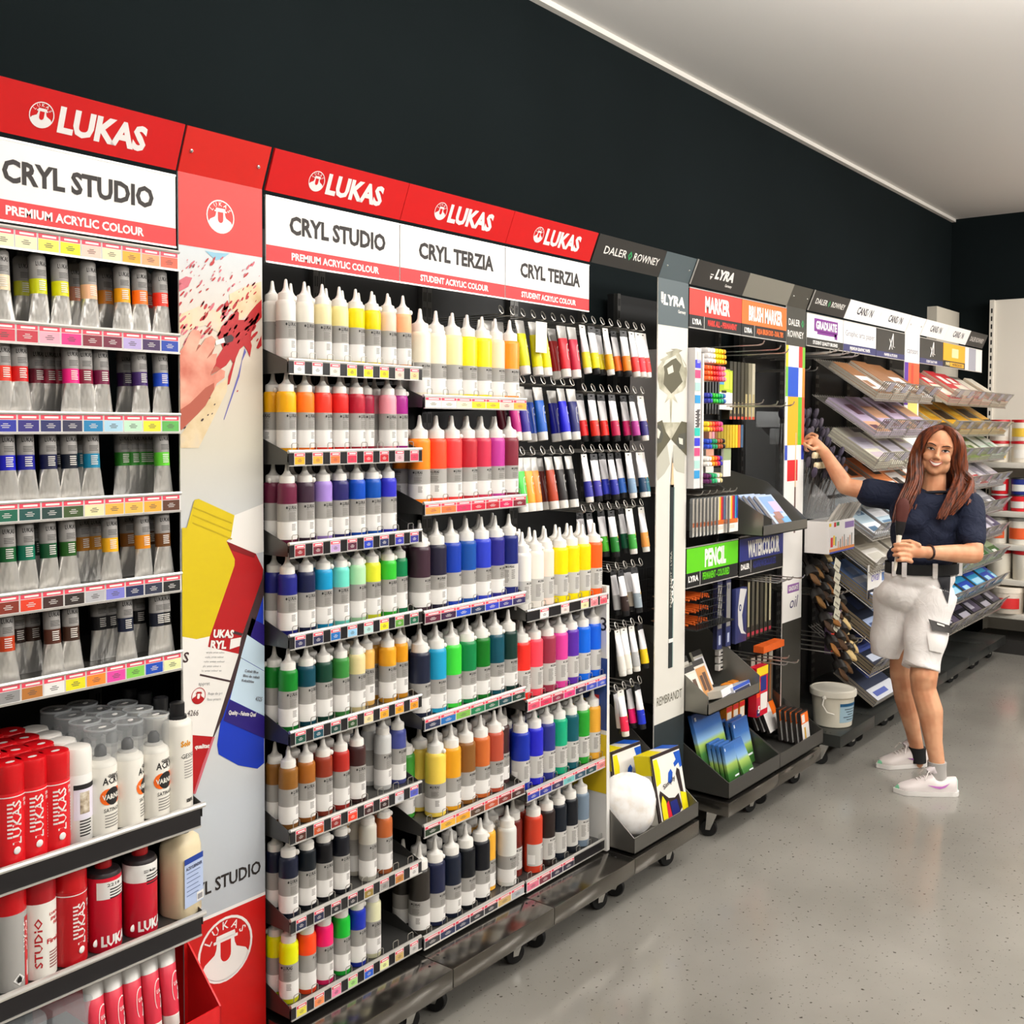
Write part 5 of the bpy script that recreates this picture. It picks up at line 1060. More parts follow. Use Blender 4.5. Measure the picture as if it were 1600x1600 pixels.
for k in range(4): box_thing('brush_pack', f'clear pack with a brown brush handle, {ORD[k]} of four by the squares banner', 'pack', (4.36 + .062 * k, 2.06, .37), (.05, .02, .24), [M('3e3830', .35), M('8a5a30', .4), M('b8b0a0', .4)], lambda m, F: (F(.3, .62, .05, .8, 1), F(.1, .9, .82, .98, 2)))
box_thing('orange_holder', 'orange card holder above the brown brush packs', 'card', (4.45, 2.0, .635), (.22, .05, .03), [M('d05818', .45)])
for k in range(3): box_thing('white_clip', f'white plastic clip hanging behind the lower steel bin, {ORD[k]} of three', 'clip', (4.2, 2.12, .575 + .033 * k), (.11, .02, .026), [M('dedad4', .4), BLACK], lambda m, F: F(.15, .6, .3, .6, 1))
# bottom bins
t = bin_('dark steel bin of landscape tins at the foot of the marker module', 3.722, 4.196, 1.853, 2.3, .183, .065, .33, M('5a5955', .34, .7))
t = bin_('dark steel bin of orange packs at the foot of the brush-marker module', 4.2, 4.672, 1.853, 2.3, .183, .065, .33, M('5a5955', .34, .7))
LAND = zgrad('landscape_print', [(0, '24481c'), (.05, '3c7430'), (.085, '9cb858'), (.10, '80a8cc'), (.14, '3468ac'), (.21, '20407c')])
def tin(label, loc, size, rot, group=None): return box_thing('pencil_tin', label, 'tin', loc, size, [LAND, M('e8ecf0', .4), M('c8ccd4', .3, .5)], lambda m, F: (F(.55, .92, .18, .22, 1), F(.06, .12, .86, .93, 1)), rot, group, .003)
tin('large dark landscape tin at the back of the bottom bin', (3.875, 1.985, .275), (.24, .02, .21), (-.28, 0, .03))
for k in range(4): tin(f'small blue landscape tin in the bottom bin, {["front","second","third","rear"][k]} of the left stack', (3.855, 1.888 + .021 * k, .20), (.10, .015, .165), (-.22, 0, .03), 'left stack of tins')
tin('blue landscape tin leaning between the two stacks', (3.975, 1.875, .195), (.10, .014, .17), (-.45, 0, .03))
for k in range(4): tin(f'medium landscape tin in the bottom bin, {["front","second","third","rear"][k]} of the right stack', (4.105, 1.955 + .024 * k, .2), (.15, .014, .2), (-.22, 0, .03), 'right stack of tins')
def art_or(m, F): F(0, 1, 0, .62, 3); F(0, 1, .62, .95, 1); F(0, 1, .96, 1, 2); F(.1, .5, .66, .9, 3, 2); F(.3, .5, .1, .5, 4, 2)
OM = [M('2c2826', .35), M('f07018', .4), M('2a2422', .5), M('ece8e4', .4), M('d8a838', .4)]
for k in range(5): box_thing('blister_pack', f'orange topped white blister pack, {ORD[k]} in front row of the right bottom bin', 'pack', (4.575, 1.89 + .026 * (4 - k), .20), (.085, .016, .145), OM, art_or, (-.12, 0, .03), 'small orange packs')
for k in range(3): box_thing('blister_pack', f'tall orange and white blister pack, {["front", "middle", "rear"][k]} of three behind the small ones', 'pack', (4.575, 2.04 + .03 * k, .235), (.16, .014, .22), OM, lambda m, F: (F(0, 1, 0, .7, 3), F(0, 1, .7, 1, 1), F(.62, 1, .3, .7, 1, 2)), (-.4, 0, .08), 'tall orange packs')
# ---------------------------------------------------------------- paper racks
DKB = M('3b3d3b', .3, .45)
RX = [4.88, 5.355, 5.843, 6.33, 6.61, 7.09, 7.59, 8.02]
TZ = [1.787, 1.595, 1.425, 1.245, 1.065, .89, .715, .535, .36]
RACK = {}
for i, nm in ((0, 'brush rack module right of the coloured-squares banner'), (1, 'first wire paper rack, beside the brush rack'), (2, 'second wire paper rack, left of the tall white banner'), (4, 'third wire paper rack, right of the tall white banner'), (5, 'fourth wire paper rack, under the yellow sign'), (6, 'last wire paper rack at the end of the row')):
    RACK[i] = gondola(nm, RX[i], RX[i + 1], 1.85, .165, .107, 2.2, DKB, (.1, .9), M('1d1e1f', .5))
gondola('narrow dark base behind the tall white banner', RX[3], RX[4], 1.85, .165, .107, 2.2, DKB, (.5,), M('1d1e1f', .5))
SL = RAD(34)
_tray = {}
def tray(i, z, yf=1.885):
    t = RACK[i]; w_ = (RX[i + 1] - RX[i]) / 2 - .008
    k = round(w_, 3)
    if k not in _tray:
        m = MB(); L = .40; n = 14
        for j in range(n + 1):
            x = -w_ + 2 * w_ * j / n
            m.tube([(x, L * cos(SL), L * sin(SL)), (x, 0, 0), (x, -.020, .05), (x, -.056, .092)], .0026, 5)
        for s in (0, .13, .26, .39): m.tube([(-w_, s * cos(SL), s * sin(SL) - .003), (w_, s * cos(SL), s * sin(SL) - .003)], .0028, 5)
        m.tube([(-w_, -.056, .092), (w_, -.056, .092)], .003, 5); m.tube([(-w_, -.020, .05), (w_, -.020, .05)], .0022, 5)
        o = m.build('wire_tray', WIRE, t)
        for x in (-w_ * .55, w_ * .45):
            c = MB().prism([(x - .035, -.030, .045), (x + .035, -.030, .045), (x + .035, -.062, .088), (x - .035, -.062, .088)], (0, -.002, -.001)).build('label_holder', [M('b4b2c0', .15, 0, .6, 0, 0, 0, .55)], o)
        _tray[k] = o
    else:
        s = _tray[k]; o = s.copy(); COL.objects.link(o); o.parent = t
        for c in s.children: d = c.copy(); COL.objects.link(d); d.parent = o
    o.location = Vector((0, yf, z)) - Vector((0, t.location.y, 0))
PADC = {}
def pad(label, x, yf, z, w_, l, h, cov, edge, art=0, group=None, k=0, lift=0.):
    """paper pad lying on the slope; front lower edge at (yf, z)"""
    m = MB().box(-w_ / 2, 0, 0, w_ / 2, l, h * .86, 0).box(-w_ / 2 - .0008, -.0008, h * .86, w_ / 2 + .0008, l, h, 1)
    for j in range(1, 3): m.box(-w_ / 2 - .0006, -.0006, h * (.25 * j), w_ / 2 + .0006, l, h * (.25 * j) + .0012, 3)
    q = lambda a, b_, c, d, i, kk=1: m.poly([(-w_ / 2 + w_ * a, l * c, h + .0006 * kk), (-w_ / 2 + w_ * b_, l * c, h + .0006 * kk), (-w_ / 2 + w_ * b_, l * d, h + .0006 * kk), (-w_ / 2 + w_ * a, l * d, h + .0006 * kk)], i)
    if art == 1: q(.05, .95, .12, .55, 2); q(.3, .8, .6, .8, 4); q(.1, .5, .2, .4, 4, 2)
    elif art == 2: q(0, 1, 0, .3, 2); q(.1, .6, .08, .2, 4, 2); q(.4, .9, .5, .8, 4)
    elif art == 3: q(.1, .9, .1, .25, 4); q(0, 1, .35, .7, 2)
    o = m.build('paper_pad', [M(edge, .6), M(cov[0], .4), M(cov[1], .4), M('8a8478', .7), M(cov[2], .4)], flat=True)
    n = Vector((0, -sin(SL), cos(SL))); d = Vector((0, cos(SL), sin(SL)))
    o.location = Vector((x, yf, z)) + n * (.004 + lift) + d * .004; o.rotation_euler = (SL, 0, 0)
    return tag(o, label, 'paper pad', group)
TN = ['top', 'second', 'third', 'fourth', 'fifth', 'sixth', 'seventh', 'eighth', 'lowest']
BN = {1: 'first wire rack', 2: 'second wire rack', 4: 'third wire rack', 5: 'fourth wire rack', 6: 'last wire rack'}
# cover, accent, patch, edge, name per tier
P12 = [(('9a6a44', 'ece8e4', '9a6a44'), 'e8e2d4', 'brown and white'), (('c0b0cc', 'd8a888', '6a4a58'), 'd8ccdc', 'lilac'), (('d8d4c0', 'd0ccd8', 'c8b8c0'), 'ded8c8', 'cream'), (('e08850', 'd8d4d0', '3a3430'), 'c8c4bc', 'orange fronted'),
       (('b8ccd8', 'e8e8ec', '5a7a98'), 'd8d4d8', 'grey-blue'), (('e0dcd4', 'b0a898', 'c8c4b8'), 'd8d0c0', 'plain cream'), (('7898d0', 'e4e6f0', 'b0c0e4'), 'c8b898', 'blue and white'), (('1c2436', '98a8c8', '3a4a78'), 'b8a888', 'dark blue'), (('20283c', '4858a0', 'b8c0d0'), 'b8a888', 'navy')]
P56 = [(('c83038', 'e8dcc8', 'f0e8e0'), 'e8d8c0', 'red'), (('d8a028', '3a3028', 'e8c048'), 'e8d8a8', 'yellow'), (('90b040', 'e8e8d8', '5a7a30'), 'dce0c8', 'green'), (('e8e4e8', 'c03840', 'b8a8b0'), 'dcd8dc', 'white and red'),
       (('c8c8cc', '8a8a90', 'e8e8ec'), 'd0ccc8', 'pale grey'), (('b8b0c8', '5a5470', 'e0dce8'), 'c8c4cc', 'violet grey'), (('a8c8a0', '386838', 'e4e8e0'), 'c8d0c0', 'pale green'), (('38a0d0', '2848b0', 'a8d8f0'), '3a3c4c', 'bright blue'), (('1e1e26', '50485c', 'a8a4b0'), '3a3640', 'black')]
for b_ in (1, 2, 4, 5, 6):
    for ti, z in enumerate(TZ):
        tray(b_, z)
        cov, edge, nm = (P12 if b_ < 3 else P56)[ti]
        if b_ == 6 and ti in (0, 2, 3): cov, edge, nm = [(('e0d8c8', 'd86840', 'e8dcc8'), 'e4d4bc', 'beige'), None, (('d0e4d4', 'e8ece8', '9ac0a0'), 'd8e0d4', 'mint'), (('d8d4dc', 'b0a8b8', 'e8e4ec'), 'd4d0d8', 'silver')][ti]
        if b_ == 1 and ti == 1: n = 5
        W = RX[b_ + 1] - RX[b_]
        for col in range(2):
            x = RX[b_] + W * (.27 + .47 * col); h = [.012, .014, .013][(ti + col) % 3]; nst = 2 + (ti * 2 + col + b_) % 3
            if ti in (7, 8, 6) and b_ < 3: nst = 4
            for k in range(nst):
                pad(f'{nm} pad, {["bottom","second","third","fourth","fifth"][k]} of {["left","right"][col]} stack, {TN[ti]} tray, {BN[b_]}', x + .003 * (k % 2), 1.889, z, W * .43, .30 + .02 * (ti % 2), h, cov, edge, (ti + col) % 3 + 1, 'paper pads on the wire racks', k, k * (h + .0012))
# bottom pads standing at the base of the first racks
for k in range(3): pad(f'silvery pad lying low at the foot of the first rack, {["bottom","middle","top"][k]} of three', 5.62, 1.89, .178, .36, .26, .014, ('3a4258', 'c8ccd4', '5060a8'), 'd0c8b8', 2, 'low silvery pads', k, k * .0155)
# ---- brush rack
t = thing('brush_display', 'stepped clear display stand for brushes in the brush rack', 'display stand', (5.10, 2.1, 1.2))
m = MB()
for j in range(6): m.box(-.2, -.16 + .075 * j, .02 + .085 * j, .22, -.157 + .075 * j, .10 + .085 * j)
m.prism([(-.203, -.17, 0), (-.203, .27, 0), (-.203, .27, .52), (-.203, -.17, .10)], (.003, 0, 0)).prism([(.22, -.17, 0), (.22, .27, 0), (.22, .27, .52), (.22, -.17, .10)], (.003, 0, 0)).box(-.2, -.17, 0, .22, .27, .006)
m.build('stand', FILM, t)
def brush_proto(name, hl, hr, fl, fr, bl, bw, bd, hm, fm, bm_):
    t = thing(name, 'brush', 'brush')
    MB().lathe([(hr * .35, 0), (hr * .8, hl * .1), (hr, hl * .5), (hr * .7, hl)], 8).build('handle', hm, t)
    MB().lathe([(fr * .9, hl - .002), (fr, hl + fl * .4), (fr, hl + fl)], 10, sx=1, sy=bd / bw if bw > fr * 1.2 else 1).build('ferrule', fm, t)
    z0 = hl + fl
    MB().lathe([(fr * .95, z0), (bw * .8, z0 + bl * .2), (bw, z0 + bl * .5), (bw * .85, z0 + bl * .85), (bw * .4, z0 + bl)], 12, sy=bd / bw).build('bristles', bm_, t)
    return t
PROTO['b1'] = brush_proto('paint_brush', .17, .0042, .022, .0062, .055, .0165, .012, M('5a5450', .4), M('7a7674', .25, .9), M('4a434c', .8))
BH = ['40384a', '4a4450', '322c3a', '564e58', '3c3440']
for j in range(7):
    for k in range(10):
        o = dup(PROTO['b1'], (4.915 + .04 * k + .008 * (j % 2), 2.055 + .024 * j, 1.22 + .048 * j), (.34 + random.uniform(-.06, .06), random.uniform(-.1, .1) - .12, random.uniform(-1, 1)), f'dark bristled brush in the stepped stand, {ORD[k]} of the {ORD[j]} step', 'dark brushes in the stepped stand')
        paint(kid(o, 'bristles'), 0, M(BH[(j + k) % 5], .85))
PROTO['b2'] = brush_proto('stencil_brush', .11, .005, .02, .009, .03, .0115, .0115, M('2a2624', .4), M('1c1b1a', .4), M('e2d4b0', .8))
for j in range(2):
    for k in range(5):
        dup(PROTO['b2'], (4.89 + .026 * k, 2.03 - .01 * j, 1.37 - .05 * j), (.2, -.1, 0), f'cream tipped brush in front of the stepped stand, {ORD[k]} of the {["upper","lower"][j]} row', 'cream tipped brushes')
for k in range(9):
    o = MB().lathe([(.008, 0), (.009, .06), (.006, .12)], 8).build('palette_tool', M(['b8b4ac', 'a8a49c', 'c8c4bc'][k % 3], .35)); o.location = (4.90 + .036 * k, 1.945, 1.175); o.rotation_euler = (.5, .25, 0); tag(o, f'grey brush handle end sticking out above the white picture box, {ORD[k]} of nine', 'brush handle', 'grey handle ends')
box_thing('brush_set_box', 'white box printed with paint brushes, under the brush stand', 'box', (5.05, 1.925, 1.035), (.34, .12, .155), [M('e8e4e2', .45), M('8a70a8', .45), M('d03038', .45), M('e8c020', .45), M('2c7c38', .45), M('d88848', .45), M('4a4440', .45), M('3c4ca8', .45)],
          lambda m, F: (F(.62, .98, .72, .92, 1), F(.02, .1, .85, .95, 3), F(.2, .28, .82, .96, 2), F(.3, .4, .84, .96, 4), F(.08, .17, .2, .5, 2), F(.18, .24, .25, .55, 3), F(.26, .29, .22, .5, 4), F(.04, 1, .05, .14, 5), F(.05, 1, 0, .05, 7), [F(.36 + .075 * k, .385 + .075 * k, .14, .35 + .06 * (k % 4), 6 if k % 2 else 5, 2) for k in range(8)]))
# wide flat brushes and hake brushes hung on hooks
PROTO['b3'] = brush_proto('flat_brush', .12, .014, .05, .034, .06, .040, .012, M('17120f', .35), M('1d1a18', .4), M('6a4c24', .85))
PROTO['b4'] = brush_proto('mottler_brush', .10, .013, .035, .036, .055, .042, .016, M('c8b080', .4), M('26201c', .4), M('d8bc84', .85))
n_ = 0
for j in range(5):
    for k in range(4):
        big = (j, k) in ((0, 3), (3, 3), (4, 2), (4, 3))
        o = dup(PROTO['b4' if big else 'b3'], (4.955 + .085 * k + .012 * j, 2.10 - .035 * j + .01 * k, 1.03 - .115 * j + .02 * k), (2.35, .5 + random.uniform(-.12, .12), -.25), f'{"cream" if big else "dark"} wide brush hanging below the picture box, {ORD[k]} in row {ORD[j]}', 'wide brushes on hooks')
        o.scale = (.95, .95, .95)
        if not big: paint(kid(o, 'bristles'), 0, M(['5a3c1c', '6e4c20', '3a2616', '8a5a28', '4a3018'][(j + k) % 5], .85))
for j in range(6):
    box_thing('price_tag', f'cream paper price tag on the hooks, {ORD[j]} going down beside the wide brushes', 'price tag', (4.925 + .012 * j, 1.90 + .004 * j, .955 - .062 * j), (.075, .002, .055), [M('dcd8c4', .5), M('8a8678', .6)], lambda m, F: F(.15, .85, .3, .45, 1), (0, .45, 0), 'cream price tags')
for k in range(5): lhook(RACK[0], 4.95 + .05 * k, .82, .47)
for k in range(8): lhook(RACK[0], 4.91 + .055 * k, .555 + .01 * (k % 2), .5)
for k in range(8): lhook(RACK[0], 4.91 + .055 * k, 2.0 + .008 * (k % 3), .44)
for k in range(3): lhook(RACK[0], 4.92 + .09 * k, 1.93, .3)
box_thing('oval_sign', 'small white card sign over a black strip among the paper pads', 'sign', (5.46, 1.90, .76), (.21, .004, .175), [M('e6e2dc', .5), M('26242a', .5), M('6a60b0', .5)], lambda m, F: (F(0, 1, 0, .26, 1), [m.text('oval', (0, -.001, .085), X_, Z_, .05, 2, .12, 0, shear=.3)]))
box_thing('palette_knife_pack', 'purple pack with two red tools hanging low in the brush rack', 'pack', (5.01, 1.93, .54), (.14, .03, .20), [M('6a5470', .4), M('e03c20', .4), M('d0c8c0', .4)], lambda m, F: (F(.05, .45, .05, .52, 1), F(.52, .92, .05, .52, 1), F(.05, .95, .55, .95, 2)))
# bucket on the base
t = thing('plastic_bucket', 'white plastic bucket with lid standing on the dark base of the brush rack', 'bucket', (5.075, 1.965, .1655), .0)
MB().lathe([(.088, 0), (.092, .004), (.103, .15), (.105, .158)], 32).build('body', M('ece6d4', .35), t)
MB().lathe([(.108, .150), (.113, .152), (.114, .172), (.112, .180), (.104, .184), (.103, .181), (.0, .180)], 32).build('lid', M('f0ebdc', .35), t)
R_ = .0985; m = MB(); cc = lambda r: (lambda a, z: (r(z) * sin(a / .1), -r(z) * cos(a / .1), z)); rr_ = lambda z: .0926 + .0733 * (z - .004) + .0006
m.grid(lambda u, v: cc(rr_)(-.085 + .13 * u, .028 + .095 * v), 14, 2, 0); m.grid(lambda u, v: cc(lambda z: rr_(z) + .0005)(-.085 + .13 * u, .108 + .015 * v), 14, 1, 1)
for k, w_ in enumerate((.08, .06, .04, .09, .05)): m.grid(lambda u, v: cc(lambda z: rr_(z) + .0006)(-.02 - w_ / 2 + w_ * u, .092 - .013 * k + .004 * v), 8, 1, 2)
m.build('label', [M('a8c8d8', .45), M('1c5c88', .45), M('3a4a5a', .5)], t)
MB().tube([(-.113, 0, .155), (-.135, .0, .12), (-.128, -.02, .085), (-.11, -.05, .075)], .004, 8).ball((-.112, 0, .15), .012).ball((.112, 0, .15), .012).build('handle', M('e8e4d8', .4), t)
# ---------------------------------------------------------------- white shelving on the end wall
WSH = M('e6e1d6', .5); WSB = M('b9b4a8', .6)
t = thing('wall_shelving', 'white shelving against the end wall, stacked with tubs and cans', 'shelf', (8.45, 1.2, 0))
m = MB().box(.16, -1.8, .1, .19, .95, 2.62, 0); m.build('back_panel', WSH, t)
for y in (.93, -.2, -1.3):
    u = MB().box(.13, y - .016, 0, .16, y + .016, 2.62, 0)
    for k in range(38): u.box(.1285, y - .005, .3 + .06 * k, .1302, y + .005, .335 + .06 * k, 1)
    u.build('upright', [WSH, SLOT], t)
SHZ = [1.395, 1.04, .80, .545, .30]
for z in SHZ: MB().box(-.28, -1.8, z - .04, .16, .93, z, 0, .003).build('shelf_board', WSH, t)
MB().box(-.25, -1.8, 0, .16, .93, .10).build('plinth', M('2a2826', .6), t)
struct('wall_recess', MB().box(8.12, 2.40, 0, XE, YW, 2.55), M('d5cfc0', .6))
def tub(label, x, y, z, r, h, body, lid, band=None, group=None, lidh=.02):
    t = thing('paint_tub', label, 'tub', (x, y, z), random.uniform(-.3, .3), group)
    MB().lathe([(r * .93, 0), (r * .95, .003), (r, h - lidh)], 24).build('body', M(body, .4), t)
    MB().lathe([(r * 1.03, h - lidh), (r * 1.04, h - .004), (r, h), (r * .9, h - .003)], 24).build('lid', M(lid, .35), t)
    if band:
        m = MB(); a0, a1 = -2.6, -.6
        m.grid(lambda u, v: ((r * 1.012) * cos(pi + (-.9 + 1.8 * u)), (r * 1.012) * sin(pi + (-.9 + 1.8 * u)), h * (.2 + .4 * v)), 10, 1, 0); m.build('label', M(band, .45), t)
    return t
ys = lambda k: 1.98 - .152 * k
k_ = 0
for r_ in range(2):
    for k in range(10):
        tub(f'white tub with red lid on the top white shelf, {ORD[k]} from the corner, {["lower", "upper"][r_]} layer', 8.27, ys(k), 1.396 + .155 * r_, .07, .154, 'ece4d6', 'c01c24', 'e8c040' if k % 2 == r_ else 'ece8e0', 'red-lidded tubs on the top shelf')
CC = ['a8182c', 'd82028', '1c2c80', '1c3ca0', 'd8c878', 'c8b860', '1c3ca0', 'e0dcd0', 'a82028']
for r_ in range(2):
    for k in range(9):
        tub(f'{["dark red","red","navy","blue","cream","sand","cobalt","white","crimson"][k]} can on the second white shelf, {ORD[k]} from the corner, {["lower", "upper"][r_]} layer', 8.27, 1.97 - .135 * k, 1.041 + .122 * r_, .06, .12, CC[(k + r_) % 9] if r_ else CC[k], '2a2c34' if k % 3 else 'c8c4c0', 'dcdcd8', 'cans on the second white shelf', .01)
for k in range(9): tub(f'white jar with an orange label, {ORD[k]} from the corner on the middle white shelf', 8.26, 1.98 - .15 * k, .801, .07, .20, 'e8e2d6', '8a8680', 'e05a28', 'jars with orange labels', .03)
for k in range(8): tub(f'tall white tub with red lid, {ORD[k]} from the corner on the fourth white shelf', 8.26, 1.96 - .17 * k, .546, .08, .215, 'e6dfcf', 'b81c20', None, 'tall white tubs with red lids', .03)
for k in range(5): tub(f'wide white bucket with a red label, {ORD[k]} from the corner on the lowest white shelf', 8.24, 1.90 - .25 * k, .301, .118, .19, 'e8dccc', 'ece2d2', 'd83030', 'wide buckets on the lowest shelf', .04)
o = MB().box(-.12, -.1, 0, .12, .1, .2, 0, .012).box(-.125, -.105, .16, .125, .105, .2, 0, .006).build('plastic_crate', M('1c4ca8', .4)); o.location = (7.98, .85, 0); tag(o, 'blue plastic crate on the floor below the white shelving', 'crate')
from mathutils.bvhtree import BVHTree
# ---------------------------------------------------------------- the person
def voxel(name, parts, size, mat, parent, smooth=3, inv=None, edit=None):
    """union of closed shapes (MB) -> one continuous smooth surface"""
    o = parts.build('blob', mat); md = o.modifiers.new('r', 'REMESH'); md.mode = 'VOXEL'; md.voxel_size = size
    dg = bpy.context.evaluated_depsgraph_get(); me = bpy.data.meshes.new_from_object(o.evaluated_get(dg)); old = o.data
    bpy.data.objects.remove(o); bpy.data.meshes.remove(old)
    bm = bmesh.new(); bm.from_mesh(me)
    for _ in range(smooth): bmesh.ops.smooth_vert(bm, verts=bm.verts, factor=.5, use_axis_x=True, use_axis_y=True, use_axis_z=True)
    if edit:
        for v in bm.verts: v.co += edit(v.co)
    bm.to_mesh(me); bm.free(); me.name = name
    me.polygons.foreach_set('use_smooth', [True] * len(me.polygons))
    me.materials.clear(); me.materials.append(mat)
    n = bpy.data.objects.new(name, me); COL.objects.link(n)
    if parent: n.parent = parent; n.matrix_parent_inverse = parent.matrix_world.inverted() if 0 else Matrix.Translation(-parent.location)
    return n
def cap_(m, a, ra, b_, rb, k=1., axis=None):
    """tapered limb with round ends; k flattens it along axis"""
    a, b_ = Vector(a), Vector(b_); n = 8
    pts = []; rs = []
    d = (b_ - a); L = d.length; d.normalize()
    for j in range(6): t = -pi / 2 + pi / 2 * j / 5; pts.append(a + d * ra * sin(t) * .98); rs.append(max(.0005, ra * cos(t)))
    for j in range(1, n): pts.append(a + (b_ - a) * j / n); rs.append(ra + (rb - ra) * j / n)
    for j in range(6): t = pi / 2 * j / 5; pts.append(b_ + d * rb * sin(t) * .98); rs.append(max(.0005, rb * cos(t)))
    s = MB(); s.tube(pts, rs, 14)
    if axis is not None:
        ax = Vector(axis).normalized(); c = (a + b_) / 2
        for i, p in enumerate(s.v):
            q = a + d * (p - a).dot(d); e = p - q; s.v[i] = q + e - ax * e.dot(ax) * (1 - k)
    m.add(s.v, s.f, 0)
def chain(m, pts, k=1., axis=None):
    for (a, ra), (b_, rb) in zip(pts[:-1], pts[1:]): cap_(m, a, ra, b_, rb, k, axis)
def ell(m, c, r, fr=None):
    s = MB(); s.ball((0, 0, 0), 1, 0, 20, 14)
    fr = fr or Matrix.Identity(3)
    m.add([Vector(c) + fr @ Vector((p.x * r[0], p.y * r[1], p.z * r[2])) for p in s.v], s.f, 0)
PR = Vector((.621, -.784, 0)).normalized(); PT = Vector((-.784, -.621, 0)).normalized()   # picture right, towards the aisle
BF = Matrix((PR, PT, Z_)).transposed()                                                     # columns: right, front, up
bf = lambda yaw: Matrix.Rotation(yaw, 3, 'Z') @ BF
skin = M('c98a68', .5, 0, .4); nt, nd, lk, b = nodes(skin)
b['Subsurface Weight'].default_value = .12; b['Subsurface Radius'].default_value = (.012, .005, .003)
tc = nd.new('ShaderNodeTexCoord'); n1 = nd.new('ShaderNodeTexNoise'); n1.inputs['Scale'].default_value = 14; r1 = nd.new('ShaderNodeValToRGB')
r1.color_ramp.elements[0].color = lin('c48662'); r1.color_ramp.elements[1].color = lin('d8a27e'); r1.color_ramp.elements[0].position = .35; r1.color_ramp.elements[1].position = .65
lk.new(tc.outputs['Object'], n1.inputs['Vector']); lk.new(n1.outputs[0], r1.inputs[0]); lk.new(r1.outputs[0], b['Base Color'])
P0 = at(1440, 1222, Z=0)
person = thing('person', 'smiling woman with long auburn hair, navy t-shirt and white work shorts, reaching into brushes', 'person', (P0.x, P0.y, 0))
J = dict(pel=dep(1432, 925, 4.92), waist=dep(1441, 880, 4.92), chest=dep(1450, 808, 4.91), neck=dep(1457, 760, 4.89), rs=dep(1401, 776, 4.97), re=dep(1321, 760, 5.03), rw=dep(1287, 705, 5.08),
         ls=dep(1513, 790, 4.86), le=dep(1521, 866, 4.74), lw=dep(1449, 863, 4.66), rh=dep(1412, 935, 4.96), rk=dep(1407, 1050, 5.03), ra=dep(1433, 1172, 5.10), lh=dep(1460, 930, 4.88), lk=dep(1443, 1066, 4.79), la=dep(1464, 1190, 4.735))
HC = dep(1466, 706, 4.86)
hu = (Z_ * cos(.2) + PR * sin(.2)); hr0 = (PR * cos(.2) - Z_ * sin(.2)); hf0 = PT
HM = Matrix((hr0, hf0, hu)).transposed() @ Matrix.Rotation(.40, 3, 'Z') @ Matrix.Rotation(-.08, 3, 'X')   # local x right, y front, z up
H = lambda x, y, z: HC + HM @ Vector((x, z, y))     # x right, y up, z front
body = MB()
# torso core, under the clothes
ell(body, (J['chest'] + J['waist']) / 2, (.125, .085, .21), BF); ell(body, J['pel'], (.12, .08, .09), BF)
cap_(body, J['rs'], .05, J['ls'], .05)
cap_(body, J['neck'] - Z_ * .05, .06, H(0, -.06, -.01), .048)
# head
ell(body, H(0, .022, -.014), (.074, .094, .092), HM); ell(body, H(0, -.04, .018), (.056, .060, .066), HM)
ell(body, H(0, -.088, .048), (.024, .026, .02), HM); ell(body, H(0, -.072, .035), (.042, .038, .034), HM)
for s in (-1, 1):
    ell(body, H(s * .036, -.024, .052), (.025, .024, .025), HM); ell(body, H(s * .040, -.056, .018), (.024, .040, .040), HM)
    ell(body, H(s * .0745, -.005, -.01), (.008, .018, .028), HM); ell(body, H(s * .03, .034, .066), (.026, .016, .010), HM)
    ell(body, H(s * .010, -.026, .086), (.0085, .009, .008), HM)
cap_(body, H(0, .018, .074), .0075, H(0, -.02, .094), .0105)
ell(body, H(0, -.055, .064), (.026, .019, .019), HM)
# arms
chain(body, [(J['rs'], .052), ((J['rs'] + J['re']) / 2, .047), (J['re'], .041)]); m1 = J['re'].lerp(J['rw'], .3); chain(body, [(J['re'], .041), (m1, .040), (J['rw'], .0265)])
chain(body, [(J['ls'], .055), ((J['ls'] + J['le']) / 2, .052), (J['le'], .043)]); m2 = J['le'].lerp(J['lw'], .3); chain(body, [(J['le'], .043), (m2, .043), (J['lw'], .0275)])
# legs
chain(body, [(J['rh'], .058), (J['rk'], .050), (J['rk'].lerp(J['ra'], .33) - PT * .010, .051), (J['rk'].lerp(J['ra'], .75), .036), (J['ra'], .032), (J['ra'] - Z_ * .06, .032)])
chain(body, [(J['lh'], .060), (J['lk'] + Z_ * .03, .062), (J['lk'] - Z_ * .03, .055), (J['lk'].lerp(J['la'], .36) + PR * .008, .0565), (J['lk'].lerp(J['la'], .75), .039), (J['la'], .034), (J['la'] - Z_ * .06, .033)])
# right hand: reaching, fingers closing on a brush handle
def fing(pts, r0=.0088, r1=.0066): chain(body, [(p, r0 + (r1 - r0) * i / (len(pts) - 1)) for i, p in enumerate(pts)])
rw = J['rw']; pk = dep(1272, 690, 5.085)
chain(body, [(rw, .025), (rw.lerp(pk, .5), .027), (pk, .024)], .75, PT)
kn = [dep(1277, 681, 5.10), dep(1270, 683, 5.085), dep(1266, 688, 5.075), dep(1264, 694, 5.07)]
FT = [[(1268, 677, 5.12), (1260, 682, 5.125), (1256, 689, 5.12)], [(1262, 683, 5.10), (1256, 688, 5.11), (1255, 695, 5.10)], [(1258, 690, 5.085), (1254, 696, 5.09), (1258, 700, 5.085)], [(1259, 698, 5.075), (1258, 703, 5.08), (1263, 705, 5.08)]]
for k_, t_ in zip(kn, FT): fing([pk.lerp(k_, .4), k_] + [dep(*p) for p in t_])
fing([rw.lerp(pk, .45), dep(1270, 702, 5.05), dep(1262, 697, 5.045), dep(1256, 693, 5.06)], .0105, .0075)
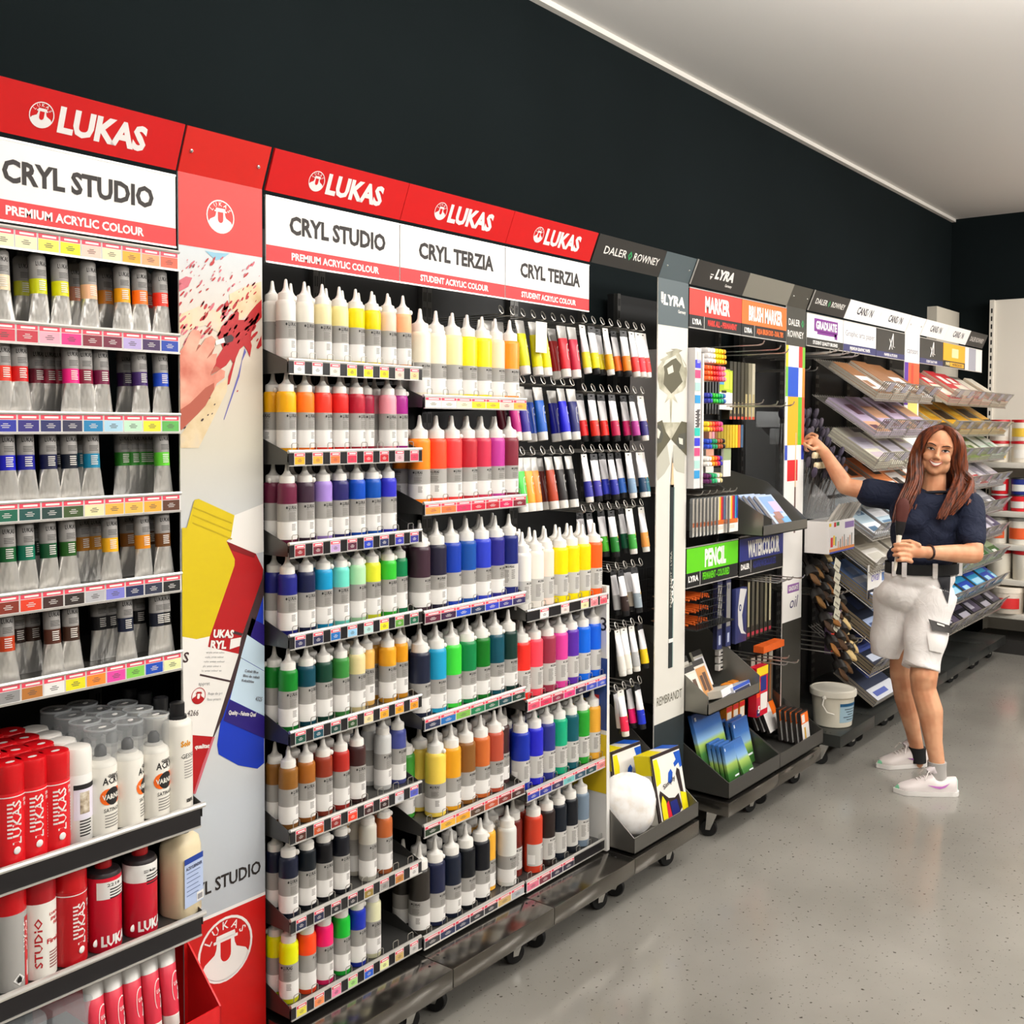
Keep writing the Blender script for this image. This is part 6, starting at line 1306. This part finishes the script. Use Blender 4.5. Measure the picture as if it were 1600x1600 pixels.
# left hand wrapped around the brush handle
lw = J['lw']; pl_ = dep(1426, 862, 4.645)
chain(body, [(lw, .026), (lw.lerp(pl_, .6), .029), (pl_, .027)], .72, PT)
for i_ in range(4):
    y0 = 850 + 8.2 * i_; xk = (1413, 1411, 1412, 1415)[i_]; ln = (1, 1.08, 1, .85)[i_]
    fing([dep(1424, y0 + 3, 4.64), dep(xk, y0, 4.612), dep(xk - 8 * ln, y0 + .5, 4.60), dep(xk - 15 * ln, y0 + 1, 4.612), dep(xk - 15 * ln, y0 + 1, 4.64)], .0100, .0080)
fing([dep(1436, 852, 4.64), dep(1422, 846, 4.66), dep(1410, 846, 4.672), dep(1402, 849, 4.672)], .0115, .0082)
bo = voxel('body', body, .0042, skin, person, 4)
# face: eyes, brows, lips, teeth
fm = MB()
def fl_(m, pts, w0, i, n=6): m.tube(pts, [w0 * (.45 + .55 * sin(pi * (k + .3) / (len(pts) - .4))) for k in range(len(pts))], 6, i)
_hv = BVHTree.FromPolygons([v.co.copy() for v in bo.data.vertices], [tuple(p.vertices) for p in bo.data.polygons])
def F3(x, y, off=.0008):
    o = H(x, y, .30); h_ = _hv.ray_cast(o, -(HM @ Vector((0, 1, 0))))
    return (h_[0] + HM @ Vector((0, off, 0))) if h_[0] else H(x, y, .08)
def blob_(m, outline, i, off):
    c = (sum(p[0] for p in outline) / len(outline), sum(p[1] for p in outline) / len(outline)); n = len(outline)
    vs = [F3(*c, off)] + [F3(c[0] + (p[0] - c[0]) * .55, c[1] + (p[1] - c[1]) * .55, off) for p in outline] + [F3(*p, off * .6) for p in outline]
    m.add(vs, [(0, 1 + k, 1 + (k + 1) % n) for k in range(n)] + [(1 + k, 1 + n + k, 1 + n + (k + 1) % n, 1 + (k + 1) % n) for k in range(n)], i)
EYM = [M('d0c4bc', .35), M('1c1210', .35), M('9c5a44', .6), M('40241a', .7), M('b87458', .6)]
def part_(m, name):
    o = m.build(name, EYM, person); o.matrix_parent_inverse = Matrix.Translation(-person.location); return o
for s in (-1, 1):
    ex, ey = s * .031, .010; fm = MB()
    blob_(fm, [(ex + .0155 * cos(a), ey + .0062 * sin(a) - .0015 * cos(a) ** 2) for a in [2 * pi * k / 14 for k in range(14)]], 0, .0012)
    blob_(fm, [(ex - .001 + .0062 * cos(a), ey + .0006 + .0056 * sin(a)) for a in [2 * pi * k / 12 for k in range(12)]], 1, .0022)
    fl_(fm, [F3(ex + s * .0175 * q, ey + .0058 - .0065 * q * q + .0015 * q, .0014) for q in (-1, -.6, -.2, .2, .6, 1.05)], .0026, 1)
    fl_(fm, [F3(ex + s * .0150 * q, ey - .0068 + .005 * q * q, .0008) for q in (-1, -.5, 0, .5, 1)], .0012, 2)
    part_(fm, 'eye'); fm = MB()
    fl_(fm, [F3(ex + s * (.002 + .021 * q), .0295 + .0055 * (1 - (q - .25) ** 2), .0010) for q in (-1, -.6, -.2, .2, .6, 1)], .0030, 3); part_(fm, 'eyebrow'); fm = MB()
    fl_(fm, [F3(s * .0075 + s * .003 * q, -.0335 + .001 * q * q, .0004) for q in (-1, 0, 1)], .0016, 2); part_(fm, 'nostril'); fm = MB()
    fl_(fm, [F3(s * (.021 + .012 * q), -.030 - .022 * q, .0002) for q in (0, .33, .66, 1)], .0012, 4); part_(fm, 'smile_line')
mo = MB()
Q_ = [-1, -.75, -.5, -.25, 0, .25, .5, .75, 1]
up = [(.0285 * q, -.0490 + .0085 * q * q) for q in Q_]; lo = [(.0285 * q, -.0625 + .0220 * q * q) for q in Q_]
n9 = len(Q_); vs = [F3(*p, .0016) for p in up] + [F3((a[0] + b_[0]) / 2, (a[1] + b_[1]) / 2, .0022) for a, b_ in zip(up, lo)] + [F3(*p, .0016) for p in lo]
mo.add(vs, [(r * n9 + i, r * n9 + i + 1, (r + 1) * n9 + i + 1, (r + 1) * n9 + i) for r in (0, 1) for i in range(n9 - 1)], 0)
fl_(mo, [F3(a, b_ + .001, .0016) for a, b_ in up], .0026, 1); fl_(mo, [F3(a, b_ - .0015, .0018) for a, b_ in lo], .0034, 1)
mo.build('mouth', [M('eee6de', .3), M('a4503e', .45)], person).matrix_parent_inverse = Matrix.Translation(-person.location)
# hair
hm = M('6a2c14', .42, 0, .45); nt, nd, lk, b = nodes(hm); tc = nd.new('ShaderNodeTexCoord'); mp = nd.new('ShaderNodeMapping'); mp.inputs['Scale'].default_value = (70, 70, 7); n1 = nd.new('ShaderNodeTexNoise'); n1.inputs['Scale'].default_value = 1; r1 = nd.new('ShaderNodeValToRGB')
r1.color_ramp.elements[0].color = lin('260d05'); r1.color_ramp.elements[1].color = lin('7c3a1a'); r1.color_ramp.elements[0].position = .32; r1.color_ramp.elements[1].position = .7
lk.new(tc.outputs['Object'], mp.inputs[0]); lk.new(mp.outputs[0], n1.inputs['Vector']); lk.new(n1.outputs[0], r1.inputs[0]); lk.new(r1.outputs[0], b['Base Color'])
hb = MB(); hs = random.Random(5)
ell(hb, H(0, .034, -.030), (.083, .090, .095), HM); ell(hb, H(0, -.03, -.055), (.078, .10, .06), HM)
def strand(pts, r, n=1, jit=.0):
    for _ in range(n):
        o = Vector((hs.uniform(-jit, jit), hs.uniform(-jit, jit), hs.uniform(-jit, jit) * .6)); q = [Vector(p) for p in pts]
        # Catmull-Rom through the points
        P_ = [q[0]] + q + [q[-1]]; out = []
        for i in range(1, len(P_) - 2):
            for k in range(4):
                t = k / 4; a, b1, c, d = P_[i - 1], P_[i], P_[i + 1], P_[i + 2]
                out.append(.5 * ((2 * b1) + (c - a) * t + (2 * a - 5 * b1 + 4 * c - d) * t * t + (3 * b1 - a - 3 * c + d) * t ** 3))
        out.append(q[-1]); N = len(out)
        hb.tube([p + o * min(1, .3 + i / N * 1.5) for i, p in enumerate(out)], [r * (.55 + .45 * min(1, i / 3)) * (1 - .85 * (i / (N - 1)) ** 3) for i in range(N)], 7)
# picture-left fall, in front of the shoulder
strand([H(-.005, .118, .015), H(-.052, .088, .040), H(-.079, .03, .040), H(-.084, -.04, .030), dep(1432, 752, 4.82), dep(1420, 780, 4.79), dep(1410, 805, 4.79)], .010, 44, .020)
strand([H(-.01, .116, -.01), H(-.07, .07, .01), H(-.088, .0, .0), H(-.09, -.06, -.005), dep(1424, 755, 4.86), dep(1410, 785, 4.83), dep(1402, 812, 4.81)], .010, 40, .022)
strand([H(-.06, .05, -.03), H(-.085, -.03, -.03), H(-.085, -.10, -.03), dep(1432, 775, 4.87), dep(1425, 800, 4.83)], .013, 18, .022)
# picture-right fall, behind and over the shoulder
strand([H(.0, .118, .012), H(.050, .092, .034), H(.080, .035, .024), H(.086, -.03, .008), dep(1498, 748, 4.83), dep(1487, 775, 4.78), dep(1470, 808, 4.76)], .010, 44, .020)
strand([H(.01, .116, -.015), H(.074, .07, .0), H(.096, .0, -.012), H(.104, -.07, -.012), dep(1512, 752, 4.86), dep(1503, 775, 4.80), dep(1482, 800, 4.775)], .011, 44, .024)
strand([H(.06, .05, -.04), H(.105, -.03, -.04), H(.112, -.10, -.03), dep(1512, 768, 4.86), dep(1508, 786, 4.81)], .013, 24, .024)
strand([H(.0, .10, -.10), H(.02, -.02, -.115), dep(1480, 770, 4.98), dep(1470, 800, 5.0)], .045, 6, .03)
ho = hb.build('hair', hm, person); ho.matrix_parent_inverse = Matrix.Translation(-person.location)
hb2 = MB(); hb2.tube([H(-.079, .055, .015), H(-.062, .098, .012), H(-.02, .124, .008), H(.025, .124, .008), H(.064, .098, .008), H(.084, .05, .004)], .006, 6); hb2.build('hair_band', M('2a120a', .5), person).matrix_parent_inverse = Matrix.Translation(-person.location)
# t-shirt
navy = M('161c30', .8, 0, .3); nt, nd, lk, b = nodes(navy); bp_ = nd.new('ShaderNodeBump'); bp_.inputs['Strength'].default_value = .5; bp_.inputs['Distance'].default_value = .02; n1 = nd.new('ShaderNodeTexNoise'); n1.inputs['Scale'].default_value = 9; n1.inputs['Distortion'].default_value = 1.2; lk.new(n1.outputs[0], bp_.inputs['Height']); lk.new(bp_.outputs[0], b['Normal'])
sh = MB(); waist = J['waist'] - Z_ * .005
ell(sh, dep(1448, 800, 4.91), (.172, .112, .12), BF); ell(sh, dep(1446, 836, 4.91), (.165, .115, .15), BF); ell(sh, dep(1440, 868, 4.915), (.158, .115, .075), BF)
for s in (-1, 1): ell(sh, dep(1448 + s * 22, 815, 4.85), (.075, .065, .07), BF)
cap_(sh, J['rs'].lerp(J['neck'], .45) - Z_ * .012, .055, J['rs'], .067); cap_(sh, J['ls'].lerp(J['neck'], .45) - Z_ * .01, .055, J['ls'], .070)
rcuff = J['rs'].lerp(J['re'], .50); lcuff = J['ls'].lerp(J['le'], .66)
cap_(sh, J['rs'], .067, rcuff - Z_ * .006, .071); cap_(sh, J['ls'], .070, lcuff, .066)
def cut(m_):
    pass
so = voxel('t_shirt', sh, .006, navy, person, 4, None, lambda c: Vector((.004 * sin(38 * c.z + 25 * c.x), .004 * sin(31 * c.z - 22 * c.y), 0)) * min(1, max(0, (1.38 - c.z) * 5)))
nk = MB(); nk.tube([J['neck'] + Z_ * (-.034 + .012 * sin(a + .2)) + PR * .068 * cos(a) + PT * .062 * sin(a) * -1 * -1 for a in [2 * pi * k / 24 for k in range(25)]], .007, 8); nk.build('neckline', M('10141f', .8), person).matrix_parent_inverse = Matrix.Translation(-person.location)
# shorts
wht = M('ece7e4', .8, 0, .3); nt, nd, lk, b = nodes(wht); bp_ = nd.new('ShaderNodeBump'); bp_.inputs['Strength'].default_value = .35; bp_.inputs['Distance'].default_value = .012; n1 = nd.new('ShaderNodeTexNoise'); n1.inputs['Scale'].default_value = 7; n1.inputs['Distortion'].default_value = 1.5; lk.new(n1.outputs[0], bp_.inputs['Height']); lk.new(bp_.outputs[0], b['Normal'])
st = MB(); ell(st, dep(1437, 902, 4.92), (.166, .118, .075), BF); ell(st, dep(1429, 927, 4.925), (.180, .112, .100), BF)
lhem, rhem = dep(1438, 1046, 4.80), dep(1383, 1024, 5.00)
def leg_(m, a, ra, b_, rb, sq=.9):
    a, b_ = Vector(a), Vector(b_); N = 10; m.tube([a.lerp(b_, i / N) for i in range(N + 1)], [ra + (rb - ra) * i / N for i in range(N + 1)], 24)
leg_(st, dep(1457, 925, 4.885), .106, lhem, .083); leg_(st, dep(1401, 925, 4.965), .102, rhem, .071)
sto = voxel('work_shorts', st, .006, wht, person, 3, None, lambda c: Vector((.005 * sin(30 * c.z + 20 * c.x) * sin(17 * c.x), .005 * sin(33 * c.z - 26 * c.y), 0)))
def belt_ring(z, r, name, mat, h):
    m = MB(); c = dep(1440, z, 4.92); 
    m.grid(lambda u, v: c + PR * r[0] * cos(2 * pi * u) + PT * r[1] * sin(2 * pi * u) + Z_ * h * (v - .5) + PR * .0, 40, 1, 0, True); return m.build(name, mat, person)
bl = belt_ring(886, (.168, .124), 'belt', M('0e0e10', .6), .05); bl.matrix_parent_inverse = Matrix.Translation(-person.location)
lp = MB()
for px, py in ((1391, 884), (1444, 890), (1494, 893), (1402, 886)):
    a = dep(px, py, 4.92); d = a - dep(1440, 886, 4.92); x = max(-.985, min(.985, d.dot(PR) / .168)); p = dep(1440, 886, 4.92) + PR * .171 * x + PT * .128 * math.sqrt(1 - x * x); lp.t = Matrix.Translation(p) @ Matrix.Rotation(math.atan2(PR.y, PR.x), 4, 'Z'); lp.box(-.011, -.002, -.035, .011, .004, .032)
lp.build('belt_loop', wht, person).matrix_parent_inverse = Matrix.Translation(-person.location)
# dark side panel, pocket and pad: shrunk on to the shorts surface
_bv = BVHTree.FromPolygons([v.co.copy() for v in sto.data.vertices], [tuple(p.vertices) for p in sto.data.polygons])
def onto(px, py, off):
    o = Vector((0, 0, 1.65)); d = (dep(px, py, 1) - o).normalized(); h_ = _bv.ray_cast(o, d)
    return (h_[0] + h_[1] * off) if h_[0] else None
def patch(name, poly, mat, off, n=12):
    """quadrilateral of four picture points, draped on the garment; misses fall back to the plane of the others"""
    m = MB(); A, B, C_, D_ = poly
    def f(u, v):
        x = (A[0] * (1 - u) + B[0] * u) * (1 - v) + (D_[0] * (1 - u) + C_[0] * u) * v; y = (A[1] * (1 - u) + B[1] * u) * (1 - v) + (D_[1] * (1 - u) + C_[1] * u) * v
        p = onto(x, y, off)
        k = 0
        while p is None and k < 24: k += 1; p = onto(x - k * .6, y, off)
        return p or dep(x, y, 4.8)
    m.grid(f, n, n, 0); o = m.build(name, mat, person); o.matrix_parent_inverse = Matrix.Translation(-person.location); return o
patch('side_panel', ((1462, 898), (1484, 900), (1483, 925), (1480, 944)), M('25252a', .7), .004)
patch('pocket_flap', ((1448, 990), (1474, 994), (1472, 1020), (1452, 1016)), M('e8e4e0', .7), .008)
patch('pocket_pad', ((1450, 968), (1479, 977), (1482, 990), (1455, 986)), M('33302e', .6), .016)
patch('pocket_label', ((1461, 974), (1471, 977), (1471, 980), (1461, 977)), M('d8d4ce', .6), .020)
patch('hem', ((1415, 1031), (1460, 1054), (1460, 1059), (1412, 1035)), M('c4bcb6', .8), .003)
# bracelet
bm2 = MB(); wv = (J['le'] - lw).normalized(); a1 = wv.cross(Z_).normalized(); a2 = wv.cross(a1)
bm2.tube([lw + wv * .012 + a1 * .0315 * cos(t) + a2 * .0315 * sin(t) for t in [2 * pi * k / 20 for k in range(21)]], .005, 6); bm2.build('bracelet', M('2c1a18', .5), person).matrix_parent_inverse = Matrix.Translation(-person.location)
# socks and shoes
def sock(j, mat):
    m = MB(); m.tube([j + Z_ * .012, j - Z_ * .02, j - Z_ * .06], [.041, .0405, .043], 18); o = m.build('sock', mat, person); o.matrix_parent_inverse = Matrix.Translation(-person.location)
sock(J['ra'] + Z_ * .004, M('0e0e10', .8)); sock(J['la'] - Z_ * .012, M('a8a4a0', .8))
def shoe(heel, toe, darker):  # last argument picks darker upper and trim colours
    heel, toe = Vector((heel.x, heel.y, 0)), Vector((toe.x, toe.y, 0)); d = (toe - heel); L = .275; d.normalize(); s = Z_.cross(d)
    c = (heel + toe) / 2; heel = c - d * L / 2
    wid = lambda t: .034 + .012 * sin(min(1, t / .75) * pi * .62) - (.0 if t < .8 else .040 * ((t - .8) / .2) ** 2)
    hgt = lambda t: .082 - .022 * t * 2 if t < .35 else (.105 - .075 * ((t - .35) / .65) ** .8 if t > .4 else .066 + (t - .35) * .78)
    T = [0, .03, .08, .15, .22, .3, .36, .42, .5, .6, .7, .8, .88, .94, .98, 1]
    up = MB(); n = 16
    for t in T:
        e = min(1, math.sqrt(max(0, t / .06))) if t < .06 else min(1, math.sqrt(max(0.02, (1 - t) / .12)))
        w_ = wid(t) * max(e, .15); h_ = max(.030, hgt(t)) * (1 if t < .95 else .85) * (1 if e > .3 else .8)
        for i in range(n + 1):
            a = pi * i / n; x = cos(a); z = sin(a) ** .7
            up.v.append(heel + d * (t * L) + s * (w_ * (abs(x) ** .8) * (1 if x > 0 else -1)) + Z_ * (.022 + (h_ - .022) * z))
    for j in range(len(T) - 1):
        for i in range(n): up.f.append((j * (n + 1) + i, j * (n + 1) + i + 1, (j + 1) * (n + 1) + i + 1, (j + 1) * (n + 1) + i)); up.m.append(2 if T[j] >= .93 else (1 if T[j] < .03 else 0))
    up.f.append(tuple(range(n + 1))); up.m.append(1); up.f.append(tuple((len(T) - 1) * (n + 1) + i for i in range(n, -1, -1))); up.m.append(2)
    o = up.build('shoe', [M('ddd4d2' if not darker else 'cfc6c2', .6), M('b8e4d4', .5), M('7cc49a', .5)], person); o.matrix_parent_inverse = Matrix.Translation(-person.location)
    so = MB()
    out = [(t, 1) for t in T] + [(t, -1) for t in T[::-1]]
    pts = [heel + d * (t * L * 1.03 - .004) + s * sd * (wid(t) * (max(.2, min(1, math.sqrt(t / .06))) if t < .06 else min(1, math.sqrt(max(.03, (1 - t) / .12)))) + .003) for t, sd in out]
    so.prism([p + Z_ * .001 for p in pts], (0, 0, .020), 0); q = so.build('sole', M('e6e2de', .5), person); q.matrix_parent_inverse = Matrix.Translation(-person.location)
    sw = MB()
    for sd in (1, -1):
        S = lambda t, z: heel + d * t * L + s * sd * (wid(t) * (1 - (z - .03) ** 2 * 60) + .0015) + Z_ * z
        sw.poly([S(.16, .062), S(.24, .042), S(.32, .036), S(.40, .040), S(.52, .052), S(.36, .047), S(.29, .047), S(.24, .052)], 0)
    for k in range(5):
        t = .42 + .055 * k; hh = hgt(t)
        sw.tube([heel + d * t * L + s * .024 + Z_ * (hh * .9), heel + d * (t + .015) * L + Z_ * (hh + .004), heel + d * t * L - s * .024 + Z_ * (hh * .9)], .0028, 5, 1)
    for k in (-1, 1): sw.tube([heel + d * .42 * L + Z_ * .105, heel + d * .5 * L + s * .03 * k + Z_ * .105, heel + d * .56 * L + s * .045 * k + Z_ * .075], .0025, 5, 1)
    sw.tube([heel + d * .30 * L + Z_ * .085, heel + d * .40 * L + Z_ * .115, heel + d * .47 * L + Z_ * .10], [.022, .022, .016], 10, 2)
    q = sw.build('shoe_trim', [M('c878c8' if not darker else '8a4a90', .5), M('e8e0dc', .6), M('d8ced0', .6)], person); q.matrix_parent_inverse = Matrix.Translation(-person.location)
shoe(at(1488, 1241, Z=0), at(1405, 1238, Z=0), False); shoe(at(1446, 1194, Z=0), at(1374, 1199, Z=0), True)
# brush held upright in the left hand
t = thing('held_brush', 'wide brush with white handle and dark bristles held upright by the woman', 'brush', tuple(dep(1398, 892, 4.628)))
b0 = dep(1398, 892, 4.628); ax = dep(1405, 836, 4.628) - b0; ln = ax.length; e3 = ax.normalized(); e1 = PR - e3 * PR.dot(e3); e1.normalize(); e2 = e3.cross(e1); FRM = Matrix((e1, e2, e3)).transposed().to_4x4()
def lm(mb): mb.v = [FRM @ p for p in mb.v]; return mb
lm(MB().lathe([(.006, 0), (.008, .02), (.007, ln * .4), (.010, ln * .8), (.013, ln)], 14, sy=.7)).build('handle', M('e8e0d0', .4), t)
lm(MB().lathe([(.014, ln - .002), (.020, ln + .02), (.024, ln + .06)], 16, sy=.6)).build('ferrule', M('141214', .4), t)
lm(MB().lathe([(.023, ln + .058), (.029, ln + .09), (.030, ln + .13), (.022, ln + .155), (.008, ln + .165)], 16, sy=.55)).build('bristles', M('4a1c14', .8), t)
for p in list(PROTO.values()): hide_proto(p)
